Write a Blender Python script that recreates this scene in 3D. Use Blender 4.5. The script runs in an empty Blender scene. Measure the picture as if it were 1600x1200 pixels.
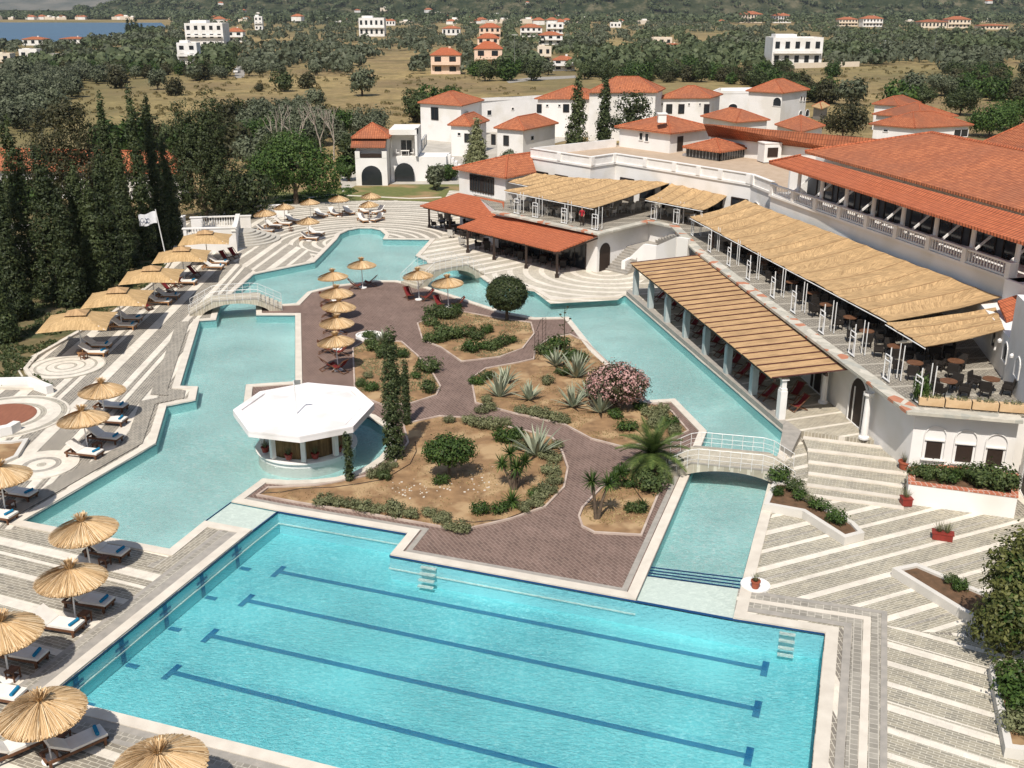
import bpy, bmesh, math, random
import numpy as np
from mathutils import Vector, Matrix, noise
from mathutils.geometry import tessellate_polygon
R = math.radians
rnd = random.Random(7)
SC = bpy.context.scene
COL = SC.collection
# ---------------------------------------------------------------- camera
FPX = 1620.0; PITCH = math.atan(590/FPX); CS, CC = math.sin(PITCH), math.cos(PITCH); HC = 23.0
def U(x, y, z=0.0):
    X = (x-800)/FPX; v = (600-y)/FPX
    t = (HC-z)/(CS-v*CC)
    return Vector((X*t, (CC+v*CS)*t, z))
def UL(pts, z=0.0): return [U(x, y, z) for x, y in pts]
def proj(X, Y, Z):
    d = Y*CC-(Z-HC)*CS; u = Y*CS+(Z-HC)*CC
    return 800+FPX*X/d, 600-FPX*u/d
cam = bpy.data.objects.new('camera', bpy.data.cameras.new('camera')); COL.objects.link(cam)
cam.location = (0, 0, HC); cam.rotation_euler = (math.pi/2-PITCH, 0, 0)
cam.data.sensor_width = 36; cam.data.lens = 36*FPX/1600; cam.data.clip_start = .5; cam.data.clip_end = 40000
SC.camera = cam
# ---------------------------------------------------------------- scene graph helpers
def tag(o, label=None, cat=None, group=None, kind=None):
    if label: o['label'] = label
    if cat: o['category'] = cat
    if group: o['group'] = group
    if kind: o['kind'] = kind
    return o
def empty(name, loc, label=None, cat=None, group=None, rz=0):
    o = bpy.data.objects.new(name, None); COL.objects.link(o); o.empty_display_size = .3
    o.location = loc; o.rotation_euler = (0, 0, rz)
    return tag(o, label, cat, group)
def copy_tree(o, parent=None):
    c = o.copy(); COL.objects.link(c); c.parent = parent
    for ch in KIDS.get(o.name, []):
        copy_tree(ch, c)
    return c
KIDS = {}
def place(o, loc, rz=0, label=None, scale=None, used=set()):
    """first call moves the prototype itself, later calls copy it with its parts"""
    r = o
    if o.name in used: r = copy_tree(o)
    used.add(o.name)
    r.location = loc; r.rotation_euler = (0, 0, rz)
    if scale: r.scale = scale if hasattr(scale, '__len__') else (scale,)*3
    if label: r['label'] = label
    return r
class MB:
    def __init__(s): s.v = []; s.f = []; s.m = []; s.cm = 0
    def add(s, vs, fs):
        b = len(s.v); s.v.extend([tuple(p) for p in vs]); s.f.extend([tuple(i+b for i in f) for f in fs]); s.m.extend([s.cm]*len(fs))
    def face(s, vs): s.add(vs, [range(len(vs))])
    def box(s, c, d, rz=0, tilt=None):
        hx, hy, hz = d[0]/2, d[1]/2, d[2]/2
        P = [Vector((x*hx, y*hy, z*hz)) for z in (-1, 1) for y in (-1, 1) for x in (-1, 1)]
        M = Matrix.Rotation(rz, 3, 'Z')
        if tilt is not None: M = M @ Matrix.Rotation(tilt[1], 3, tilt[0])
        P = [M @ p+Vector(c) for p in P]
        s.add(P, [(0, 2, 3, 1), (4, 5, 7, 6), (0, 1, 5, 4), (2, 6, 7, 3), (0, 4, 6, 2), (1, 3, 7, 5)])
    def beam(s, a, b, w, h=None, up=Vector((0, 0, 1))):
        a = Vector(a); b = Vector(b); h = h or w; d = (b-a)
        if d.length < 1e-6: return
        d.normalize(); up = Vector((1, 0, 0)) if abs(d.z) > .98 else up
        sx = d.cross(up).normalized()*w/2; sz = sx.cross(d).normalized()*h/2
        P = [q+i*sx+j*sz for q in (a, b) for j in (-1, 1) for i in (-1, 1)]
        s.add(P, [(0, 1, 3, 2), (4, 6, 7, 5), (0, 4, 5, 1), (2, 3, 7, 6), (0, 2, 6, 4), (1, 5, 7, 3)])
    def tube(s, pts, r, n=6, cap=True):
        pts = [Vector(p) for p in pts]; rs = r if hasattr(r, '__len__') else [r]*len(pts)
        vs = []; fs = []
        for i, p in enumerate(pts):
            d = (pts[min(i+1, len(pts)-1)]-pts[max(i-1, 0)]).normalized()
            a = Vector((1, 0, 0)) if abs(d.z) > .7 else Vector((0, 0, 1))
            x = d.cross(a).normalized(); y = d.cross(x)
            for k in range(n):
                t = 2*math.pi*k/n; vs.append(p+rs[i]*(math.cos(t)*x+math.sin(t)*y))
        for i in range(len(pts)-1):
            for k in range(n):
                q = (k+1) % n; fs.append((i*n+k, i*n+q, (i+1)*n+q, (i+1)*n+k))
        if cap: fs.append(tuple(range(n-1, -1, -1))); fs.append(tuple(range((len(pts)-1)*n, len(pts)*n)))
        s.add(vs, fs)
    def lathe(s, prof, n=16, c=(0, 0, 0)):
        vs = []; fs = []; m = len(prof)
        for k in range(n):
            t = 2*math.pi*k/n
            for r, z in prof: vs.append((c[0]+r*math.cos(t), c[1]+r*math.sin(t), c[2]+z))
        for k in range(n):
            q = (k+1) % n
            for i in range(m-1): fs.append((k*m+i, q*m+i, q*m+i+1, k*m+i+1))
        s.add(vs, fs)
    def prism(s, poly, z0, z1, bottom=True):
        n = len(poly); P = [(p[0], p[1], z0) for p in poly]+[(p[0], p[1], z1) for p in poly]
        ar = sum(poly[i][0]*poly[(i+1) % n][1]-poly[(i+1) % n][0]*poly[i][1] for i in range(n))
        tris = tessellate_polygon([[Vector((p[0], p[1], 0)) for p in poly]])
        fs = []
        for t in tris:
            a, b, c = [Vector(P[i]) for i in t]
            t = tuple(t)
            if (b-a).cross(c-a).z < 0: t = t[::-1]
            fs.append(tuple(i+n for i in t))
            if bottom: fs.append(t[::-1])
        for i in range(n):
            j = (i+1) % n; q = (i, j, j+n, i+n)
            fs.append(q if ar > 0 else q[::-1])
        s.add(P, fs)
    def flat(s, loops, z):
        """flat polygon with holes; loops of points"""
        L = [[Vector((p[0], p[1], 0)) for p in l] for l in loops]
        al = [p for l in L for p in l]
        fs = []
        for t in tessellate_polygon(L):
            a, b, c = [al[i] for i in t]
            k = (b-a).cross(c-a).z
            if abs(k) < 1e-9: continue
            fs.append(tuple(t) if k > 0 else tuple(t)[::-1])
        s.add([(p.x, p.y, z if not callable(z) else z(p)) for p in al], fs)
    def slab(s, faces, th=.15):
        """roof: upper faces given as 3D loops, thickness downwards"""
        key = {}; V = []
        def idx(p):
            k = (round(p[0], 3), round(p[1], 3), round(p[2], 3))
            if k not in key: key[k] = len(V); V.append(Vector(p))
            return key[k]
        F = []
        for f in faces:
            q = [idx(p) for p in f]
            nrm = Vector((0, 0, 0))
            for i in range(len(q)):
                a, b = V[q[i]], V[q[(i+1) % len(q)]]; nrm += a.cross(b)
            if nrm.z < 0: q = q[::-1]
            F.append(q)
        n = len(V); W = V+[v-Vector((0, 0, th)) for v in V]
        E = {}
        for q in F:
            for i in range(len(q)): E[(q[i], q[(i+1) % len(q)])] = 1
        fs = [tuple(q) for q in F]+[tuple(i+n for i in q[::-1]) for q in F]
        for a, b in list(E):
            if (b, a) not in E: fs.append((a+n, b+n, b, a))
        s.add(W, fs)
    def build(s, name, mat, parent=None, smooth=False, world=True, label=None, sub=0, uv=True):
        me = bpy.data.meshes.new(name)
        off = Vector((0, 0, 0))
        me.from_pydata(s.v, [], s.f)
        for m in (mat if isinstance(mat, (list, tuple)) else [mat]): me.materials.append(m)
        if isinstance(mat, (list, tuple)): me.polygons.foreach_set('material_index', s.m)
        if smooth: me.polygons.foreach_set('use_smooth', [True]*len(me.polygons))
        if uv and len(s.f) < 60000:
            ul = me.uv_layers.new(name='uv'); uvs = np.zeros((len(me.loops), 2), dtype=np.float32)
            for p in me.polygons:
                n = p.normal
                if abs(n.z) > .9995: ax = Vector((1, 0, 0))
                else: ax = Vector((0, 0, 1)).cross(n).normalized()
                ay = n.cross(ax)
                for li in p.loop_indices:
                    co = me.vertices[me.loops[li].vertex_index].co
                    uvs[li] = (co.dot(ax), co.dot(ay))
            ul.data.foreach_set('uv', uvs.ravel())
        o = bpy.data.objects.new(name, me); COL.objects.link(o)
        if label: o['label'] = label
        if parent is not None:
            o.parent = parent; KIDS.setdefault(parent.name, []).append(o)
            if world:
                r = parent; L = Vector((0, 0, 0))
                while r is not None: L += r.location; r = r.parent
                o.location = -L
        return o
def part(name, mb, mat, parent, **k): return mb.build(name, mat, parent, **k)
def local(name, mb, mat, parent, **k): return mb.build(name, mat, parent, world=False, **k)
# ---------------------------------------------------------------- materials
MATS = {}
class NT:
    def __init__(s, name):
        s.mat = bpy.data.materials.new(name); s.mat.use_nodes = True; s.t = s.mat.node_tree
        s.b = s.t.nodes['Principled BSDF']; s.o = s.t.nodes['Material Output']
    def n(s, typ, **k):
        x = s.t.nodes.new(typ)
        for a, b in k.items(): setattr(x, a, b)
        return x
    def l(s, a, b): s.t.links.new(a, b)
    def val(s, x, inp, v):
        if hasattr(v, 'is_output'): s.l(v, x.inputs[inp])
        else: x.inputs[inp].default_value = v
    def math(s, op, a, b=0.0, c=None):
        x = s.n('ShaderNodeMath', operation=op); s.val(x, 0, a); s.val(x, 1, b)
        if c is not None: s.val(x, 2, c)
        return x.outputs[0]
    def coord(s, kind='Object'): return s.n('ShaderNodeTexCoord').outputs[kind]
    def map(s, v, scale=(1, 1, 1), rot=(0, 0, 0), loc=(0, 0, 0)):
        x = s.n('ShaderNodeMapping'); s.l(v, x.inputs[0]); x.inputs['Scale'].default_value = scale
        x.inputs['Rotation'].default_value = rot; x.inputs['Location'].default_value = loc; return x.outputs[0]
    def noise(s, v, scale, detail=3, rough=.5, dist=0):
        x = s.n('ShaderNodeTexNoise'); s.l(v, x.inputs['Vector']) if v is not None else None
        x.inputs['Scale'].default_value = scale; x.inputs['Detail'].default_value = detail; x.inputs['Roughness'].default_value = rough
        x.inputs['Distortion'].default_value = dist; return x.outputs[0]
    def ramp(s, v, stops, interp='LINEAR'):
        x = s.n('ShaderNodeValToRGB'); s.l(v, x.inputs[0]); r = x.color_ramp; r.interpolation = interp
        while len(r.elements) < len(stops): r.elements.new(.5)
        for e, (p, c) in zip(r.elements, stops): e.position = p; e.color = (*c[:3], 1) if hasattr(c, '__len__') else (c, c, c, 1)
        return x.outputs[0]
    def mix(s, f, a, b, mode='MIX'):
        x = s.n('ShaderNodeMix', data_type='RGBA', blend_type=mode)
        s.val(x, 0, f)
        for i, q in ((6, a), (7, b)):
            if hasattr(q, 'is_output'): s.l(q, x.inputs[i])
            else: x.inputs[i].default_value = (*q[:3], 1)
        return x.outputs[2]
    def bump(s, h, st=.3, dist=.02):
        x = s.n('ShaderNodeBump'); s.l(h, x.inputs['Height']); x.inputs['Strength'].default_value = st; x.inputs['Distance'].default_value = dist
        s.l(x.outputs[0], s.b.inputs['Normal']); return x.outputs[0]
    def fin(s, col, rough=.8, spec=.3):
        if hasattr(col, 'is_output'): s.l(col, s.b.inputs['Base Color'])
        else: s.b.inputs['Base Color'].default_value = (*col[:3], 1)
        s.val(s.b, 'Roughness', rough); s.b.inputs['Specular IOR Level'].default_value = spec
        return s.mat
def mat_noise(name, c1, c2, scale=3, rough=.8, bump=.2, bd=.01, island=0, spec=.3, detail=4, c3=None, s3=.3, kind='Object', stretch=(1, 1, 1)):
    t = NT(name); v = t.map(t.coord(kind), scale=stretch); n = t.noise(v, scale, detail)
    col = t.mix(t.ramp(n, [(.3, 0), (.7, 1)]), c1, c2)
    if c3 is not None:
        col = t.mix(t.ramp(t.noise(v, s3, 3), [(.5, 0), (.62, 1)]), col, c3)
    if island:
        ri = t.n('ShaderNodeNewGeometry').outputs['Random Per Island']
        k = t.math('MULTIPLY_ADD', ri, 2*island, 1-island)
        cc = t.n('ShaderNodeCombineColor'); [t.l(k, cc.inputs[i]) for i in range(3)]
        col = t.mix(1.0, col, cc.outputs[0], 'MULTIPLY')
    if bump: t.bump(n, bump, bd)
    return t.fin(col, rough, spec)
def plain(name, c, rough=.7, spec=.3, metal=0):
    t = NT(name); t.b.inputs['Metallic'].default_value = metal
    v = t.coord('Object'); n = t.noise(v, 2.5, 4)
    col = t.mix(t.ramp(n, [(.35, 0), (.75, 1)]), c, tuple(x*.86 for x in c))
    return t.fin(col, rough, spec)
WALL = mat_noise('white_wall', (.80, .77, .74), (.74, .715, .68), .6, .9, .12, .01, c3=(.70, .665, .61), s3=.25, detail=7)
WALL2 = mat_noise('cream_wall', (.72, .62, .50), (.66, .56, .44), .8, .9, .1)
PEACH = mat_noise('peach_wall', (.76, .58, .45), (.70, .50, .37), .8, .9, .1)
TRIM = mat_noise('white_trim', (.80, .775, .745), (.72, .69, .65), 1.5, .75, .08)
GLASS = plain('dark_glass', (.02, .024, .028), .12, .5)
DARK = plain('dark_wood', (.035, .022, .016), .6)
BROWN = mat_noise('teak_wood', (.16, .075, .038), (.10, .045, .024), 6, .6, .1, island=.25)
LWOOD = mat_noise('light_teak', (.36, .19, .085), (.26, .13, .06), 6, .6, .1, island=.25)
METAL = plain('white_metal', (.75, .74, .72), .4, .5)
GREYM = plain('grey_metal', (.32, .32, .31), .4, .5, .6)
TERRA = mat_noise('terracotta', (.36, .10, .05), (.28, .07, .035), 5, .7, .1)
REDP = mat_noise('red_plastic', (.26, .035, .025), (.20, .03, .022), 5, .5, .05)
SOIL = mat_noise('bed_soil', (.33, .20, .10), (.185, .11, .056), 1.4, .95, .7, .05, detail=10, c3=(.40, .27, .145), s3=.6)
def tile_mat(name, c1, c2, c3, pit=.3, row=.38, weather=.5):
    t = NT(name); uv = t.n('ShaderNodeUVMap').outputs[0]
    sp = t.n('ShaderNodeSeparateXYZ'); t.l(uv, sp.inputs[0])
    u = t.math('FRACT', t.math('DIVIDE', sp.outputs[0], pit)); w = t.math('FRACT', t.math('DIVIDE', sp.outputs[1], row))
    hump = t.math('SINE', t.math('MULTIPLY', u, math.pi))
    h = t.math('ADD', t.math('MULTIPLY', hump, .06), t.math('MULTIPLY', t.math('SUBTRACT', 1.0, w), .03))
    br = t.n('ShaderNodeTexBrick'); br.offset = 0; t.l(uv, br.inputs[0]); br.inputs['Scale'].default_value = 1
    br.inputs['Brick Width'].default_value = pit; br.inputs['Row Height'].default_value = row; br.inputs['Mortar Size'].default_value = .018
    br.inputs['Color1'].default_value = (*c1, 1); br.inputs['Color2'].default_value = (*c2, 1); br.inputs['Mortar'].default_value = (*[x*.45 for x in c2], 1)
    ob = t.coord('Object')
    col = t.mix(t.math('MULTIPLY', t.ramp(t.noise(ob, .22, 5, .6), [(.45, 0), (.62, 1)]), weather), br.outputs[0], c3)
    col = t.mix(.5, col, t.mix(t.noise(ob, 3, 4), (.55, .55, .55), (1.25, 1.25, 1.25)), 'MULTIPLY')
    x = t.n('ShaderNodeBump'); t.l(h, x.inputs['Height']); x.inputs['Strength'].default_value = .9; x.inputs['Distance'].default_value = 1.0
    t.l(x.outputs[0], t.b.inputs['Normal'])
    return t.fin(col, .85, .2)
TILE = tile_mat('roof_tiles', (.53, .185, .085), (.38, .125, .06), (.28, .11, .065))
TILEN = tile_mat('new_roof_tiles', (.50, .15, .068), (.42, .12, .055), (.36, .12, .065), weather=.25)
TILEO = tile_mat('old_roof_tiles', (.44, .15, .07), (.36, .115, .055), (.24, .095, .055), weather=.9)
def straw_mat(name, ca, cb, pit=.03, seam=None, uvk=True, ax=0):
    t = NT(name); uv = t.n('ShaderNodeUVMap').outputs[0] if uvk else t.coord('Object')
    st = t.map(uv, scale=(8, .5, 1) if ax == 0 else (.5, 8, 1)); n = t.noise(st, 1.0, 6, .8)
    n2 = t.noise(t.map(uv, scale=(.9, .9, 1)), 1, 4)
    col = t.mix(t.ramp(n, [(.38, 0), (.62, 1)]), ca, tuple(x*.72 for x in cb))
    col = t.mix(.7, col, t.mix(t.ramp(n2, [(.3, 0), (.7, 1)]), (.72, .70, .66), (1.15, 1.12, 1.05)), 'MULTIPLY')
    t.bump(n, .5, .02)
    return t.fin(col, .95, .1)
STRAW = straw_mat('reed_matting', (.60, .41, .22), (.42, .275, .145))
STRAW2 = straw_mat('pergola_reed', (.58, .385, .21), (.47, .295, .155))
t = NT('umbrella_straw')
ri = t.n('ShaderNodeNewGeometry').outputs['Random Per Island']
THATCH = t.fin(t.ramp(ri, [(0, (.20, .12, .055)), (.18, (.40, .25, .12)), (.4, (.55, .36, .18)), (.75, (.64, .44, .24)), (1, (.76, .62, .42))]), .9, .1)
CUSH = plain('cream_cushion', (.78, .74, .68), .9, .1)
TOWEL = plain('blue_towel', (.02, .20, .36), .9, .1)
MAROON = plain('maroon_canvas', (.16, .02, .022), .9, .1)
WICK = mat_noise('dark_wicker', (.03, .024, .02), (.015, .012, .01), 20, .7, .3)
# ---------------------------------------------------------------- leaf materials
def leaf_mat(name, dark, mid, light, trans=.25):
    t = NT(name); ri = t.n('ShaderNodeNewGeometry').outputs['Random Per Island']
    n = t.noise(t.coord('Object'), 1.1, 2)
    k = t.math('ADD', t.math('MULTIPLY', ri, .55), t.math('MULTIPLY', n, .5))
    col = t.ramp(k, [(.15, dark), (.5, mid), (.9, light)])
    oi = t.n('ShaderNodeObjectInfo').outputs['Random']
    kk = t.math('MULTIPLY_ADD', oi, .4, .8)
    cc = t.n('ShaderNodeCombineColor'); [t.l(kk, cc.inputs[i]) for i in range(3)]
    col = t.mix(1.0, col, cc.outputs[0], 'MULTIPLY')
    t.fin(col, .55, .25)
    tr = t.n('ShaderNodeBsdfTranslucent'); t.l(col, tr.inputs[0]); mx = t.n('ShaderNodeMixShader'); mx.inputs[0].default_value = trans
    t.l(t.b.outputs[0], mx.inputs[1]); t.l(tr.outputs[0], mx.inputs[2]); t.l(mx.outputs[0], t.o.inputs[0])
    return t.mat
LCYP = leaf_mat('cypress_foliage', (.020, .031, .012), (.042, .060, .021), (.10, .118, .042))
LOLV = leaf_mat('olive_foliage', (.055, .066, .034), (.105, .120, .068), (.19, .205, .13))
LGRN = leaf_mat('green_foliage', (.022, .042, .010), (.045, .085, .018), (.10, .15, .032))
LPINE = leaf_mat('pine_foliage', (.028, .040, .015), (.056, .075, .026), (.11, .13, .048))
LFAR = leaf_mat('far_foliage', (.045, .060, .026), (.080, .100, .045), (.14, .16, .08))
LDRK = leaf_mat('dull_foliage', (.035, .035, .014), (.058, .058, .024), (.10, .09, .042))
LSIL = leaf_mat('sage_foliage', (.10, .11, .05), (.17, .18, .085), (.26, .26, .14))
LPLM = leaf_mat('palm_foliage', (.035, .06, .014), (.08, .12, .03), (.17, .21, .06))
LAGV = leaf_mat('agave_foliage', (.16, .19, .13), (.30, .33, .23), (.46, .47, .34))
LPNK = leaf_mat('pink_blossom', (.36, .17, .16), (.55, .32, .29), (.72, .50, .44))
LBRN = leaf_mat('glossy_foliage', (.035, .045, .012), (.085, .095, .026), (.19, .19, .06))
LSHR = leaf_mat('shrub_foliage', (.03, .05, .015), (.065, .095, .028), (.14, .17, .06))
BARK = mat_noise('bark', (.13, .095, .065), (.07, .05, .035), 6, .95, .6, .03)
BARE = mat_noise('bare_wood', (.42, .36, .30), (.30, .25, .20), 6, .9, .3, .02)
# ================================================================ SETTING
def offset_loop(L, d, closed=True):
    """offset a polyline to its left by d (miter)"""
    n = len(L); out = []
    for i in range(n):
        if closed or 0 < i < n-1: a, b, c = L[i-1], L[i], L[(i+1) % n]
        elif i == 0: a, b, c = L[0]-(L[1]-L[0]), L[0], L[1]
        else: a, b, c = L[i-1], L[i], L[i]+(L[i]-L[i-1])
        u = Vector((b[0]-a[0], b[1]-a[1])).normalized(); v = Vector((c[0]-b[0], c[1]-b[1])).normalized()
        n1 = Vector((-u.y, u.x)); n2 = Vector((-v.y, v.x)); m = n1+n2
        if m.length < .2: m = n1
        m = m.normalized(); k = d/max(.35, m.dot(n1))
        out.append(Vector((b[0]+m.x*k, b[1]+m.y*k, b[2] if len(b) > 2 else 0)))
    return out
def area(L): return sum(L[i][0]*L[(i+1) % len(L)][1]-L[(i+1) % len(L)][0]*L[i][1] for i in range(len(L)))
def ring(mb, L, d0, d1, z0, z1, closed=True):
    """flat strip between two offsets of a loop, with side faces down to z0"""
    A = offset_loop(L, d0, closed); B = offset_loop(L, d1, closed); n = len(L)
    for i in range(n if closed else n-1):
        j = (i+1) % n
        a, b, c, d = [Vector((p[0], p[1], z1)) for p in (A[i], A[j], B[j], B[i])]
        f = [a, b, c, d]
        if (b-a).cross(d-a).z < 0: f = f[::-1]
        mb.face(f)
        for p, q in ((A[i], A[j]), (B[j], B[i])):
            mb.face([(p[0], p[1], z0), (q[0], q[1], z0), (q[0], q[1], z1), (p[0], p[1], z1)])
def sheet(name, px, mat, z, kind='structure', label=None, z_at=0):
    mb = MB(); mb.flat([UL(px, z_at)], z); return tag(mb.build(name, mat), kind=kind)
# --- materials of the paving
def deck_mat(name, d, seq, center=None, stone=((.40, .37, .31), (.27, .255, .23)), white=(.70, .655, .59), off=0., bw=.42, bh=.16, grey=(.25, .235, .215)):
    """bands laid along direction d (or round center); seq = widths in metres of 's' stone, 'w' white, 'g' dark bands"""
    t = NT(name); P = t.coord('Object')
    if center is None:
        d = Vector((d[0], d[1], 0)).normalized(); pr = Vector((-d.y, d.x, 0))
        def dot(v):
            x = t.n('ShaderNodeVectorMath', operation='DOT_PRODUCT'); t.l(P, x.inputs[0]); x.inputs[1].default_value = v; return x.outputs['Value']
        a = dot(d); u = dot(pr)
    else:
        x = t.n('ShaderNodeVectorMath', operation='SUBTRACT'); t.l(P, x.inputs[0]); x.inputs[1].default_value = (center[0], center[1], 0)
        sx = t.n('ShaderNodeSeparateXYZ'); t.l(x.outputs[0], sx.inputs[0])
        u = t.math('SQRT', t.math('ADD', t.math('POWER', sx.outputs[0], 2), t.math('POWER', sx.outputs[1], 2)))
        a = t.math('MULTIPLY', t.math('ARCTAN2', sx.outputs[1], sx.outputs[0]), center[2] if len(center) > 2 else 8.)
    tot = sum(w for w, c in seq); st = []; q = 0
    for w, c in seq: st.append((q/tot, {'s': (1, 0, 0), 'g': (0, 1, 0), 'w': (0, 0, 0)}[c])); q += w
    f = t.math('FRACT', t.math('DIVIDE', t.math('ADD', u, off), tot))
    rp = t.ramp(f, st, 'CONSTANT'); sc = t.n('ShaderNodeSeparateColor'); t.l(rp, sc.inputs[0])
    cv = t.n('ShaderNodeCombineXYZ'); t.l(a, cv.inputs[0]); t.l(u, cv.inputs[1])
    def brick(w, h, c1, c2, m, ms=.012):
        b = t.n('ShaderNodeTexBrick'); t.l(cv.outputs[0], b.inputs[0]); b.inputs['Scale'].default_value = 1
        b.inputs['Brick Width'].default_value = w; b.inputs['Row Height'].default_value = h; b.inputs['Mortar Size'].default_value = ms
        for k, c in (('Color1', c1), ('Color2', c2), ('Mortar', m)): b.inputs[k].default_value = (*c, 1)
        return b
    s = brick(bw, bh, stone[0], stone[1], (.56, .53, .46)); g = brick(.26, .30, grey, tuple(x*1.35 for x in grey), (.50, .47, .42), .014)
    w = brick(.5, .3, white, tuple(x*.93 for x in white), tuple(x*.80 for x in white), .006)
    n1 = t.noise(P, 2.2, 6, .65); n2 = t.noise(P, .35, 4)
    col = t.mix(sc.outputs[0], w.outputs[0], s.outputs[0]); col = t.mix(sc.outputs[1], col, g.outputs[0])
    col = t.mix(.8, col, t.ramp(n1, [(.25, (.80, .78, .75)), (.7, (1.14, 1.12, 1.06))]), 'MULTIPLY')
    col = t.mix(.6, col, t.ramp(n2, [(.3, (.84, .82, .79)), (.65, (1.08, 1.07, 1.04))]), 'MULTIPLY')
    t.bump(n1, .15, .01)
    return t.fin(col, .85, .2)
def vdir(a, b): return (U(*b)-U(*a)).to_2d()
GRN = ((.36, .33, .265), (.25, .235, .20)); GRY = ((.27, .245, .215), (.185, .17, .155))
M_left = deck_mat('paving_left', vdir((205, 590), (345, 440)), [(.75, 'w'), (1.0, 's'), (.3, 'w'), (.35, 's'), (.5, 'w'), (1.25, 's')], stone=GRY, off=.4)
M_bl = deck_mat('paving_front_left', vdir((0, 835), (190, 880)), [(.55, 'w'), (1.35, 's'), (.35, 'w'), (.9, 's'), (.2, 'w'), (.45, 's')], stone=((.33, .30, .25), (.225, .205, .175)), off=.3)
M_rt = deck_mat('paving_right', vdir((1355, 985), (1560, 1042)), [(.32, 'w'), (.9, 's'), (.38, 'w'), (.10, 's'), (.08, 'w'), (.85, 's'), (.3, 'w'), (1.0, 's')], stone=GRN, bw=.38, bh=.13, off=.2)
M_diag = deck_mat('paving_diagonal', vdir((1222, 942), (1375, 900)), [(.34, 'w'), (.95, 's'), (.26, 'w'), (.45, 's'), (.12, 'g'), (.5, 's')], stone=GRN, bw=.38, bh=.13)
M_step = deck_mat('paving_steps', vdir((1255, 690), (1410, 712)), [(1.0, 's')], stone=GRN, bw=.34, bh=.11)
M_perg = deck_mat('paving_pergola', vdir((1250, 640), (1400, 618)), [(.22, 'w'), (1.35, 's')], stone=((.40, .36, .29), (.29, .265, .22)), bw=.34, bh=.12)
CPL = U(948, 424)
M_plz = deck_mat('paving_plaza', (1, 0), [(.5, 'w'), (.95, 's')], center=(CPL.x, CPL.y, 9.), stone=((.52, .48, .41), (.42, .385, .33)))
CTP = U(563, 378)
M_top = deck_mat('paving_pool_head', (1, 0), [(.5, 'w'), (.9, 's'), (.35, 'w'), (.6, 's')], center=(CTP.x, CTP.y, 9.), stone=((.34, .31, .27), (.26, .24, .21)), off=.2)
M_ut = deck_mat('paving_upper', vdir((696, 394), (771, 381)), [(.8, 'w'), (1.0, 's'), (.4, 'w'), (.9, 's')], stone=((.46, .42, .35), (.36, .33, .28)))
M_ul = deck_mat('paving_upper_left', vdir((405, 432), (480, 375)), [(.7, 'w'), (1.0, 's'), (.4, 'w'), (.7, 's')], stone=((.34, .31, .27), (.26, .235, .21)))
M_bord = deck_mat('paving_border', vdir((307, 900), (396, 829)), [(.34, 'g')], grey=(.25, .235, .21))
M_bord2 = deck_mat('paving_corner', vdir((307, 900), (396, 829)), [(.9, 's'), (.34, 'g')], stone=((.34, .31, .26), (.24, .22, .19)))
M_bordb = deck_mat('paving_border_front', vdir((145, 1106), (400, 1170)), [(.34, 'g')], grey=(.25, .235, .21))
M_bordr = deck_mat('paving_border_right', vdir((1289, 990), (1272, 1200)), [(.34, 'g')], grey=(.25, .235, .21))
COPE = mat_noise('coping_stone', (.66, .60, .51), (.56, .50, .42), 1.5, .8, .1, island=.05)
COPE2 = mat_noise('grey_kerb_stone', (.38, .345, .30), (.28, .26, .23), 2.5, .85, .2, .01, detail=6)
t = NT('brown_pavers'); P = t.coord('Object')
db = vdir((600, 540), (640, 600))
mp = t.map(P, rot=(0, 0, R(62)))
b = t.n('ShaderNodeTexBrick'); t.l(mp, b.inputs[0]); b.inputs['Scale'].default_value = 1; b.inputs['Brick Width'].default_value = .45; b.inputs['Row Height'].default_value = .17
b.inputs['Mortar Size'].default_value = .011
for k, c in (('Color1', (.175, .118, .098)), ('Color2', (.13, .088, .073)), ('Mortar', (.30, .225, .185))): b.inputs[k].default_value = (*c, 1)
n1 = t.noise(P, .5, 6, .6); n2 = t.noise(P, 3, 5)
c = t.mix(.75, b.outputs[0], t.ramp(n1, [(.3, (.86, .84, .82)), (.72, (1.28, 1.27, 1.25))]), 'MULTIPLY')
c = t.mix(t.math('MULTIPLY', t.ramp(t.noise(P, .9, 9, .72), [(.60, 0), (.76, 1)]), .38), c, (.42, .35, .30))
t.bump(n2, .2, .01); BROWNP = t.fin(c, .85, .2)
# --- outlines, measured on the pool plane
W_px = [(76, 1088), (395, 829), (320, 815), (265, 859), (37, 815), (244, 694), (261, 635), (306, 626), (310, 605), (282, 604), (312, 502), (338, 500), (345, 475),
        (397, 429), (492, 410), (527, 374), (532, 366), (545, 360), (562, 357), (580, 357), (594, 360), (602, 367), (598, 374), (672, 375), (649, 400), (667, 408),
        (667, 411), (705, 418), (748, 431), (765, 444), (832, 452), (860, 470), (965, 465), (977, 462), (1222, 675), (1217, 705), (1205, 738), (1162, 897), (1145, 967), (1289, 990), (1250, 1382)]
I_px = [(361, 785), (434, 799), (637, 834), (609, 868), (994, 939), (1083, 732), (1105, 675), (1055, 624), (1006, 627), (995, 605), (932, 550), (889, 496), (835, 497),
        (785, 487), (665, 448), (620, 439), (585, 439), (520, 447), (480, 457), (462, 475), (400, 478), (400, 493), (461, 493), (461, 597), (384, 602), (380, 632),
        (420, 655), (500, 640), (560, 648), (577, 653), (600, 668), (607, 685), (605, 700), (592, 716), (575, 728), (550, 740), (525, 747), (490, 751), (450, 752), (410, 749)]
W = UL(W_px); I = UL(I_px)
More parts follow.
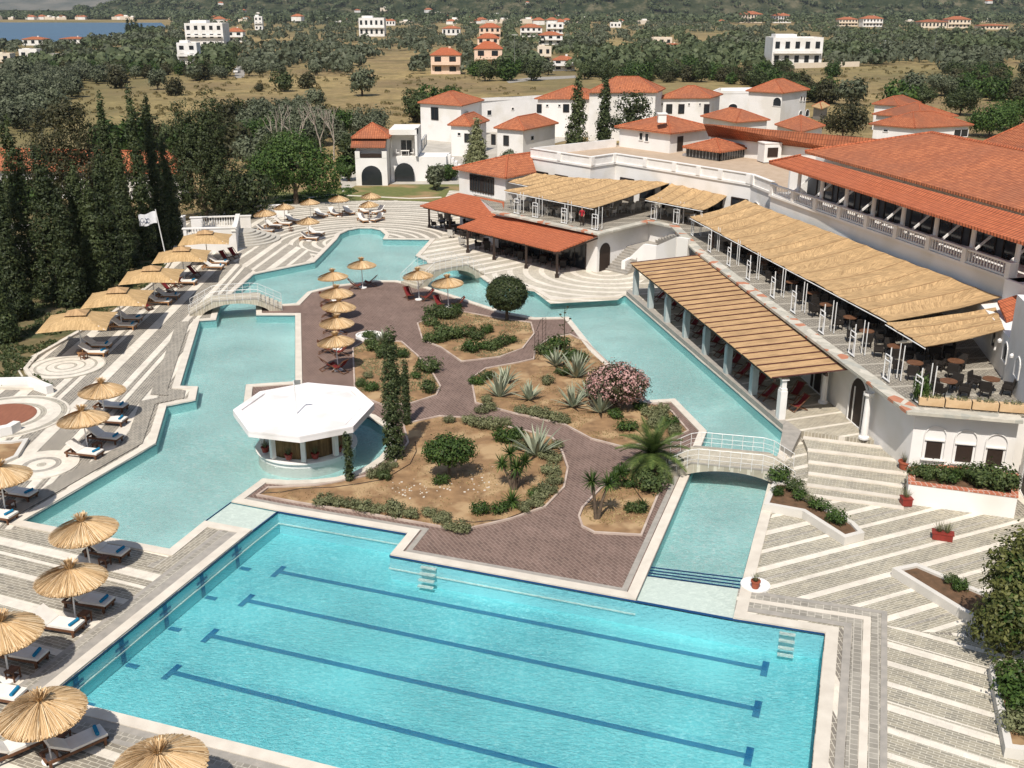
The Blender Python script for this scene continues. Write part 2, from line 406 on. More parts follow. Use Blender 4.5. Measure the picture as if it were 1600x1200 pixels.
D_px = [(-500, 1600), (-500, 640), (-60, 608), (88, 610), (52, 590), (44, 578), (60, 558), (120, 524), (190, 484), (245, 442), (266, 415), (276, 388), (285, 350),
        (400, 326), (450, 319), (530, 313), (640, 313), (690, 316), (700, 296), (1020, 296), (1900, 600), (2300, 1000), (1700, 1600)]
mb = MB(); mb.flat([UL(D_px), W], 0.0); deck = tag(mb.build('pool_deck', M_left), kind='structure')
mb = MB(); mb.flat([I], 0.0); tag(mb.build('island_paving', BROWNP), kind='structure')
# paving zones (4 mm sheets)
ZZ=[.004]
def zone(name, px, mat):
    ZZ[0]+=.003; return sheet(name, px, mat, ZZ[0])
zone('pool_deck', [(-500, 1600), (-500, 800), (20, 828), (38, 822), (262, 868), (322, 820), (385, 832), (52, 1092), (300, 1152), (1200, 1378), (1200, 1600)], M_bl)
zone('pool_deck', [(1170, 905), (1222, 760), (1225, 725), (1250, 690), (1420, 730), (1500, 800), (1900, 830), (2000, 1000), (1450, 988), (1300, 980), (1235, 972), (1160, 958)], M_diag)
zone('pool_deck', [(1352, 972), (1450, 989), (2000, 1050), (2200, 1400), (1500, 1600), (1345, 1400), (1340, 1200)], M_rt)
zone('pool_deck', [(860, 475), (835, 456), (770, 446), (745, 425), (900, 398), (1090, 400), (1100, 440), (990, 452), (965, 469)], M_plz)
zone('pool_deck', [(676, 377), (652, 401), (670, 409), (705, 416), (760, 430), (900, 398), (1000, 330), (870, 300), (702, 298), (690, 318), (695, 345)], M_ut)
zone('pool_deck', [(492, 405), (520, 376), (525, 366), (540, 357), (562, 354), (585, 354), (604, 361), (608, 371), (690, 373), (696, 340), (690, 317), (640, 314), (530, 314), (450, 320), (420, 350), (440, 380), (480, 392)], M_top)
zone('pool_deck', [(400, 425), (490, 407), (480, 390), (440, 379), (418, 350), (450, 319), (400, 328), (350, 360), (345, 400)], M_ul)
# borders beside the lap pool
SZ=[.045]
def strip(px, d0, d1, mat, name='pool_border', z=.05, closed=False):
    SZ[0] += .001; z = SZ[0]
    mb = MB(); L = UL(px); ring(mb, L, d0, d1, z-.03, z, closed); return tag(mb.build(name, mat), kind='structure')
strip([(76, 1088), (395, 829)], .5, 1.45, COPE2); strip([(1250, 1382), (76, 1088)], .5, 1.35, COPE2); zone('pool_deck', [(322, 822), (384, 833), (300, 905), (225, 885), (262, 871)], M_bord2); strip([(76, 1088), (395, 829)], .95, 1.25, M_bord); strip([(76, 1088), (395, 829)], .72, .80, COPE2)
strip([(1250, 1382), (76, 1088)], .8, 1.15, M_bordb); strip([(1250, 1382), (76, 1088)], .6, .68, COPE2)
strip([(1145, 967), (1289, 990), (1250, 1382)], .68, .98, COPE2)
strip([(1145, 967), (1289, 990), (1250, 1382)], 1.0, 1.38, M_bordr)
strip([(1145, 967), (1289, 990), (1250, 1382)], 1.4, 1.68, COPE)
strip([(1145, 967), (1289, 990), (1250, 1382)], 1.7, 2.05, M_bordr)
strip([(1145, 967), (1289, 990), (1250, 1382)], 2.07, 2.3, COPE2)
strip([(37, 815), (244, 694), (261, 635), (306, 626), (310, 605), (282, 604), (312, 502)], .75, 1.7, deck_mat('paving_border_left', vdir((37, 815), (244, 694)), [(.34, 's')], stone=GRY))
# kerbs round the pools
c_out = [i for i in range(len(W))]
mb = MB(); ring(mb, W, .02 if area(W) < 0 else -.02, .5 if area(W) < 0 else -.5, -.12, .075); tag(mb.build('coping', COPE), kind='structure')
mb = MB(); s = 1 if area(I) > 0 else -1
ring(mb, I, .02*s, .46*s, -.12, .075); tag(mb.build('coping', COPE), kind='structure')
i0 = I_px.index((361, 785)); seg = [I[k] for k in (0, 1, 2, 3, 4, 5)]
mb = MB(); ring(mb, seg, .52*s, .78*s, -.02, .02, False); tag(mb.build('kerb', COPE2), kind='structure')
# --- basin
t = NT('pool_tiles')
def pool_mat(name, c1, c2, c3, sc=14, spk=.5):
    t = NT(name); P = t.coord('Object')
    v = t.n('ShaderNodeTexVoronoi', feature='F1'); t.l(P, v.inputs['Vector']); v.inputs['Scale'].default_value = sc
    vc = t.n('ShaderNodeSeparateColor'); t.l(v.outputs['Color'], vc.inputs[0])
    col = t.mix(t.ramp(vc.outputs[0], [(.0, 0), (1, 1)]), c1, c2)
    nn_ = t.noise(t.map(P, rot=(0, 0, .4), scale=(1, 1.7, 1)), 3.2, 6, .75, 1.2); col = t.mix(t.ramp(nn_, [(.40, 0), (.60, 1)]), tuple(x*.84 for x in c1), col)  # cell and noise mottling paint the ripple light and dark into the tile colour
    col = t.mix(t.ramp(t.noise(P, .15, 4), [(.35, 0), (.7, .6)]), col, c3)
    return t.fin(col, .6, .3)
PT_lap = pool_mat('lap_pool_tiles', (.19, .72, .77), (.45, .90, .90), (.27, .79, .80))
PT_sh = pool_mat('shallow_pool_tiles', (.50, .93, .91), (.88, 1.0, .98), (.64, .96, .94), 9)
PT_wall = mat_noise('pool_wall_tiles', (.40, .80, .84), (.34, .72, .78), 12, .4, 0)
PT_walls = mat_noise('shallow_wall_tiles', (.40, .74, .74), (.34, .66, .68), 12, .4, 0)
PT_step = pool_mat('pale_pool_tiles', (.78, .80, .72), (.95, .95, .86), (.85, .87, .79), 9)
NAVY = plain('navy_tiles', (.012, .05, .16), .3, .5)
LANE = plain('lane_tiles', (.02, .17, .36), .4, .4)
lap_px = [(76, 1088), (395, 829), (434, 799), (637, 834), (609, 868), (994, 939), (1145, 967), (1289, 990), (1250, 1382)]
sh_px = W_px[1:W_px.index((1145, 967))+1]+[(994, 939)]+I_px[5:]+[(361, 785), (434, 799)]
lap = UL(lap_px); shl = UL(sh_px); DL, DS = -1.2, -.6
mb = MB(); mb.flat([lap], DL); tag(mb.build('lap_pool_floor', PT_lap), kind='structure')
mb = MB(); mb.flat([shl], DS); tag(mb.build('shallow_pool_floor', PT_sh), kind='structure')
def walls(mb, L, z0, z1, closed=True):
    for i in range(len(L) if closed else len(L)-1):
        a, b = L[i], L[(i+1) % len(L)]
        mb.face([(a.x, a.y, z0), (b.x, b.y, z0), (b.x, b.y, z1), (a.x, a.y, z1)])
mb = MB(); walls(mb, lap, DL-.01, -.12); b0 = mb
tag(mb.build('lap_pool_wall', PT_wall), kind='structure')
mb = MB()
for i in range(len(shl)):
    if sh_px[i] in ((434, 799), (1145, 967)): continue
    walls(mb, [shl[i], shl[(i+1) % len(shl)]], DS-.01, -.1, False)
tag(mb.build('shallow_pool_wall', PT_walls), kind='structure')
mb = MB(); sg = -1 if area(lap) < 0 else 1
# navy waterline, ledge
LN = [p for p in lap]
ring(mb, LN, 0, .012*sg, -.06, -.0); walls(mb, offset_loop(LN, .014*sg), -.062, .02)
tag(mb.build('waterline_tiles', NAVY), kind='structure')
mb = MB(); s2 = 1 if area(shl) > 0 else -1
ring(mb, UL(W_px), (.012 if area(W) > 0 else -.012), 0, -.08, .0); ring(mb, I, (-.012 if area(I) > 0 else .012), 0, -.08, .0)
tag(mb.build('waterline_tiles', plain('teal_tiles', (.05, .16, .19), .4, .4)), kind='structure')
mb = MB(); ring(mb, lap[:4]+lap[4:6], 0, .06*(-1 if area(lap) < 0 else 1), -.66, -.61, False)
tag(mb.build('pool_ledge', PT_step), kind='structure')
PT_shelf = pool_mat('wet_pale_tiles', (.46, .53, .47), (.60, .66, .58), (.52, .60, .54), 9)
# pale shelves between the pools
mb = MB(); mb.flat([UL([(320, 815), (395, 829), (434, 799), (361, 785)])], -.052); walls(mb, UL([(361, 785), (320, 815)]), DS, -.2, False)
mb.flat([UL([(994, 939), (1145, 967), (1157, 919), (1011, 899)])], -.052); pass
for k, (a, b, z) in enumerate([((1011, 899), (1157, 919), -.27), ((1013, 895), (1158, 914), -.36), ((1015, 891), (1159, 909), -.45)]):
    a2, b2 = ((1013, 895), (1158, 914)), ((1015, 891), (1159, 909))
    q = [a, b, (b[0]+1, b[1]-5), (a[0]+2, a[1]-4.5)]; mb.flat([UL(q)], z); walls(mb, UL([a, b]), z, z+.09, False)
walls(mb, UL([(1017, 886.5), (1160, 904)]), DS, -.45, False)
tag(mb.build('pool_shelf', PT_shelf), kind='structure')
mb = MB()
for a, b in (((320, 815), (361, 785)), ((395, 829), (434, 799)), ((994, 939), (1145, 967)), ((1011, 899), (1157, 919)), ((1013, 895), (1158, 914)), ((1015, 891), (1159, 909)), ((1017, 886.5), (1160, 904))):
    p, q = U(*a, -.07), U(*b, -.07); mb.beam(p, q, .035, .05)
tag(mb.build('shelf_edge_tiles', NAVY), kind='structure')
# lane lines with cross ends on the floor, targets on the left wall
mb = MB()
ln = [((435, 893), (1195, 1045)), ((385, 938), (1183, 1108)), ((328, 993), (1170, 1182)), ((268, 1050), (1155, 1275))]
for a, b in ln:
    A, B = U(*a, DL+.02), U(*b, DL+.02); d = (B-A).normalized(); n = Vector((-d.y, d.x, 0))
    for P0, P1, w in ((A, B, .13), (A-n*.5, A+n*.5, .13), (B-n*.5, B+n*.5, .13)):
        e = (P1-P0).normalized(); m = Vector((-e.y, e.x, 0))*w
        zz_ = Vector((0, 0, 0 if P0 == A else .006)); mb.face([P0-m+zz_, P1-m+zz_, P1+m+zz_, P0+m+zz_])
tag(mb.build('lane_marking', LANE), kind='structure')
mb = MB(); A, B = lap[0], lap[1]; d = (B-A).normalized(); nn = Vector((d.y, -d.x, 0))
for a in ((375, 852), (320, 896), (262, 943), (193, 998), (120, 1056)):
    P = U(*a); P = A+d*((P-A).dot(d)); q = nn*.02
    for da, z0, z1 in ((.13, DL, -.1), (.38, -.46, -.34), (.38, -.66, -.58)):
        e = d*da; mb.face([P-e+q+Vector((0, 0, z0)), P+e+q+Vector((0, 0, z0)), P+e+q+Vector((0, 0, z1)), P-e+q+Vector((0, 0, z1))])
    q2 = P+nn*.1; mb.face([q2-d*.13+Vector((0, 0, DL+.02)), q2+d*.13+Vector((0, 0, DL+.02)), q2+d*.13+nn*.55+Vector((0, 0, DL+.02)), q2-d*.13+nn*.55+Vector((0, 0, DL+.02))])
tag(mb.build('wall_marking', LANE), kind='structure')
# --- water
def water_mat(name, tint, sc=1., wob=.3, bst=.6):
    t = NT(name); P = t.coord('Object')
    n1 = t.noise(t.map(P, rot=(0, 0, .5), scale=(1, 1.9, 1)), 4.6*sc, 4, .6, .8); n2 = t.noise(P, 15*sc, 2, .5); nl = t.noise(P, .22, 3)
    h = t.math('ADD', n1, t.math('MULTIPLY', n2, .55))
    h = t.math('MULTIPLY', h, t.ramp(nl, [(.3, .35), (.7, 1)]))
    bp = t.n('ShaderNodeBump'); t.l(h, bp.inputs['Height']); bp.inputs['Strength'].default_value = bst; bp.inputs['Distance'].default_value = .12
    tr = t.n('ShaderNodeBsdfTransparent'); tr.inputs[0].default_value = (*tint, 1)
    rf = t.n('ShaderNodeBsdfRefraction'); rf.inputs['Color'].default_value = (*[min(1, x*1.0) for x in tint], 1); rf.inputs['IOR'].default_value = 1.12; rf.inputs['Roughness'].default_value = 0
    t.l(bp.outputs[0], rf.inputs['Normal'])
    m1 = t.n('ShaderNodeMixShader'); m1.inputs[0].default_value = wob; t.l(tr.outputs[0], m1.inputs[1]); t.l(rf.outputs[0], m1.inputs[2])
    gl = t.n('ShaderNodeBsdfGlossy'); gl.inputs['Roughness'].default_value = .06; t.l(bp.outputs[0], gl.inputs['Normal'])
    fr = t.n('ShaderNodeFresnel'); fr.inputs['IOR'].default_value = 1.33; t.l(bp.outputs[0], fr.inputs['Normal'])
    m2 = t.n('ShaderNodeMixShader'); t.l(fr.outputs[0], m2.inputs[0]); t.l(m1.outputs[0], m2.inputs[1]); t.l(gl.outputs[0], m2.inputs[2])
    t.l(m2.outputs[0], t.o.inputs[0]); return t.mat
mb = MB(); mb.flat([offset_loop(lap, .005*(-1 if area(lap) < 0 else 1))], -.06)
tag(mb.build('lap_pool_water', water_mat('lap_water', (.90, .98, 1.0), wob=.18, bst=.55), uv=False), kind='structure')
mb = MB(); mb.flat([shl], -.058); tag(mb.build('shallow_pool_water', water_mat('shallow_water', (.95, 1.0, .99), 1.15, .12, 1.0), uv=False), kind='structure')
# --- planting beds on the island
beds = {
 'a': [(406, 774), (420, 764), (500, 760), (575, 745), (620, 722), (640, 692), (632, 664), (687, 652), (740, 655), (800, 670), (860, 684), (876, 706), (885, 732), (879, 762), (850, 792), (800, 810), (732, 826), (695, 824), (560, 800), (470, 786)],
 'b': [(907, 808), (912, 795), (940, 765), (975, 738), (1008, 728), (1032, 734), (1042, 743), (1027, 771), (1000, 836), (930, 832), (912, 823)],
 'c': [(738, 592), (760, 577), (810, 568), (836, 562), (838, 545), (860, 530), (890, 524), (915, 536), (992, 610), (1012, 632), (1040, 635), (1073, 674), (1040, 690), (972, 698), (925, 686), (882, 663), (800, 645), (745, 630)],
 'd': [(654, 506), (690, 492), (722, 488), (770, 497), (828, 505), (833, 522), (815, 545), (780, 558), (722, 565), (690, 543), (662, 532)],
 'e': [(553, 545), (575, 532), (626, 535), (650, 556), (672, 580), (686, 604), (680, 618), (640, 631), (600, 633), (570, 622), (556, 606)]}
for k, px in beds.items():
    sheet('planting_bed', px, SOIL, .03)
    L = UL(px); mb = MB(); s = 1 if area(L) > 0 else -1
    ring(mb, L, -.02*s, -.13*s, 0, .09); tag(mb.build('bed_kerb', mat_noise('bed_kerb_'+k, (.52, .43, .36), (.38, .28, .23), 1.5, .9, .2)), kind='structure')
# --- terrain out to the horizon
t = NT('field'); P = t.coord('Object')
n1 = t.noise(P, .02, 6, .6); n2 = t.noise(P, .35, 8, .7); n3 = t.noise(t.map(P, scale=(1, .35, 1)), .006, 4)
c = t.ramp(n2, [(.3, (.18, .135, .06)), (.5, (.31, .23, .105)), (.7, (.46, .35, .165))])
c = t.mix(t.ramp(n1, [(.42, 0), (.6, .8)]), c, (.19, .135, .075)); c = t.mix(t.ramp(t.noise(P, .07, 8, .7), [(.5, 0), (.66, .75)]), c, (.11, .095, .042)); c = t.mix(t.ramp(n3, [(.45, 0), (.62, .75)]), c, (.15, .135, .06))
t.bump(n2, .6, .3); FIELD = t.fin(c, .95, .1)
NX = [-9000, -4000, -2000, -1200, -800, -500, -300, -150, -80, 0, 80, 150, 300, 500, 800, 1200, 2000, 4000, 9000]
mb = MB(); G = -.02
inner = UL([(-450, 1500), (-450, 700), (60, 590), (280, 420), (400, 335), (640, 316), (705, 303), (1000, 310), (1700, 640), (2100, 1000), (1700, 1500)])
mb.flat([[Vector((-9000, -300, 0)), Vector((9000, -300, 0)), Vector((9000, 16000, 0)), Vector((-9000, 16000, 0))], inner], G)
tag(mb.build('ground', FIELD, uv=False), kind='structure')
DUST = mat_noise('garden_soil', (.20, .15, .075), (.12, .10, .045), .8, .95, .6, .05, detail=8, c3=(.065, .075, .028), s3=.4)
sheet('garden_soil', [(-450, 700), (-60, 606), (88, 608), (44, 578), (60, 555), (120, 522), (190, 482), (245, 441), (266, 412), (280, 345), (200, 330), (60, 360), (-200, 420), (-500, 520)], DUST, .0)
LAWN = mat_noise('lawn', (.10, .13, .035), (.17, .16, .055), 1.2, .95, .5, .04, detail=8, c3=(.30, .20, .10), s3=.16)
sheet('lawn', [(395, 328), (410, 300), (545, 285), (600, 278), (735, 282), (735, 305), (700, 318), (600, 312), (450, 318)], LAWN, .005)
mb = MB(); ring(mb, UL([(440, 316), (520, 305), (640, 311), (690, 309)]), 0, .5, 0, .05, False); tag(mb.build('garden_path', COPE), kind='structure')
sheet('yard', [(535, 300), (560, 288), (740, 288), (760, 262), (840, 230), (1100, 170), (700, 195), (545, 240), (530, 270)], mat_noise('pale_paving', (.50, .46, .40), (.36, .33, .28), .5, .9, .2), .01)
ROAD = mat_noise('road', (.34, .31, .27), (.26, .24, .21), .8, .9, .2)
sheet('road', [(-200, 362), (48, 357), (50, 350), (20, 348), (-200, 350)], ROAD, .01); sheet('road', [(-100, 388), (50, 376), (52, 392), (-60, 400)], ROAD, .01)
sheet('road', [(366, 122), (368, 108), (376, 88), (386, 88), (384, 108), (381, 122)], ROAD, .02)
sheet('road', [(790, 126), (830, 121), (900, 118), (900, 122), (830, 126), (795, 130)], ROAD, .02)
# sea bay with its far shore, and hills
t = NT('sea'); P = t.coord('Object'); n = t.noise(t.map(P, scale=(.3, 1, 1)), .05, 5); t.bump(n, .3, .5)
SEA = t.fin(t.ramp(n, [(.35, (.020, .070, .14)), (.65, (.035, .105, .19))]), .3, .4)
sheet('sea', [(-1200, 33), (252, 35.5), (262, 44), (240, 46), (170, 60), (95, 68), (0, 66), (-300, 70), (-1500, 100)], SEA, .03)
def hill(name, pxs, dist, mat, depth, dx=24, rough=1., seed=0):
    """ridge whose crest line runs through given photo points, built as real terrain at distance dist"""
    mb = MB(); xs = []
    k = 60; ny = 14
    x0, x1 = pxs[0][0], pxs[-1][0]
    def crest(x):
        for (a, ya), (b, yb) in zip(pxs, pxs[1:]):
            if a <= x <= b: return ya+(yb-ya)*(x-a)/(b-a)
        return pxs[-1][1]
    V = []; nx = 90
    for j in range(ny+1):
        f = j/ny
        for i in range(nx+1):
            x = x0+(x1-x0)*i/nx; y = crest(x)
            X = (x-800)/FPX*(dist+depth); Y = dist+f*depth*1.6
            top = HC+(10-y)/FPX*(dist+depth)
            pr = math.sin(min(f*1.6, 1)*math.pi/2)**1.3 if f < .625 else math.cos((f-.625)/.375*math.pi/2)
            zz = top*pr
            zz += noise.noise(Vector((X/dist*9+seed, Y/dist*14, 0)))*top*.16*rough*min(1, f*3)
            V.append((X, Y, zz-1))
    F = [(j*(nx+1)+i, j*(nx+1)+i+1, (j+1)*(nx+1)+i+1, (j+1)*(nx+1)+i) for j in range(ny) for i in range(nx)]
    mb.add(V, F); return tag(mb.build(name, mat, smooth=True, uv=False), kind='structure'), crest
t = NT('scrub_hill'); P = t.coord('Object'); n = t.noise(P, .035, 8, .75); n2 = t.noise(P, .004, 5)
c = t.ramp(n, [(.40, (.020, .030, .013)), (.52, (.045, .052, .025)), (.66, (.15, .13, .08))]); c = t.mix(t.ramp(n2, [(.5, 0), (.7, .4)]), c, (.12, .11, .07))
t.bump(n, .5, 6); SCRUB = t.fin(c, .95, .1)
t = NT('far_hill'); P = t.coord('Object'); n = t.noise(P, .006, 8, .7); FARH = t.fin(t.ramp(n, [(.35, (.06, .07, .05)), (.65, (.19, .17, .13))]), .95, .1)
hill('far_hill', [(-1500, -30), (-200, -60), (0, -46), (200, -40), (420, -60), (900, -120), (2800, -200)], 6500, FARH, 2600, seed=3)
h1, crest1 = hill('hill', [(190, 22), (225, 15), (255, 2), (300, -20), (360, -40), (450, -62), (700, -90), (1100, -100), (1700, -130), (2600, -160)], 2120, SCRUB, 450, seed=9)
hill('far_shore', [(-1500, 12), (-100, 12), (120, 15), (240, 14), (330, 12), (420, 12)], 2050, SCRUB, 300, seed=5, rough=.3)
# ---------------------------------------------------------------- light
w = bpy.data.worlds.new('World'); SC.world = w; w.use_nodes = True
LD = Vector((.17, .70, -1)).normalized()
SUNL = LD; el = math.asin(-LD.z); az = math.atan2(-LD.x, -LD.y)
sky = w.node_tree.nodes.new('ShaderNodeTexSky'); sky.sky_type = 'NISHITA'; sky.sun_disc = False
sky.sun_elevation = el; sky.sun_rotation = az; sky.air_density = 1.2; sky.dust_density = 1.5
bg = w.node_tree.nodes['Background']; bg.inputs[1].default_value = .092
w.node_tree.links.new(sky.outputs[0], bg.inputs[0])
sl = bpy.data.lights.new('sun', 'SUN'); sl.energy = 4.75; sl.angle = R(.55); sl.color = (1, .945, .865)
so = bpy.data.objects.new('sun', sl); COL.objects.link(so); so.rotation_euler = LD.to_track_quat('-Z', 'Y').to_euler()
so.location = (0, 0, 80)
SC.view_settings.view_transform = 'Standard'; SC.view_settings.look = 'None'; SC.view_settings.gamma = 1; SC.view_settings.exposure = .09
SC.render.engine = 'CYCLES'
SC.cycles.max_bounces = 8; SC.cycles.transparent_max_bounces = 8; SC.cycles.caustics_reflective = False; SC.cycles.caustics_refractive = False
# ================================================================ BUILDINGS
def ray_wall(A, B, px, py):
    """where the sight line of a photo point meets the vertical plane through A and B: (metres along AB, height)"""
    X = (px-800)/FPX; v = (600-py)/FPX
    D = Vector((X, CC+v*CS, -CS+v*CC)); d = Vector((B[0]-A[0], B[1]-A[1])); n = Vector((-d.y, d.x))
    t = (n.x*A[0]+n.y*A[1])/(n.x*D.x+n.y*D.y); P = D*t
    return ((P.x-A[0])*d.x+(P.y-A[1])*d.y)/d.length, HC+P.z
def wall_pt(A, B, s, z, out=0.0):
    d = Vector((B[0]-A[0], B[1]-A[1])).normalized(); n = Vector((d.y, -d.x))
    return Vector((A[0]+d.x*s+n.x*out, A[1]+d.y*s+n.y*out, z))
def opening(parent, A, B, s0, s1, z0, z1, name='window', arch=False, mat=None, frame=True, out=.03, fmat=None, inset=0):
    """window or door on the plane AB: dark pane with a frame round it"""
    n = 10; pts = [(s0, z0), (s1, z0)]
    if arch:
        r = (s1-s0)/2; c = (s0+s1)/2; zz = z1-min(r, (z1-z0)*.6)
        pts += [(c+r*math.cos(math.pi*k/n), zz+(z1-zz)*math.sin(math.pi*k/n)) for k in range(n+1)]
    else: pts += [(s1, z1), (s0, z1)]
    mb = MB(); f = [wall_pt(A, B, s, z, out) for s, z in pts]; b = [wall_pt(A, B, s, z, -.12) for s, z in pts]; m = len(pts)
    mb.add(f+b, [tuple(range(m))]+[(i, i+m, (i+1) % m+m, (i+1) % m) for i in range(m)])
    o = part(name, mb, mat or GLASS, parent)
    if frame:
        fr = MB(); loop = [wall_pt(A, B, s, z, out+.02) for s, z in pts]
        for i in range(m): fr.beam(loop[i], loop[(i+1) % m], .09, .09)
        if not arch and (s1-s0) > 1.2: fr.beam(wall_pt(A, B, (s0+s1)/2, z0, out+.02), wall_pt(A, B, (s0+s1)/2, z1, out+.02), .06)
        part('frame', fr, fmat or TRIM, o)
    return o
def px_open(parent, A, B, rect, **k):
    x0, y0, x1, y1 = rect; s0, za = ray_wall(A, B, x0, (y0+y1)/2); s1, _ = ray_wall(A, B, x1, (y0+y1)/2)
    _, zt = ray_wall(A, B, (x0+x1)/2, y0); _, zb = ray_wall(A, B, (x0+x1)/2, y1)
    if s1 < s0: s0, s1 = s1, s0
    return opening(parent, A, B, s0, s1, zb, zt, **k)
def hip_faces(c, ze, rise, over=0.):
    """c = four eave corners in order; ridge along the longer side"""
    c = [Vector((p[0], p[1], ze)) for p in c]
    a, b = (c[1]-c[0]).length, (c[2]-c[1]).length
    if a < b: c = c[1:]+c[:1]; a, b = b, a
    m0 = (c[0]+c[3])/2; m1 = (c[1]+c[2])/2; d = (m1-m0).normalized(); k = b/2
    if a-b < .5: k = a/2
    r0 = m0+d*k+Vector((0, 0, rise)); r1 = m1-d*k+Vector((0, 0, rise))
    if (r1-r0).length < .4: r0 = r1 = (r0+r1)/2; return [[c[0], c[1], r0], [c[1], c[2], r0], [c[2], c[3], r0], [c[3], c[0], r0]], (r0, r0), c
    return [[c[0], c[1], r1, r0], [c[1], c[2], r1], [c[2], c[3], r0, r1], [c[3], c[0], r0]], (r0, r1), c
def ridge_mb(faces_c, r, mb):
    c = faces_c
    mb.tube([c[0], r[0]], .10, 6); mb.tube([c[3], r[0]], .10, 6); mb.tube([c[1], r[1]], .10, 6); mb.tube([c[2], r[1]], .10, 6)
    if (r[0]-r[1]).length > .1: mb.tube([r[0], r[1]], .11, 6)
def hiphouse(name, label, L, F, Rr, ze, z0=0., rise=1.6, over=.45, cat='house', wall=None, roof=None, group=None, wins=(), flat=False, low=None):
    a, b, c = U(*L, ze), U(*F, ze), U(*Rr, ze); d = a+c-b
    cs = [a, b, c, d]; ctr = sum(cs, Vector((0, 0, 0)))/4
    e = empty(name, (ctr.x, ctr.y, z0), label, cat, group)
    ins = [Vector((p.x, p.y, 0)) for p in cs]
    if area(ins) < 0: pass
    s = 1 if area(ins) > 0 else -1
    w = offset_loop(ins, over*s)
    mb = MB(); mb.prism(w, z0, ze-.02 if not flat else ze); part('wall', mb, wall or WALL, e)
    if flat:
        mb = MB(); ring(mb, w, -.05*s, .25*s, ze-.1, ze+.5); part('parapet', mb, wall or WALL, e)
    else:
        fs, r, cc = hip_faces(cs, ze, rise); mb = MB(); mb.slab(fs, .16); ro = part('roof', mb, roof or TILE, e)
        mb = MB(); ridge_mb(cc, r, mb); part('ridge', mb, TILEN, ro)
    # walls facing the viewer: edge a-b (left front), b-c (right front)
    for side, rects in wins:
        P, Q = (w[0], w[1]) if side == 'l' else (w[1], w[2])
        for rct in rects:
            kw = dict(rct[4]) if len(rct) > 4 else {}
            px_open(e, P, Q, rct[:4], **kw)
    e['_w'] = 0; del e['_w']
    return e, w
# ---------------------------------------------------------------- raised deck under the pergola and the broad steps
ZP = .35
mb = MB(); pd = UL([(979.5, 461), (1224.5, 668.5), (1253, 683), (1402, 702), (1440, 700), (1440, 560), (1110, 380), (1075, 390), (1000, 448)])
mb.prism(pd, -.02, ZP); tag(mb.build('pergola_deck', M_perg), kind='structure')
mb = MB(); mb.prism([Vector((p.x, p.y)) for p in (UL([(978.5, 462), (1222.5, 674)])+[U(1228, 668), U(984, 459)])], -.1, ZP+.06)
mb.prism(UL([(1222.5, 674.5), (1219, 705), (1236, 716), (1251, 684), (1229, 667)]), -.1, ZP+.055); tag(mb.build('kerb', COPE2), kind='structure')
nos = [((1255, 683), (1401, 701)), ((1262, 702), (1406, 719)), ((1263, 721), (1418, 740)), ((1263, 739), (1412, 759)), ((1261, 757), (1406, 777)), ((1256, 772), (1412, 793)), ((1302, 797), (1396, 809))]
mb = MB(); mn = MB(); zs = ZP-.015
for i, (a, b) in enumerate(nos[:-1]):
    a2, b2 = nos[i+1]; z = zs-.055*(i+1)
    P = [U(*a, z+.05), U(*b, z+.05), U(*b2, z), U(*a2, z)]
    mb.prism(P, -.02, z)
    e0, e1 = U(*a, z+.055), U(*b, z+.055); mn.beam(e0-Vector((0, 0, .035)), e1-Vector((0, 0, .035)), .36, .08)
tag(mb.build('steps', M_step), kind='structure'); tag(mn.build('step_nosing', COPE), kind='structure')
# ---------------------------------------------------------------- terrace building
ZT = 3.8
T_px = [(776, 329), (934, 362), (1014, 343), (1060, 353), (1098, 391), (1432, 637), (1594, 650)]
Tt = UL(T_px, ZT); back = [Vector((44, 50, 0)), Vector((40, 100, 0)), Vector((0, 128, 0)), Vector((-6, 120, 0))]
tb = empty('terrace_building', (20, 75, 0), 'white building carrying the long flagstone terrace, with arched windows and doors below', 'building')
mb = MB(); mb.prism([Vector((p.x, p.y)) for p in Tt]+[Vector((p.x, p.y)) for p in back], 0, ZT-.12); part('wall', mb, WALL, tb)
FLAG = deck_mat('terrace_floor', vdir((1440, 640), (1560, 632)), [(.25, 'w'), (1.6, 's')], stone=((.20, .18, .155), (.14, .125, .11)), white=(.42, .39, .34))  # stones darkened: the canopy shade is put into the floor colour
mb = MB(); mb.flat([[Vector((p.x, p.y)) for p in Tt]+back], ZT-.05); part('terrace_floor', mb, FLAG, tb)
t = NT('terrace_coping'); uvn = t.coord('Object'); b = t.n('ShaderNodeTexVoronoi'); t.l(uvn, b.inputs['Vector']); b.inputs['Scale'].default_value = 1.5
sc_ = t.n('ShaderNodeSeparateColor'); t.l(b.outputs['Color'], sc_.inputs[0])
cop = t.fin(t.mix(.6, t.ramp(sc_.outputs[0], [(0, (.46, .43, .36)), (.45, (.56, .52, .44)), (.78, (.40, .39, .34)), (.88, (.46, .20, .12))], 'CONSTANT'), t.ramp(t.noise(uvn, 3, 5), [(.3, (.8, .8, .8)), (.7, (1.1, 1.1, 1.1))]), 'MULTIPLY'), .85, .2)
mb = MB(); ring(mb, Tt, .06 , -.75, ZT-.14, ZT+.02, False)
mb2 = MB(); ring(mb2, Tt, .06, -.75, ZT-.14, ZT+.02, False)
part('coping', mb, cop, tb)
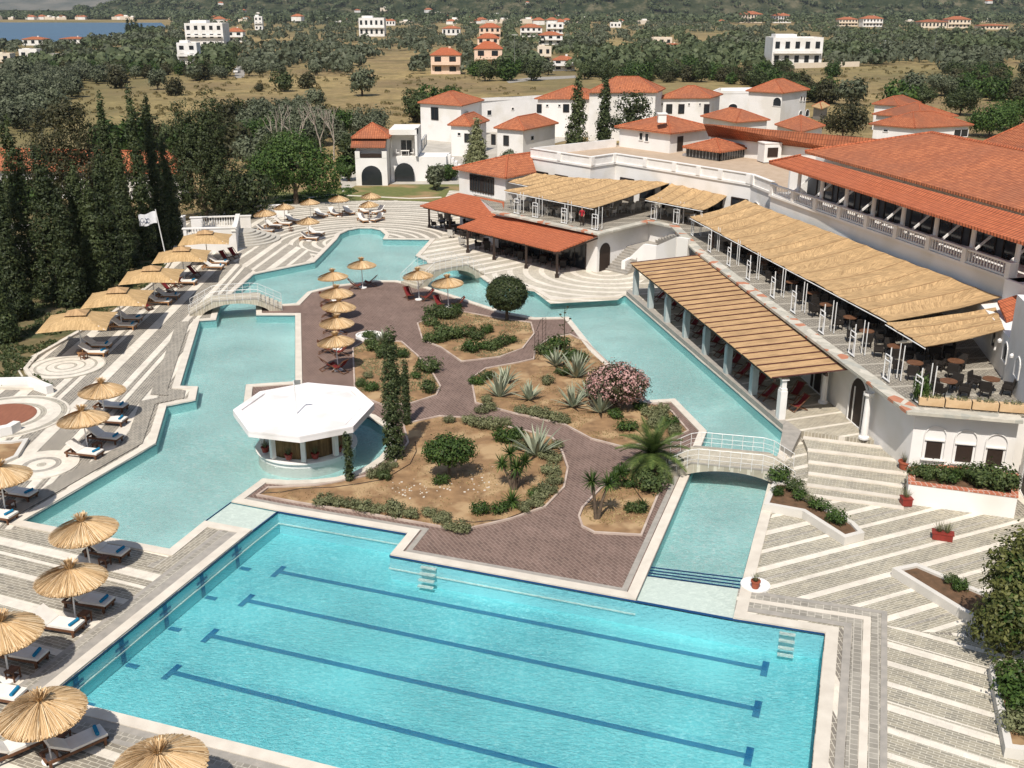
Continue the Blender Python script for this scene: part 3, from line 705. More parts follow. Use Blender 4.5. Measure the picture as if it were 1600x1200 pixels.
# lower walls under the coping: arched doors behind the pergola
A, B = Tt[4], Tt[5]
def on(A, B, lst, parent, **k):
    for r in lst: px_open(parent, A, B, r, **k)
dd0, dd1 = ray_wall(A, B, 1330, 615)[0], ray_wall(A, B, 1358, 634)[0]
for (s0, s1) in [(dd0-k*5.6, dd1-k*5.6) for k in range(5)]:
    o = opening(tb, A, B, s0, s1, ZP, ZP+2.9, name='arched_door', arch=True, mat=DARK, fmat=TRIM, out=.06)
    [(lambda m: (m.beam(wall_pt(A, B, s0+(s1-s0)*k/4, ZP, .09), wall_pt(A, B, s0+(s1-s0)*k/4, ZP+2.2, .09), .1, .05), part('curtain', m, CUSH, o)))(MB()) for k in (1, 3)]
# arched niche windows of the front wall
A, B = Tt[5], Tt[6]
for r in ((1446, 690, 1471, 716), (1493, 696, 1519, 722), (1541, 702, 1566, 728)):
    x0, y0, x1, y1 = r; s0, _ = ray_wall(A, B, x0, (y0+y1)/2); s1, _ = ray_wall(A, B, x1, (y0+y1)/2); _, zt = ray_wall(A, B, (x0+x1)/2, y0); _, zb = ray_wall(A, B, (x0+x1)/2, y1)
    o = opening(tb, A, B, s0, s1, zb, zt, mat=DARK, frame=False, out=.012)
    m = MB(); w = (s1-s0)
    loop = [(s0-.14, zb-.1), (s0-.14, zt+.35)]+[((s0+s1)/2-(w/2+.14)*math.cos(math.pi*k/10), zt+.35+(w/2+.14)*math.sin(math.pi*k/10)) for k in range(11)]+[(s1+.14, zt+.35), (s1+.14, zb-.1)]
    pts = [wall_pt(A, B, s, z, .05) for s, z in loop]
    for p, q in zip(pts, pts[1:]): m.beam(p, q, .07, .05)
    m.beam(wall_pt(A, B, s0-.2, zb-.06, .1), wall_pt(A, B, s1+.2, zb-.06, .1), .16, .06); m.beam(wall_pt(A, B, s0-.1, zt+.1, .05), wall_pt(A, B, s1+.1, zt+.1, .05), .08, .07)
    part('frame', m, TRIM, o)
# stair from the plaza up to the terrace
st = empty('stair', U(960, 415), 'curved white stair climbing the wall beside the tiled restaurant roof', 'stair')
mb = MB(); a0, b0, a1, b1 = U(937, 420), U(979, 430), U(982, 384, 1.75), U(1006, 390, 1.75); N = 10
for k in range(N):
    f, g = k/N, (k+1)/N; P = [a0.lerp(a1, f), b0.lerp(b1, f), b0.lerp(b1, g), a0.lerp(a1, g)]
    mb.prism([Vector((p.x, p.y)) for p in (P[0], P[1], b1, a1)], k*.175-.02 if k else 0, (k+1)*.175)
part('step', mb, COPE2, st)
mb = MB(); mb.prism([Vector((p.x, p.y)) for p in (a1, b1, U(1030, 378, 1.9), U(1022, 372, 1.9))], 0, 1.76)
c0, c1 = U(1024, 378, 1.8), U(1060, 368, 3.6)
for k in range(8):
    f, g = k/8, (k+1)/8; p, q = c0.lerp(c1, f), c0.lerp(c1, g); n = Vector((.45, .9, 0)).normalized()*1.0
    mb.prism([Vector((v.x, v.y)) for v in (p, q, q+n, p+n)], 0, 1.8+(k+1)*.23)
part('landing', mb, COPE2, st)
mb = MB(); pr = [((974, 408), 1.1), ((985, 402), 1.1), ((1007, 381), 2.6), ((1028, 384), 2.7), ((1060, 370), 4.3), ((1077, 373), 4.3)]
V = [U(*p, z) for p, z in pr]
for p, q in zip(V, V[1:]):
    d = (q-p).to_2d().normalized(); n = Vector((-d.y, d.x, 0))*.18
    mb.add([Vector((p.x, p.y, 0))-n, Vector((q.x, q.y, 0))-n, Vector((q.x, q.y, 0))+n, Vector((p.x, p.y, 0))+n, p-n, q-n, q+n, p+n], [(0, 1, 5, 4), (1, 2, 6, 5), (2, 3, 7, 6), (3, 0, 4, 7), (4, 5, 6, 7)])
part('parapet', mb, WALL, st)
# ---------------------------------------------------------------- pergola
pg = empty('pergola', U(1100, 520), 'long pergola roofed with pale reed battens on marble pillars beside the lagoon pool', 'pergola')
c = [U(985, 411, 3.05), U(1100, 398, 3.65), U(1379, 572, 3.65), U(1206, 591, 3.05)]
mb = MB(); nb = 26
for k in range(nb):
    f, g = (k+.0)/nb, (k+1)/nb
    dz = Vector((0, 0, rnd.uniform(-.012, .012)))
    mb.slab([[c[0].lerp(c[3], f)+dz, c[1].lerp(c[2], f)+dz, c[1].lerp(c[2], g-.003)+dz, c[0].lerp(c[3], g-.003)+dz]], .03)
mb.cm = 1
for k in range(nb+1):
    f = k/nb; up = Vector((0, 0, .035)); mb.beam(c[0].lerp(c[3], f)+up, c[1].lerp(c[2], f)+up, .075, .05)
part('roof', mb, [STRAW2, plain('red_brown_batten', (.10, .035, .028), .7)], pg)
mb = MB()
for f in (.0, .5, 1.): mb.beam(c[0].lerp(c[1], f*.94+.03)-Vector((0, 0, .16)), c[3].lerp(c[2], f*.94+.03)-Vector((0, 0, .16)), .14, .2)
part('beam', mb, DARK, pg)
MARB = mat_noise('grey_marble', (.50, .54, .53), (.30, .35, .35), 1.2, .6, .05, stretch=(3, 3, .5), detail=8)
PILL = [(993, 461), (1016, 482), (1042, 504), (1071, 528), (1102, 554), (1136, 584), (1176, 617), (1219, 655)]
pd_ = (U(1219, 655)-U(993, 461)).to_2d().angle_signed(Vector((0, 1)))
for i, p in enumerate(PILL):
    P = U(*p, ZP); m = MB(); rz = -R(101)+math.pi/2*0
    ang = math.atan2((c[3]-c[0]).y, (c[3]-c[0]).x)
    m.box((P.x, P.y, ZP+.9), (.46, .40, 1.8), ang); m.box((P.x, P.y, ZP+1.88), (.40, .36, .16), ang); m.box((P.x, P.y, ZP+2.2), (.30, .28, .56), ang); m.box((P.x, P.y, ZP+2.52), (.52, .46, .1), ang)
    part('pillar', m, MARB if i < 7 else TRIM, pg)
# back columns
for s in [ray_wall(Tt[4], Tt[5], 1367, 640)[0]-k*5.6 for k in range(5)]:
    P = wall_pt(Tt[4], Tt[5], s, ZP, .45); m = MB(); m.lathe([(.30, 0), (.30, .12), (.20, .2), (.17, 2.3), (.17, 2.5), (.30, 2.6), (.30, 2.75)], 12, P); part('column', m, TRIM, pg)
m = MB(); P = U(1358, 640, ZP); m.box((P.x, P.y, ZP+.17), (.95, .8, .34), .3); m.box((P.x, P.y, ZP+.42), (.8, .65, .16), .3); m.box((P.x, P.y, ZP+.58), (.72, .6, .14), .3)
o = m.build('pedestal', TRIM); tag(o, 'white stepped stone pedestal at the end of the pergola wall', 'pedestal')
# ---------------------------------------------------------------- reed canopies over the terrace with their frames
SEAM = plain('seam_cord', (.30, .18, .09), .9)
def canopy(label, px, outer, nseam, sag=.25, nx=16, along='ab'):
    """px: four corners (outer a, outer b, inner b, inner a) with heights; slightly sagging reed sheet"""
    P = [U(x, y, z) for x, y, z in px]; ct = sum(P, Vector((0, 0, 0)))/4
    e = empty('canopy', (ct.x, ct.y, ZT), label, 'canopy', 'reed canopies over the terrace')
    mb = MB(); ny = 10; V = []; NX_ = nseam*4
    for j in range(ny+1):
        for i in range(NX_+1):
            f, g = i/NX_, j/ny
            p = P[0].lerp(P[1], f).lerp(P[3].lerp(P[2], f), g)
            z = -sag*math.sin(math.pi*g)*(.6+.4*math.sin(i*1.3)) - .05*abs(math.sin(math.pi*f*nseam))+noise.noise(Vector((f*9, g*4, ct.x)))*.07
            jit = Vector((0, 0, 0))
            if j == 0: jit = (P[0]-P[3]).normalized()*noise.noise(Vector((i*.9, ct.x, 0)))*.12
            V.append(p+Vector((0, 0, z))+jit)
    F = [(j*(NX_+1)+i, j*(NX_+1)+i+1, (j+1)*(NX_+1)+i+1, (j+1)*(NX_+1)+i) for j in range(ny) for i in range(NX_)]
    n = len(V); mb.add(V+[v-Vector((0, 0, .03)) for v in V], F+[tuple(q+n for q in f[::-1]) for f in F])
    mb.cm = 1
    for k in range(1, nseam):
        for j in range(ny): mb.beam(V[j*(NX_+1)+k*4]+Vector((0, 0, .012)), V[(j+1)*(NX_+1)+k*4]+Vector((0, 0, .012)), .035, .02)
    part('reed_sheet', mb, [STRAW, SEAM], e)
    mb = MB()
    mb.tube([P[0]-Vector((0, 0, .14)), P[1]-Vector((0, 0, .14))], .04, 5); part('rail', mb, METAL, e)
    return e
canopy('largest reed canopy sloping down over the long right-hand terrace below the balcony', [(1078, 339, 5.5), (1389, 502, 5.5), (1566, 464, 6.5), (1165, 312, 6.5)], None, 14)
canopy('small torn reed canopy at the near end of the long terrace beside the tiled eave', [(1384, 504, 5.5), (1446, 541, 5.5), (1570, 514, 6.2), (1556, 480, 6.2)], None, 3, .15)
canopy('wide reed canopy over the terrace tables above the tiled restaurant roof', [(787, 297, 5.7), (927, 325, 5.6), (1052, 284, 6.4), (880, 276, 6.5)], None, 7)
canopy('small square reed canopy between the wide one and the long one', [(1008, 311, 5.7), (1098, 328, 5.6), (1145, 298, 6.4), (1054, 283, 6.5)], None, 5)
canopy('narrow reed canopy at the far left corner of the terrace by the window', [(793, 283, 5.8), (827, 290, 5.8), (880, 275, 6.5), (838, 270, 6.5)], None, 3, .1)
fr = empty('awning_stand', (0, 0, 0), 'white tubular stand for the reed canopy on the terrace coping', 'stand', 'white canopy frames along the terrace edge')
for dx in (-.34, .34):
    m = MB(); m.tube([(dx, 0, 0), (dx, 0, 1.35), (dx*.9, 0, 1.42)], .035, 6); local('post', m, METAL, fr)
m = MB(); m.tube([(-.34, 0, 1.4), (.34, 0, 1.4)], .035, 6); local('crossbar', m, METAL, fr); m = MB(); m.tube([(-.34, 0, 1.1), (.34, 0, 1.1)], .03, 6); local('crossbar', m, METAL, fr); m = MB(); m.tube([(-.4, 0, .04), (.4, 0, .04)], .045, 6)
local('base_rail', m, METAL, fr)
m = MB(); m.tube([(0, .1, 0), (0, .1, 1.85)], .035, 6); m.tube([(.2, .75, 0), (.2, .75, 2.0)], .03, 6); m.tube([(-.25, .75, 0), (-.25, .75, 2.0)], .03, 6); local('mast', m, METAL, fr)
FR = [(803, 331, 'left'), (832, 336, 'c'), (877, 347, 'c'), (925, 356, 'c'), (1017, 342, 'm'), (1052, 350, 'm'), (1075, 371, 'r'), (1102, 388, 'r'), (1132, 407, 'r'), (1162, 428, 'r'), (1200, 452, 'r'), (1232, 474, 'r'), (1276, 504, 'r'), (1323, 536, 'r'), (1377, 575, 'r'), (1424, 612, 'r')]
for i, (x, y, k) in enumerate(FR):
    A, B = (Tt[0], Tt[1]) if x < 930 else ((Tt[2], Tt[3]) if x < 1060 else ((Tt[3], Tt[4]) if x < 1090 else (Tt[4], Tt[5])))
    s, z = ray_wall(A, B, x, y); P = wall_pt(A, B, s, ZT, -.35); d = (B-A).to_2d()
    place(fr, (P.x, P.y, ZT+.02), math.atan2(d.y, d.x))
# ---------------------------------------------------------------- hall with the balcony
hp0, hp1 = U(1205, 287, 8.5), U(1591, 415, 8.5)
hd = (hp1-hp0).to_2d().normalized(); hn = Vector((-hd.y, hd.x))     # into the building
hl = empty('hall_building', (30, 78, 0), 'large white hall with an orange tiled roof and a balustraded balcony above the reed canopies', 'building')
def H(s, dpt): v = Vector((hp0.x, hp0.y))+hd*s+hn*dpt; return v
LEN = (hp1-hp0).to_2d().length
mb = MB(); mb.prism([H(0, .05), H(LEN+.3, .05), H(LEN+.3, 16), H(0, 16)], 0, 7.5); mb.prism([H(1.5, 3.2), H(LEN+8, 3.2), H(LEN+8, 14), H(1.5, 14)], 7.4, 10.9)
mb.prism([H(-.1, -.12), H(LEN+.45, -.12), H(LEN+.45, 3.6), H(-.1, 3.6)], 7.42, 7.6)
mb.prism([H(LEN-.5, -.35), H(LEN+6, -.35), H(LEN+6, 3.6), H(LEN-.5, 3.6)], 3.6, 7.6)
mb.prism([H(.2, 1.5), H(.45, 1.5), H(.45, 3.3), H(.2, 3.3)], 7.5, 10.6)
part('wall', mb, WALL, hl)
pedx = [1207, 1240, 1275, 1313, 1355, 1401, 1452, 1509, 1578]; ss = []
for x in pedx:
    y = 287+(x-1205)*(415-287)/(1591-1205); ss.append(ray_wall(hp0, hp1, x, y)[0])
for i, s in enumerate(ss):
    P = H(s, .1); m = MB(); m.box((P.x, P.y, 8.03), (.42, .42, .92), math.atan2(hd.y, hd.x)); m.box((P.x, P.y, 8.5), (.52, .52, .1), math.atan2(hd.y, hd.x)); part('pedestal', m, TRIM, hl)
    if i:
        Q = H(s, .45); m = MB(); m.lathe([(.20, 0), (.17, .2), (.15, 2.9), (.21, 3.0)], 12, (Q.x, Q.y, 7.6)); part('column', m, TRIM, hl)
    if i < len(ss)-1:
        m = MB(); s1 = ss[i+1]; a, b = H(s+.2, .1), H(s1-.2, .1)
        m.beam((a.x, a.y, 8.45), (b.x, b.y, 8.45), .2, .12); m.beam((a.x, a.y, 7.68), (b.x, b.y, 7.68), .2, .12)
        nbl = max(6, int((s1-s)/.30))
        for k in range(nbl):
            q = H(s+.2+(s1-s-.4)*(k+.5)/nbl, .1); m.lathe([(.035, 7.74), (.06, 7.9), (.028, 8.2), (.045, 8.39)], 6, (q.x, q.y, 0))
        part('balustrade', m, TRIM, hl)
opening(hl, H(.5, 3.2), H(LEN+.2, 3.2), .1, LEN-.4, 7.61, 10.4, name='shade_panel', mat=plain('balcony_shade', (.045, .05, .06), .5), frame=False, out=.02)  # dark sheet on the back wall, painting the shade under the deep eave
for k in range(9):      # dark room openings and party walls at the back of the balcony
    s = 2.2+k*3.4; a = H(s, 3.2); b = H(s+2.6, 3.2)
    opening(hl, a, b, 0, 2.6, 7.62, 9.9, name='balcony_door', mat=GLASS, out=.03, fmat=DARK)
    q0, q1 = H(s-.4, .9), H(s-.4, 3.2); m = MB(); m.beam((q0.x, q0.y, 7.8), (q1.x, q1.y, 9.6), .10, .14); part('strut', m, TRIM, hl)
e0, e1 = U(1202, 253, 10.5), U(1607, 381, 10.5); u0, u1 = U(1251, 243, 11.35), U(1612, 341, 11.35)
e1 = e0+(e1-e0)*1.25; u1 = u0+(u1-u0)*1.28
mb = MB(); mb.slab([[e0, e1, u1, u0]], .18); part('balcony_roof', mb, TILEN, hl)
f0, f1 = U(1258, 236, 11.6), U(1612, 332, 11.6); f1 = f0+(f1-f0)*1.25
r0, r1 = U(1455, 207, 13.6), U(1640, 243, 13.6); bk0 = r0*2-f0; bk0.z = 11.6
bk0 = Vector((r0.x+8, r0.y+2, 11.6)); bk1 = r1+Vector((8, 0, 0)); bk1.z = 11.6
mb = MB(); mb.slab([[f0, f1, r1, r0], [r0, r1, bk1, bk0], [f0, r0, bk0]], .2); rf = part('roof', mb, TILE, hl)
mb = MB(); mb.tube([f0, r0], .13, 6); mb.tube([r0, r1], .14, 6); mb.tube([u0+Vector((0, 0, .05)), e0+Vector((0, 0, .05))], .1, 6); part('ridge', mb, TILEN, rf)
hiphouse('tiled_building', 'far pyramid roof of orange tiles peeping over the ridge of the large hall', (1535, 222), (1605, 238), (1700, 222), 12.5, 0, 1.7, roof=TILEO, cat='building')
# wing at the right edge, along the end of the terrace
wa, wb = U(1530, 541, ZT), U(1566, 590, ZT); wd = (wb-wa).to_2d().normalized()
wg = empty('side_wing', (wb.x, wb.y, 0), 'white wing with a stub of orange tiled eave and wall lamps at the right edge', 'building')
we = Vector((wa.x, wa.y))+wd*26; wn = Vector((-wd.y, wd.x)); wa2 = Vector((wa.x, wa.y))-wd*2
mb = MB(); mb.prism([wa2, Vector((wb.x, wb.y)), Vector((wb.x, wb.y))+wn*9, wa2+wn*9], 0, 6.1); wb2 = Vector((wb.x, wb.y)); mb.prism([wb2+wd*.3-wn*.05, we, we+wn*9, wb2+wd*.3+wn*9], 0, 8.6); part('wall', mb, WALL, wg)
A3 = Vector((wa.x, wa.y, 0)); B3 = Vector((we.x, we.y, 0))
q = [U(1562, 470, 7.4), U(1573, 500, 6.5), U(1606, 494, 6.9), U(1606, 455, 7.6)]
tl0 = Vector((wa.x, wa.y)); m = MB()
p0, p1 = tl0-wd*2.2-wn*.6, tl0+wd*12-wn*.6
m.slab([[U(1559, 470, 6.9), U(1573, 500, 6.3), U(1640, 479, 6.3), U(1626, 449, 6.9)]], .16); part('roof', m, TILEN, wg)
for s in (2.6, 5.2, 7.8):
    opening(wg, A3, B3, s, s+.9, ZT+.9, ZT+2.0, arch=True, mat=GLASS, out=.03)
for s in (1.6, 4.4, 7.1):
    m = MB(); P = wall_pt(A3, B3, s, ZT+1.7, .1); m.lathe([(0, -.12), (.1, -.08), (.12, .05), (.05, .14), (0, .15)], 8, P); part('wall_lamp', m, TRIM, wg)
for s in (12.2, 16.0, 19.6): opening(wg, A3, B3, s, s+1.7, .0, 2.6, name='arched_door', arch=True, mat=DARK, out=.04)
# ---------------------------------------------------------------- flat-roofed block with the parapet
ZF = 8.5
Fp = UL([(829, 231), (923, 245), (962, 239.5), (1060, 254), (1175, 272), (1207, 284)], ZF)
fb = empty('flat_roof_building', (10, 105, 0), 'long white block with a gravel flat roof and moulded parapet behind the reed canopies', 'building')
bkp = [Vector((40, 92, 0)), Vector((36, 122, 0)), Vector((14, 131, 0)), Vector((U(961, 217, ZF).x, U(961, 217, ZF).y, 0))]
full = [Vector((p.x, p.y)) for p in Fp]+[Vector((p.x, p.y)) for p in bkp]
mb = MB(); mb.prism(full, 0, 7.6); part('wall', mb, WALL, fb)
mb = MB(); mb.flat([full], 7.62); part('roof', mb, mat_noise('roof_gravel', (.48, .37, .27), (.40, .30, .21), 1.5, .95, .3, detail=8), fb)
mb = MB(); ring(mb, Fp, 0, .22, 7.6, ZF-.08, False); ring(mb, Fp, -.08, .30, ZF-.08, ZF, False); ring(mb, Fp, -.12, .1, 7.42, 7.62, False)
ring(mb, [Fp[0], Vector((bkp[3].x, bkp[3].y, 0))], .0, -.25, 7.6, ZF, False)
for (a, b), ks in (((0, 1), (.5,)), ((1, 2), (.05, .95)), ((2, 3), (.5, .95)), ((3, 4), (.3, .6, .97)), ((4, 5), (.1,))):
    for k in ks: P = Fp[a].lerp(Fp[b], k); mb.box((P.x, P.y, 8.05), (.5, .36, .86), math.atan2((Fp[b]-Fp[a]).y, (Fp[b]-Fp[a]).x))
part('parapet', mb, TRIM, fb)
A, B = Fp[0], Fp[1]
for (a, b, n) in ((0, 1, 3), (2, 3, 3), (3, 4, 3)):
    Ln = (Fp[b]-Fp[a]).to_2d().length
    for k in range(n): s = Ln*(k+.3)/n; opening(fb, Fp[a], Fp[b], s, s+2.0, ZT, ZT+2.3, name='glass_door', mat=GLASS, fmat=DARK, out=.04)
opening(fb, Fp[4], Fp[5], .6, 2.6, ZT, ZT+2.4, name='arched_door', arch=True, mat=GLASS, out=.04)
e, w_ = hiphouse('rooftop_house', 'white rooftop house with a pyramid tiled roof standing on the gravel flat roof', (960, 197.5), (1048, 208), (1119, 199.5), 9.9, 7.62, 1.3, over=.45, cat='house', wins=(('l', [(999, 207, 1005, 219), (1008, 208, 1014, 221)]), ('r', [(1058, 213, 1067, 236, (('name', 'door'), ('mat', DARK), ('frame', False)))])))
m = MB(); P = U(1034, 186, 11.2); m.box((P.x, P.y, 11.3), (.9, .9, .9)); m.box((P.x, P.y, 11.8), (1.1, 1.1, .12)); part('chimney', m, WALL, e)
e, w_ = hiphouse('skylight', 'low glazed roof lantern with a tiled pyramid roof on the gravel roof', (1066, 229), (1126, 237), (1171, 230), 8.7, 7.7, .9, over=.35, cat='roof lantern', wall=GLASS)
m = MB(); cs_ = [U(*p, 7.65) for p in ((1066, 243), (1121, 251), (1169, 244))]; cs_.append(cs_[0]+cs_[2]-cs_[1]); m.prism(cs_, 7.6, 7.85); part('base', m, TRIM, e)
m = MB()
for a, b in ((0, 1), (1, 2)):
    for k in range(11): q = w_[a].lerp(w_[b], k/10); m.box((q.x, q.y, 8.2), (.08, .08, 1.0))
part('mullion', m, GREYM, e)
for lab, x, y, d in (('large white ventilation box on the gravel roof beside the hall', 1201, 253, (1.9, 1.6, 1.9)), ('low white air conditioner with a dark grille by the hall roof', 1238, 247, (2.2, 1.4, 1.2))):
    P = U(x, y, 7.65); e = empty('air_conditioner', P, lab, 'air conditioner'); m = MB(); m.box((P.x, P.y, 7.72+d[2]/2), d, .2); m.box((P.x, P.y, 7.72+d[2]+.05), (d[0]+.12, d[1]+.12, .08), .2); part('casing', m, TRIM, e)
    m = MB(); m.box((P.x+.15, P.y-d[1]/2-.02, 7.8+d[2]/2), (d[0]*.6, .06, d[2]*.5), .2); part('grille', m, DARK, e)
m = MB(); P = U(1033, 233, 7.65); m.tube([P, P+Vector((0, 0, 3.2))], .035, 6); [m.tube([P+Vector((-.5, 0, 3.1-k*.3)), P+Vector((.5, 0, 3.1-k*.3))], .015, 4) for k in range(4)]
tag(m.build('aerial', GREYM), 'thin metal aerial mast on the flat roof before the rooftop house', 'aerial')
# long low tiled range behind the flat roof
lr = empty('long_range', U(1200, 230, 0), 'long low range with one unbroken tiled slope behind the gravel roof', 'building')
a, b, c_, d_ = U(1107, 211, 9.6), U(1330, 237, 9.6), U(1395, 219, 11.0), U(1100, 193, 11.0)
mb = MB(); mb.slab([[a, b, c_, d_], [d_, c_, c_+Vector((2, 5, -1.6)), d_+Vector((2, 5, -1.6))]], .15); part('roof', mb, TILEO, lr)
mb = MB(); mb.prism([Vector((p.x, p.y)) for p in (a+Vector((.3, .4, 0)), b+Vector((0, .4, 0)), c_+Vector((2, 4, 0)), d_+Vector((2, 4, 0)))], 0, 9.5); part('wall', mb, WALL, lr)
# ---------------------------------------------------------------- tiled restaurant canopy on dark posts
rs = empty('restaurant', U(800, 370), 'open restaurant with a stepped orange tiled lean-to roof on dark wooden posts', 'restaurant')
ze, zu = 2.75, 3.75
E1, E2, E3, E4, E5, E6 = U(656, 321, ze), U(747, 341.5, ze), U(714, 354, ze-.35), U(870, 392.5, ze-.35), U(934, 367, zu-.2), U(787, 327, zu)
E7, E8 = U(788, 315, zu+.1), U(716, 301, zu+.1)
mb = MB(); mb.slab([[E1, E2, E6, E7, E8], [E3, E4, E5, E6, E2]], .14); ro = part('roof', mb, TILEN, rs)
posts = [(671, 356), (703, 365), (731, 395), (772, 406), (822, 419.5), (870, 434)]
for x, y in posts:
    P = U(x, y); m = MB(); zt_ = 2.6 if x < 720 else 2.35
    m.box((P.x, P.y, zt_/2), (.22, .22, zt_)); m.box((P.x, P.y, .15), (.34, .34, .3)); m.box((P.x, P.y, zt_-.1), (.7, .2, .14)); part('post', m, DARK, rs)
mb = MB()
for a, b in ((E1, E2), (E3, E4)): mb.beam(a-Vector((-.4, -.3, .24)), b-Vector((-.1, -.3, .24)), .16, .2)
for k in range(12): p = E3.lerp(E4, k/11); q_ = E2.lerp(E5, k/11); mb.beam(p-Vector((0, 0, .2)), q_-Vector((0, 0, .3)), .08, .12)
part('beam', mb, DARK, rs)
# the room above it, with the long window
ub = empty('restaurant_upper', U(760, 300, 3.5), 'white upper room with a hipped tiled roof and long dark window above the restaurant', 'building')
L_, F_, R_ = U(707, 262.5, 6.3), U(790, 277.5, 6.3), U(838, 268, 6.3); B_ = L_+R_-F_
pk = U(793, 243, 7.9); pk2 = U(829, 238.5, 7.9)
mb = MB(); mb.slab([[L_, F_, pk], [F_, R_, pk2, pk], [L_, pk, pk2, B_]], .15); ro = part('roof', mb, TILE, ub)
mb = MB(); mb.tube([L_, pk], .12, 6); mb.tube([F_, pk], .12, 6); mb.tube([pk, pk2], .12, 6); part('ridge', mb, TILEN, ro)
lp = [Vector((p.x, p.y)) for p in (L_, F_, R_, B_)]; s = 1 if area(lp) > 0 else -1; wl = offset_loop(lp, .55*s)
mb = MB(); mb.prism(wl, 0, 6.28); part('wall', mb, WALL, ub)
o = px_open(ub, wl[0], wl[1], (735, 275, 772, 300), fmat=DARK)
m = MB(); s0, _ = ray_wall(wl[0], wl[1], 735, 288); s1, _ = ray_wall(wl[0], wl[1], 772, 288)
for k in range(1, 9): m.beam(wall_pt(wl[0], wl[1], s0+(s1-s0)*k/9, 4.0, .06), wall_pt(wl[0], wl[1], s0+(s1-s0)*k/9, 5.7, .06), .06)
part('mullion', m, DARK, o)
Lr = (Tt[1]-Tt[0]).to_2d().length
for k in range(4): opening(rs, Tt[0], Tt[1], .4+k*(Lr-1.6)/4, .4+(k+.94)*(Lr-1.6)/4, .05, 2.55, name='shade_panel', mat=GLASS, fmat=DARK, out=.05)  # wide dark panels put the shade of the deep interior onto the wall
opening(rs, Tt[1], Tt[2], .35, 1.9, .05, 2.6, name='arched_opening', arch=True, mat=DARK, frame=False, out=.03)
# arch in the wall at the restaurant's open end
A, B = U(933, 418), U(912, 400)
m = MB(); m.prism([Vector(p) for p in ((Tt[1].x, Tt[1].y), (Tt[1].x+.3, Tt[1].y+.3), (-6, 124), (-8, 122))], 0, 3.6)
# ---------------------------------------------------------------- bar in the pool
bc = (U(464, 640, 2.9)+U(470, 650, 2.9))/2
bar = empty('pool_bar', (0, 0, 0), 'octagonal white roofed pool bar standing in the shallow pool', 'bar')
oc_px = [(364, 643), (388, 676), (468, 685), (552, 669), (585, 633), (555, 607), (481, 600), (406, 614)]
oc = UL(oc_px, 2.3); ctr = sum(oc, Vector((0, 0, 0)))/8; bar.location = (ctr.x, ctr.y, 0)
mb = MB(); mb.prism(oc, 2.05, 2.3); L1 = offset_loop(oc, .55 if area(oc) > 0 else -.55); apex = ctr+Vector((0, 0, .18))
for i in range(8): a, b = L1[i], L1[(i+1) % 8]; a, b = Vector((a[0], a[1], 2.33)), Vector((b[0], b[1], 2.33)); mb.face([a, b, apex]); mb.face([a-Vector((0, 0, .04)), b-Vector((0, 0, .04)), b, a])
ring(mb, oc, 0, (.42 if area(oc) > 0 else -.42), 2.28, 2.4)
ro = part('roof', mb, mat_noise('roof_membrane', (.80, .76, .74), (.74, .70, .68), .5, .8, .05, detail=8, c3=(.66, .62, .59), s3=.5), bar)
L2 = offset_loop(oc, (.95 if area(oc) > 0 else -.95)); mb = MB(); mb.prism(L2, 1.82, 2.05); part('ceiling_band', mb, TRIM, bar)
rad = sum((Vector(p[:2])-ctr.to_2d()).length for p in L2)/8
rad_c = 2.72
for k, p in enumerate(L2):
    m = MB(); q = ctr.to_2d().lerp(Vector(p[:2]), .93*rad_c/rad); m.box((q.x, q.y, 1.1), (.24, .24, 1.5), k*.78); part('column', m, TRIM, bar)
prf = [(rad_c*.98, DS), (rad_c*.97, .16), (rad_c*1.02, .2), (rad_c*1.02, .27), (rad_c*.80, .27), (rad_c*.80, .1)]
m = MB(); m.lathe(prf, 48, (ctr.x, ctr.y, 0)); part('counter', m, WALL, bar, smooth=False)
m = MB(); m.lathe([(rad_c*.8, .12), (0, .12)], 32, (ctr.x, ctr.y, 0)); part('floor', m, COPE2, bar)
REED = straw_mat('reed_screen', (.30, .20, .10), (.19, .12, .06)); m = MB(); m.lathe([(rad_c*.78, .12), (rad_c*.78, 1.9)], 8, (ctr.x, ctr.y, 0)); part('reed_screen', m, REED, bar)
P = U(464, 646, 2.45); e = empty('flag_mast', P, 'short mast with a pennant on the white roof of the pool bar', 'mast'); m = MB(); m.tube([P, P+Vector((-.05, 0, 1.9))], .035, 6); part('pole', m, METAL, e)
m = MB(); m.add([P+Vector(v) for v in ((-.05, 0, 1.9), (.30, .1, 1.88), (.28, .12, 1.62), (-.05, 0, 1.62))], [(0, 1, 2, 3)]); part('pennant', m, GREYM, e)
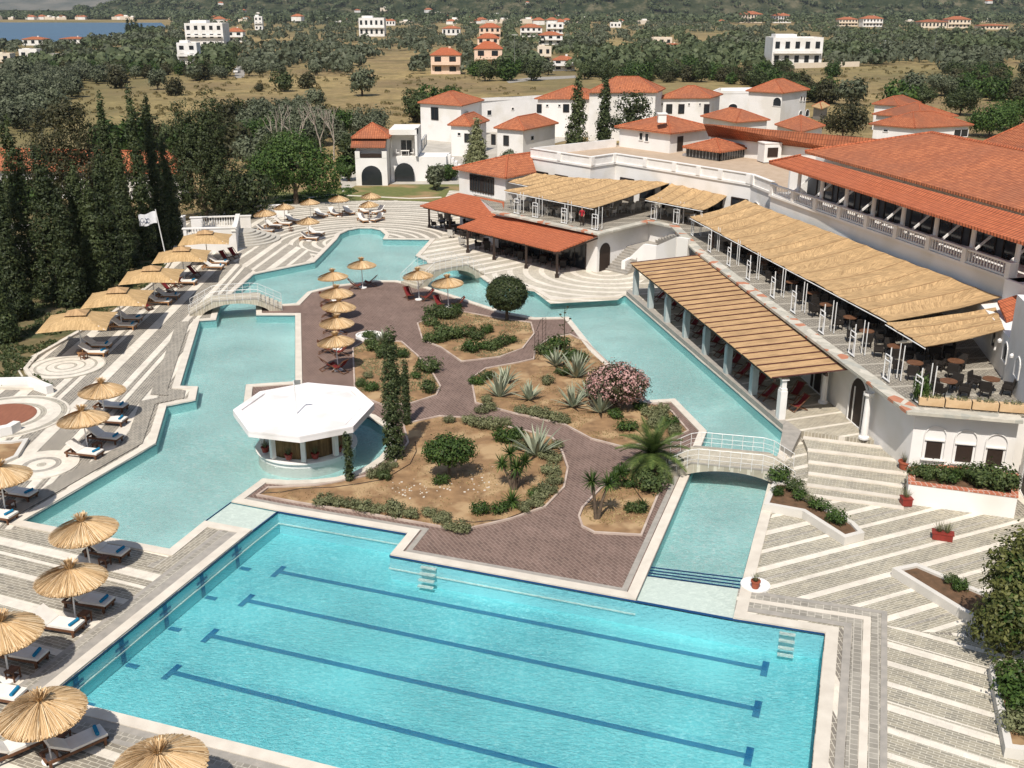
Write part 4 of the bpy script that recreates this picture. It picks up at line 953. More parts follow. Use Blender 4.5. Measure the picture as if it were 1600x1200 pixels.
# ================================================================ VEGETATION
def leaves_mesh(P, Nn, size, rs, asp=.55):
    """P, Nn: (n,3) centres and facing directions -> quads"""
    n = len(P); Nn = Nn/np.maximum(np.linalg.norm(Nn, axis=1, keepdims=True), 1e-6)
    r = rs.normal(size=(n, 3)); a = np.cross(Nn, r); a /= np.maximum(np.linalg.norm(a, axis=1, keepdims=True), 1e-6); b = np.cross(Nn, a)
    s = (size*(.6+.8*rs.random(n)))[:, None]
    V = np.stack([P-a*s, P-b*s*asp, P+a*s, P+b*s*asp], axis=1).reshape(-1, 3)
    return V
def quads(name, V, mat, parent=None, label=None):
    n = len(V)//4; me = bpy.data.meshes.new(name); me.vertices.add(n*4); me.loops.add(n*4); me.polygons.add(n)
    me.vertices.foreach_set('co', V.astype(np.float32).ravel()); me.loops.foreach_set('vertex_index', np.arange(n*4, dtype=np.int32))
    me.polygons.foreach_set('loop_start', np.arange(0, n*4, 4, dtype=np.int32)); me.polygons.foreach_set('loop_total', np.full(n, 4, dtype=np.int32))
    me.update(calc_edges=True); me.materials.append(mat)
    o = bpy.data.objects.new(name, me); COL.objects.link(o)
    if parent is not None: o.parent = parent; KIDS.setdefault(parent.name, []).append(o)
    if label: o['label'] = label
    return o
def crown_V(ells, ncl, nl, clr, leaf, seed, lo=.72, asp=.55, up=.25):
    rs = np.random.RandomState(seed); E = np.array(ells, float)
    wgt = (E[:, 3]*E[:, 4]+E[:, 3]*E[:, 5]+E[:, 4]*E[:, 5]); wgt = wgt/wgt.sum()
    k = rs.choice(len(E), ncl, p=wgt); d = rs.normal(size=(ncl, 3)); d /= np.linalg.norm(d, axis=1, keepdims=True)
    rf = lo+(1.04-lo)*rs.random(ncl)
    C = E[k, :3]+d*E[k, 3:6]*rf[:, None]
    q = rs.normal(size=(ncl, nl, 3))*clr*(.6+.8*rs.random((ncl, 1, 1)))
    P = (C[:, None, :]+q).reshape(-1, 3)
    out = q/np.maximum(np.linalg.norm(q, axis=2, keepdims=True), 1e-6)*.6+d[:, None, :]*.7
    out = out.reshape(-1, 3)+rs.normal(size=(ncl*nl, 3))*.35; out[:, 2] += up
    P[:, 2] = np.maximum(P[:, 2], .05)
    return leaves_mesh(P, out, leaf, rs, asp)
def trunk_mb(h, r, n=5, seed=0, spread=.5, lean=0.):
    rr = random.Random(seed); m = MB(); m.tube([(0, 0, -.1), (lean*.3, 0, h*.4), (lean, 0, h)], [r*1.3, r, r*.7], 8)
    for k in range(n):
        a = k*2*math.pi/n+rr.random(); z = h*(.55+.4*rr.random())
        m.tube([(lean*z/h, 0, z), (lean+math.cos(a)*spread*.5, math.sin(a)*spread*.5, z+spread*.7), (lean+math.cos(a)*spread, math.sin(a)*spread, z+spread*1.3)], [r*.6, r*.4, r*.15], 5)
    return m
def tree_proto(name, cat, group, ells, ncl, nl, clr, leaf, seed, mat, th=1.2, tr=.16, lo=.72, asp=.55, spread=.6, label='x', bark=None):
    e = empty(name, (0, 0, -500), label, cat, group)
    local('trunk', trunk_mb(th, tr, 5, seed, spread), bark or BARK, e)
    quads('crown', crown_V(ells, ncl, nl, clr, leaf, seed, lo, asp), mat, e); return e
# --- olives and field trees
def rell(seed, w, h, zb, n=6):
    rr = random.Random(seed); L = [(0, 0, zb+h*.5, w*.72, w*.72, h*.5)]
    for k in range(n):
        a = rr.random()*6.28; L.append((math.cos(a)*w*.5, math.sin(a)*w*.5, zb+h*(.3+.5*rr.random()), w*(.35+.2*rr.random()), w*(.35+.2*rr.random()), h*(.22+.15*rr.random())))
    return L
OG = 'olive trees of the grove beyond the resort'
OL = [tree_proto('olive_tree', 'tree', OG, rell(s, 2.9, 4.2, .9), 110, 12, .42, .34, s, LOLV, 1.3, .22, label='grey-green olive tree in the wide grove beyond the resort') for s in (1, 2, 3)]
BU = [tree_proto('field_tree', 'tree', 'dark green trees beyond the resort', rell(s, 3.1, 4.6, .35, 8), 130, 12, .45, .34, s, m, 1.0, .2, label='dark green bushy tree in the dense belt beyond the resort') for s, m in ((5, LGRN), (6, LPINE), (7, LDRK))]
FC = tree_proto('cypress_tree', 'tree', 'distant cypress trees', [(0, 0, 5.6, .95, .95, 5.4), (0, 0, 3.6, 1.15, 1.15, 3.4)], 130, 10, .3, .34, 8, LCYP, .8, .2, spread=.2, label='slim dark cypress standing far off before the hillside')
def wz(px, py, z=0): return U(px, py, z)
def inpoly(x, y, P):
    c = False; j = len(P)-1
    for i in range(len(P)):
        if (P[i][1] > y) != (P[j][1] > y) and x < (P[j][0]-P[i][0])*(y-P[i][1])/(P[j][1]-P[i][1])+P[i][0]: c = not c
        j = i
    return c
CLEAR = [  # open ground, roads, houses and the resort itself, in photo coordinates
 [(70, 200), (110, 160), (120, 132), (285, 128), (365, 124), (400, 118), (640, 119), (780, 119), (905, 117), (912, 127), (862, 136), (800, 150), (720, 172), (650, 212), (520, 208), (430, 180), (340, 205), (160, 245), (80, 240)],
 [(1235, 112), (1342, 104), (1450, 98), (1468, 112), (1490, 132), (1472, 150), (1420, 150), (1400, 162), (1340, 178), (1290, 160), (1250, 140)],
 [(446, 60), (458, 52), (464, 54), (450, 82)], [(492, 62), (508, 56), (508, 62), (494, 84)], [(598, 82), (622, 74), (640, 92), (640, 114), (580, 118), (574, 104)], [(448, 104), (492, 100), (492, 116), (448, 120)],
 [(940, 66), (995, 68), (990, 84), (950, 82)], [(1060, 54), (1140, 50), (1140, 68), (1070, 66)], [(1545, 100), (1600, 100), (1610, 160), (1570, 130)], [(1205, 50), (1290, 54), (1290, 62), (1205, 60)],
 [(545, 170), (640, 165), (650, 140), (780, 135), (860, 128), (1130, 130), (1300, 165), (1360, 150), (1530, 150), (1700, 200), (1700, 700), (700, 700), (545, 320)],
 [(363, 128), (366, 84), (388, 82), (384, 128)], [(-100, 30), (268, 33), (262, 45), (240, 48), (165, 62), (95, 70), (-100, 74)]]
HOUSEPX = []   # filled by the far houses: keeps trees off their walls
# ---------------------------------------------------------------- villas of the resort village behind the pool
def villa(name, label, L, F, Rr, ze, z0=0, rise=1.5, **k): return hiphouse(name, label, L, F, Rr, ze, z0, rise, **k)
D_ = (('name', 'door'), ('fmat', DARK)); AR = (('arch', True),)
# two-storey villa with arches next to the lawn
v1 = empty('villa', U(605, 285), 'white two-storey villa with two big ground-floor arches next to the lawn', 'villa')
a, b = U(557, 290), U(606, 290); dpt = Vector((0, 5.5, 0)); c0, c1 = U(611, 284), U(654, 283)
hL = 4.6
mb = MB(); mb.box(((a.x+b.x)/2, a.y+.2+3.3, 3.0), (b.x-a.x, 4.6, 6.0)); mb.prism([Vector((p.x, p.y)) for p in (a, b, b+Vector((0, 1.3, 0)), a+Vector((0, 1.3, 0)))], 0, 3.7)
for x in (a.x+.32, b.x-.32): mb.box((x, a.y+.65, 4.15), (.65, 1.3, .95))
mb.prism([Vector((p.x, p.y)) for p in (c0, c1, c1+Vector((0, 7, 0)), c0+Vector((0, 7, 0)))], 0, 3.4)
mb.box(((c0.x+c1.x)/2, c0.y+4.6, 5.2), (c1.x-c0.x, 4.8, 3.8)); mb.box((c1.x-.15, c0.y+1.2, 5.3), (.3, 2.4, 3.6)); mb.box(((c0.x+c1.x)/2, c0.y+1.1, 6.75), (c1.x-c0.x, 2.3, .7)); mb.box((c0.x+.15, c0.y+.2, 4.0), (.3, .4, 1.2))
mb.prism([Vector((p.x, p.y)) for p in (c1, c1+Vector((3.9, .6, 0)), c1+Vector((4.2, 5, 0)), c1+Vector((0, 5, 0)))], 0, 3.3)
for k in range(7): mb.box((c1.x+4.2+k*.45, c1.y+2.6, (3.3-k*.45)/2), (.5, 1.4, 3.3-k*.45))
part('wall', mb, WALL, v1)
A = Vector((a.x, a.y, 0)); B = Vector((b.x, b.y, 0)); ln = b.x-a.x
opening(v1, A, B, .75, ln-.75, .05, 2.7, name='arched_opening', arch=True, frame=False, out=.02); opening(v1, A, B, .7, ln-.7, 3.75, 4.3, name='railing', mat=DARK, frame=False, out=.02)
A2 = A+Vector((0, 1.25, 0)); opening(v1, A2, A2+Vector((ln, 0, 0)), 1.6, 3.6, 3.75, 5.6, name='glass_door', frame=False)
C = Vector((c0.x, c0.y, 0)); l2 = c1.x-c0.x; opening(v1, C, C+Vector((l2, 0, 0)), .55, l2-.55, .05, 2.6, name='arched_opening', arch=True, frame=False, out=.02)
C2 = C+Vector((0, 2.2, 0)); opening(v1, C2, C2+Vector((l2, 0, 0)), 1.3, 2.9, 3.4, 5.5, name='glass_door', frame=True, fmat=TRIM)
ca = C+Vector((l2, 0, 0)); px_open(v1, ca, ca+Vector((0, 5, 0)), (659, 214, 666, 231)); px_open(v1, c1+Vector((0, .2, 0)), c1+Vector((3.9, .8, 0)), (668, 256, 679, 265))
fs, r, cc = hip_faces([Vector((a.x-.5, a.y+.6, 0)), Vector((b.x+.4, a.y+.6, 0)), Vector((b.x+.4, a.y+6.2, 0)), Vector((a.x-.5, a.y+6.2, 0))], 6.35, 1.7); mb = MB(); mb.slab(fs, .15); ro = part('roof', mb, TILE, v1); mb = MB(); ridge_mb(cc, r, mb); part('ridge', mb, TILEN, ro)
mb = MB(); mb.slab([[Vector((a.x-.5, a.y-.3, 5.2)), Vector((b.x-.1, a.y-.3, 5.2)), Vector((b.x-.1, a.y+1.2, 6.1)), Vector((a.x-.5, a.y+1.2, 6.1))]], .12); part('porch_roof', mb, TILEO, v1)
mb = MB(); tb_ = Vector((c0.x+2.0, c0.y+1.0, 3.45)); mb.box(tb_+Vector((0, 0, .7)), (1.2, .7, .06)); [mb.box(tb_+Vector((dx, dy, .35)), (.06, .06, .7)) for dx in (-.5, .5) for dy in (-.25, .25)]
[mb.box(tb_+Vector((dx, 0, .4)), (.45, .45, .08)) for dx in (-1, 1)]; [mb.box(tb_+Vector((dx*1.2, 0, .65)), (.06, .45, .5)) for dx in (-1, 1)]; tag(mb.build('balcony_table', TRIM), 'white table with two chairs on the upper balcony of the arched villa', 'table')
villa('villa', 'white villa with a hipped roof and small balcony behind the arched villa', (652, 160), (722, 165), (757, 156), 6.6, 0, 1.8, wins=(('l', [(674, 168, 685, 187, D_)]), ('r', [(712+12, 173, 732, 180, AR)])))
villa('villa', 'plain flat-roofed white block between the two hipped village roofs', (735, 158), (862, 152), (900, 150), 6.0, 0, 0, flat=True, over=.2, wins=(('l', [(761, 172, 768, 180), (799, 168, 803, 172)]),))
villa('villa', 'low white house with a wide hipped roof right of the arched villa', (699, 195), (736, 196.5), (765, 188), 5.0, 0, 1.5, wins=(('l', [(715, 207, 720, 212), (726, 209, 735, 222, D_)]),))
villa('villa', 'squat white house with shaded grey side wall beside the twin cypresses', (771, 199.5), (819, 203), (873, 192), 5.0, 0, 1.6, wins=(('l', [(766+2, 210, 774, 226, D_), (787, 212, 795, 227, D_)]), ('r', [(829, 212, 834, 219)])))
villa('villa', 'long white two-storey wing with a tiled roof left of the tall cypress', (835, 154), (926, 154), (950, 147), 7.0, 0, 2.0, wins=(('l', [(839, 163, 846, 176, D_), (853, 163, 857, 167), (872, 163, 876, 167), (880, 163, 889, 175, D_)]),))
villa('villa', 'tallest village house with a broad hipped roof behind the cypresses', (916, 144), (1028, 143.5), (1040, 138), 8.6, 0, 2.4, wins=(('l', [(973, 147, 978, 150), (1006, 147, 1010, 150), (998, 163, 1005, 174, D_)]),))
mb = MB(); q = [U(926, 161, 6.0), U(1030, 160.5, 6.0), U(1028, 152, 7.0), U(926, 152, 7.0)]; mb.slab([q], .12)
for x in (935, 995, 1026): P = U(x, 161, 6.0); mb.box((P.x, P.y+.5, 3), (.4, .4, 6.0))
tag(mb.build('veranda', [TILE]), 'tiled veranda strip across the front of the tallest village house', 'veranda')
villa('villa', 'long white wing with four shuttered doors right of the tallest village house', (1026, 153), (1112, 152.5), (1130, 147), 7.0, 0, 1.9, wins=(('l', [(1033, 161, 1036, 165), (1041, 163, 1050, 177, D_), (1060, 163, 1069, 177, D_), (1075, 161, 1078, 165), (1092, 161, 1095, 165), (1100, 163, 1108, 177, D_)]),))
villa('villa', 'white corner block with two narrow arched windows by the village tower', (1112, 146), (1196, 145), (1205, 140), 6.2, 0, 0, flat=True, over=.1, wins=(('l', [(1172, 155, 1178, 164, AR), (1181, 155, 1186, 164, AR), (1138, 162, 1152, 170, AR)]),))
villa('villa', 'square white tower house with a pyramid roof and arched loggia', (1165, 141.5), (1224, 145), (1266, 139.5), 8.2, 0, 2.0, wins=(('l', [(1208, 152, 1221, 166, AR)]), ('r', [(1250, 150, 1253, 158, AR), (1255, 150, 1258, 158, AR), (1248, 173, 1253, 181, AR), (1258, 171, 1264, 182, AR)])))
villa('villa', 'low tiled house with a shrub growing against its roof', (1094, 181), (1150, 191), (1204, 187), 4.6, 0, 1.6)
villa('villa', 'small tiled house half hidden by the large bushy tree', (1210, 194), (1252, 206), (1290, 196), 5.2, 0, 1.5)
villa('villa', 'wide tiled villa with a weathered roof right of the bushy tree', (1357, 193.5), (1430, 199.5), (1522, 195), 5.4, 0, 2.0, roof=TILEO, wins=(('l', [(1380, 202, 1388, 206)]), ('r', [(1490, 202, 1512, 214)])))
villa('villa', 'rear tiled villa with two overlapping weathered roofs under the trees', (1362, 178), (1440, 184), (1498, 181), 5.6, 0, 2.0, roof=TILEO)
villa('villa', 'small tiled roof at the back of the weathered roofs', (1362, 162), (1405, 165), (1440, 160), 5.0, 0, 1.4, roof=TILEO)
villa('villa', 'thatched beige hut roof beside the village tower', (1268, 166), (1284, 170), (1297, 165), 2.6, 0, .9, roof=STRAW, wall=COPE2)
# white orange-roofed range behind the cypress row on the left
e, w_ = villa('long_house', 'long white building with an orange roof behind the row of cypresses', (-90, 263), (285, 271), (300, 262), 3.6, 0, 2.3, over=.6, wins=(('l', [(3, 274, 12, 285), (33, 274, 42, 285), (52, 275, 58, 283), (150, 277, 160, 284), (215, 278, 222, 286), (262, 278, 266, 290)]),))
# ---------------------------------------------------------------- houses across the plain
def far_house(label, xl, xr, yt, yb, kind='hip', wall=None, roof=None, st=2, rz=0, dp=.7, name='house', group=None, cols=None):
    P = U((xl+xr)/2, yb); t = (HC)/(CS-(600-yb)/FPX*CC); mpp = t/FPX; w = (xr-xl)*mpp; h = (yb-yt)*mpp*.98
    d = w*dp; e = empty(name, (P.x, P.y, 0), label, 'house', group); W_ = wall or WALL
    hr = h*.26 if kind == 'hip' else 0; hw = h-hr
    cx, cy = P.x, P.y+d/2
    c = [Vector((cx-w/2, cy-d/2, 0)), Vector((cx+w/2, cy-d/2, 0)), Vector((cx+w/2, cy+d/2, 0)), Vector((cx-w/2, cy+d/2, 0))]
    ci = offset_loop(c, w*.03); m = MB(); m.prism(ci, 0, hw)
    if kind == 'flat': m.box((cx-w*.18, cy+d*.1, hw+h*.07), (w*.4, d*.5, h*.16)); ring(m, ci, 0, .25, hw, hw+.5)
    part('wall', m, W_, e)
    if kind == 'hip':
        fs, r, cc = hip_faces(c, hw, hr); m = MB(); m.slab(fs, .2); o = part('roof', m, roof or TILE, e); m = MB(); m.box((cx+w*.12, cy, hw+hr*.9), (.8, .8, 1.3)); part('chimney', m, W_, o)
    n = cols or max(2, int(w/4)); A, B = ci[0], ci[1]; l = (B-A).length
    for i in range(n):
        for s in range(st):
            s0 = l*(i+.25)/n; z0 = hw*(s+.3)/st; opening(e, A, B, s0, s0+l/n*.45, z0, z0+hw/st*.5, frame=False, out=.08)
    if st > 1:
        m = MB(); m.box((cx, cy-d/2-.4, hw*.5), (w*.9, 1.4, .25)); m.box((cx, cy-d/2-1.0, hw*.5+.45), (w*.9, .12, .7)); part('balcony', m, W_, e)
    HOUSEPX.append((xl-3, xr+3, yt, yb+3)); return e
FH = [('white and beige apartment block with stacked balconies left of the dirt road', 289, 352, 39, 76, 'flat', None, None, 3), ('narrow tall white house below the apartment block', 278, 311, 70, 106, 'flat', None, None, 3),
 ('white house with a small red roof beside the apartment block', 354, 381, 44, 66, 'hip', None, None, 2), ('cream house cut by the left picture edge', -12, 19, 86, 107, 'flat', WALL2, None, 2), ('modern white house with a slanted roof among the left groves', 30, 60, 79, 95, 'flat', None, None, 1),
 ('pair of red roofed white houses near the shore', 34, 70, 58, 71, 'hip', None, None, 1), ('low wide white house with a pink roof by the bay', 93, 133, 58, 68, 'hip', None, None, 1), ('grey low shed roof in the left grove', 75, 103, 86, 97, 'flat', COPE2, None, 1),
 ('white block at the edge of the olive grove', 398, 411, 27, 47, 'flat', None, None, 3), ('modern white frame house above the olive grove', 560, 602, 30, 57, 'flat', None, None, 2), ('small red roofed annex of the white frame house', 603, 618, 30, 40, 'hip', None, None, 1),
 ('small white house with a plain red roof left of the terraced row', 690, 720, 41, 55, 'hip', None, None, 1), ('peach coloured two-storey villa with an orange hipped roof and balconies', 672, 721, 76, 116, 'hip', PEACH, TILEN, 2),
 ('front house of the orange roofed terraced row', 740, 786, 66, 108, 'hip', PEACH, TILEN, 2), ('second house of the orange roofed terraced row', 745, 781, 53, 80, 'hip', PEACH, TILEN, 2), ('rearmost house of the orange roofed terraced row', 748, 783, 37, 62, 'hip', PEACH, TILEN, 2),
 ('white house with a red roof at the top of the white cluster', 812, 848, 38, 58, 'hip', None, None, 2), ('flat white house right in the white cluster', 853, 881, 37, 53, 'flat', None, None, 2), ('middle white terrace house with red roof of the white cluster', 841, 880, 50, 70, 'hip', None, None, 2),
 ('small cream house at the foot of the white cluster', 839, 862, 75, 101, 'flat', WALL2, None, 2), ('white house with a red roof beside the cream one', 863, 899, 88, 111, 'hip', None, None, 2), ('beige open carport with a flat roof', 1018, 1051, 60, 70, 'flat', WALL2, None, 1),
 ('low beige hut below the open carport', 1037, 1065, 68, 78, 'hip', WALL2, TILEO, 1), ('cream villa with a red roof beside dark cypresses', 1154, 1192, 18, 36, 'hip', WALL2, None, 2), ('tiny red roof among the upper trees', 1133, 1148, 17, 26, 'hip', None, None, 1), ('red roof alone in the middle of the dense trees', 1022, 1043, 21, 29, 'hip', None, None, 1),
 ('white domed low house in the dense trees', 953, 971, 36, 43, 'flat', None, None, 1), ('modern white villa with flat roofs and a roof terrace by the dry field', 1203, 1286, 62, 104, 'flat', None, None, 2), ('white villa with a red roof above the modern villa', 1207, 1237, 21, 36, 'hip', None, None, 2),
 ('distant red roof left of the ridge trees', 1215, 1232, 5, 13, 'hip', None, None, 1), ('long red roof at the back of the right hand houses', 1291, 1326, 15, 25, 'hip', WALL2, None, 1), ('white house with red roof in front of the long red roof', 1310, 1341, 27, 41, 'hip', WALL2, None, 2), ('small cream tower house in the right group', 1343, 1356, 18, 28, 'hip', WALL2, None, 2),
 ('white two-storey house with red roof in the right group', 1347, 1380, 25, 42, 'hip', None, None, 2), ('distant flat white house on the right slope', 1411, 1430, 9, 18, 'flat', None, None, 2), ('pale gabled house at the right with a wide roof', 1438, 1481, 31, 44, 'hip', WALL2, TILEO, 1), ('cream villa with a steep red roof at the far right', 1480, 1517, 26, 44, 'hip', WALL2, None, 2),
 ('low orange roof behind the steep red roof', 1495, 1529, 14, 20, 'hip', WALL2, TILEN, 1), ('wide pale red roofed bungalow at the far right', 1530, 1569, 18, 28, 'hip', WALL2, TILEO, 1), ('low building with a pink tiled wall top at the far right', 1533, 1577, 38, 46, 'hip', WALL2, None, 1)]
for r_ in FH: far_house(*r_)
mb = MB(); P, Q = U(1240, 107), U(1342, 104); mb.beam(P+Vector((0, 0, 1)), Q+Vector((0, 0, 1)), .4, 2.0); tag(mb.build('boundary_wall', WALL2), 'long beige boundary wall before the modern white villa', 'wall')
mb = MB(); P, Q = U(1300, 103), U(1316, 103); mb.beam(P+Vector((0, -.4, 1.3)), Q+Vector((0, -.4, 1.3)), .2, 2.6); tag(mb.build('gate', TERRA), 'rusty brown gate in the beige boundary wall', 'gate')
# distant houses on the hillside and along the far shore
dh = [empty('hillside_house', (0, 0, -500), 'tiny pale house on the distant hillside', 'house', 'houses scattered over the distant hillside') for _ in range(2)]
for k, e in enumerate(dh):
    m = MB(); m.box((0, 0, 3), (14, 10, 6)); local('wall', m, (WALL2, WALL)[k], e); m = MB(); c = [Vector((x, y, 0)) for x, y in ((-7.5, -5.5), (7.5, -5.5), (7.5, 5.5), (-7.5, 5.5))]
    if k: m.slab(hip_faces(c, 6, 3)[0], .3); local('roof', m, TILE, e)
    else: m.box((2, 1, 7), (6, 5, 2)); local('roof_room', m, WALL, e)
# ---------------------------------------------------------------- the grove: the nearest trees one by one, the far rest as one wood
DGR = bpy.context.evaluated_depsgraph_get
cand = []; rr = random.Random(11)
Y = 172.0
while Y < 1560:
    sp = 5.6 if Y < 330 else 6.8+(Y-330)*.018; xm = Y*.53+12; X = -xm+rr.random()*sp
    while X < xm:
        x = X+rr.uniform(-.3, .3)*sp; y = Y+rr.uniform(-.3, .3)*sp
        px, py = proj(x, y, 0); X += sp*1.02
        if any(inpoly(px, py, P) for P in CLEAR): continue
        if any(a < px < b and t < py < d+2 for a, b, t, d in HOUSEPX): continue
        if any(a-2 < px < b+2 and d < py < d+5 for a, b, t, d in HOUSEPX): continue
        if py > 128 and noise.noise(Vector((x*.03, y*.03, 0))) < -.25: continue
        if py < 128 and noise.noise(Vector((x*.03, y*.02, 3))) < (-.12 if 380 < px < 700 else -.28): continue
        cand.append((y, x, px, py))
    Y += sp*1.0
cand.sort()
def kind(px, py, x, y):
    n = noise.noise(Vector((x*.012, y*.008, 7)))
    if 380 < px < 740 and py > 45: return 'o'
    if px < 380: return 'o' if n > -.1 else 'b'
    return 'b' if n > .05 or (900 < px < 1250 and py > 85) else 'o'
hand = [(35, 131, 1.25, 'o'), (43, 166, 1.0, 'o'), (5, 160, 1.3, 'o'), (189, 138, 1.2, 'b'), (247, 140, .95, 'o'), (274, 149, .9, 'b'), (150, 128, 1.1, 'o'), (310, 125, 1.2, 'b'), (566, 150, 1.25, 'o'), (439, 143, .95, 'b'), (481, 138, .95, 'b'), (495, 168, .85, 'o'), (404, 143, .5, 'b'),
 (758, 127, 1.2, 'b'), (790, 126, 1.3, 'b'), (672, 182, 1.2, 'b'), (706, 156, .7, 'b'), (830, 126, 1.2, 'b'), (470, 180, .8, 'o'), (690, 176, .9, 'b'), (655, 190, .9, 'b'), (1330, 165, 1.3, 'o'), (1420, 160, 1.2, 'o'), (1300, 120, .9, 'b'), (1370, 100, 1.3, 'b'), (1400, 172, 1.2, 'b'), (20, 190, .9, 'o'), (75, 178, .7, 'b'), (1560, 130, 1.2, 'o'), (1225, 150, 1.2, 'b'), (1290, 150, 1.0, 'b')]
cnt = {'o': 0, 'b': 0}; lim = 290
HL = {'o': 'lone grey-green olive tree standing in the open dry field', 'b': 'lone dark green tree standing in the open dry field'}
def put(k, x, y, s, lab=None):
    i = cnt[k]; cnt[k] += 1; pr = (OL if k == 'o' else BU)[rr.randrange(3)]
    o = place(pr, (x, y, -.05), rr.random()*6.28, None, (s*rr.uniform(.9, 1.12), s*rr.uniform(.9, 1.12), s*rr.uniform(.85, 1.1)))
    if lab: o['label'] = lab; o['group'] = 'lone trees in the dry field'
for px, py, s, k in hand: P = U(px, py); put(k, P.x, P.y, s*1.05, HL[k])
far = []
for y, x, px, py in cand:
    k = kind(px, py, x, y)
    if cnt[k] < lim and y < 700: put(k, x, y, rr.uniform(.72, 1.1) if k == 'o' else rr.uniform(.7, 1.15))
    else: far.append((x, y, k))
rs = np.random.RandomState(5)
def wood(pts, name, label, mat, base, cat):
    if not pts: return
    Vs = []
    for (x, y, z, s) in pts:
        n = 58; d = rs.normal(size=(n, 3)); d /= np.linalg.norm(d, axis=1, keepdims=True); d[:, 2] = np.abs(d[:, 2])*.95-.15
        lump = 1+.25*np.sin(d[:, :1]*5+x)
        P = d*np.array([[base*s, base*s, base*.78*s]])*lump+np.array([[x, y, z+base*.5*s]])
        Vs.append(leaves_mesh(P, d+rs.normal(size=(n, 3))*.3, np.full(n, base*.26*s), rs, .75))
    o = quads(name, np.concatenate(Vs), mat); tag(o, label, cat, kind='stuff')
wood([(x, y, 0, rr.uniform(.8, 1.3)) for x, y, k in far if k == 'o'], 'far_olive_wood', 'far olive groves merging into one grey-green wood towards the hills', LOLV, 3.6, 'wood')
wood([(x, y, 0, rr.uniform(.8, 1.4)) for x, y, k in far if k == 'b'], 'far_green_wood', 'far dark green trees merging into one wood towards the hills', LFAR, 3.9, 'wood')
cover_pts = []
for _ in range(2600):
    px, py = rr.uniform(60, 1480), rr.uniform(104, 215)
    if any(inpoly(px, py, P) for P in CLEAR[:2]) and noise.noise(Vector((px*.02, py*.05, 2))) > -.05: P = U(px, py); cover_pts.append((P.x, P.y, -.1, rr.uniform(.25, .9)*(.6+P.y/500)))
wood(cover_pts, 'dry_scrub', 'dry tufts and low scrub dotted over the open fields', leaf_mat('dry_scrub_leaf', (.11, .09, .035), (.19, .15, .06), (.28, .23, .10)), .75, 'scrub')
# wooded shore and hillside with its scattered houses
dg = bpy.context.evaluated_depsgraph_get(); dg.update()
def drop(x, y):
    ok, loc, n, i, o, m = SC.ray_cast(dg, Vector((x, y, 2000)), Vector((0, 0, -1)))
    return loc.z if ok else 0
for o in list(SC.objects): pass
hillpts = []; hh = 0
for _ in range(3600):
    y = rr.uniform(1560, 2560); px = rr.uniform(160, 1640); x = (px-800)/FPX*y
    z = drop(x, y); qx, qy = proj(x, y, z)
    if -12 < qy < 45 and not (qx < 275 and y < 2040): hillpts.append((x, y, z, rr.uniform(.8, 1.6)))
for _ in range(620):
    y = rr.uniform(2040, 2160); x = (rr.uniform(-40, 380)-800)/FPX*y; hillpts.append((x, y, drop(x, y), rr.uniform(.9, 1.5)))
wood(hillpts, 'hillside_wood', 'scrubby trees covering the far shore and hillside', LFAR, 6.2, 'wood')
k = 0
for _ in range(900):
    if k > 175: break
    if k < 26: y = rr.uniform(2030, 2050); px = rr.uniform(-30, 300)
    else: y = rr.uniform(1450, 2450); px = rr.choice((rr.uniform(330, 900), rr.uniform(300, 1000), rr.uniform(600, 1640)))
    x = (px-800)/FPX*y; z = drop(x, y); qx, qy = proj(x, y, z+6)
    if not 0 < qy < 33: continue
    o = place(dh[rr.random() < .55], (x, y, z-.5), rr.uniform(-.5, .5), None, rr.uniform(.6, 1.15)); k += 1
for i in range(95):      # distant cypress rows
    seg = [(425, 37, 520, 34), (515, 32, 640, 30), (600, 34, 700, 33), (700, 35, 800, 32), (800, 34, 880, 30), (1090, 28, 1140, 24), (1060, 24, 1130, 24), (1480, 10, 1580, 8), (196, 58, 224, 56), (1370, 14, 1420, 16), (960, 30, 1060, 28)][i % 11]
    f = rr.random(); px = seg[0]+(seg[2]-seg[0])*f; py = seg[1]+(seg[3]-seg[1])*f+rr.uniform(-1, 3); P = U(px, py); s = rr.uniform(.8, 1.5)
    if i % 11 == 8: P = U(px, rr.uniform(52, 60)); s *= .8
    place(FC, (P.x, P.y, 0), rr.random()*6, None, (s*1.5, s*1.5, s*1.15))
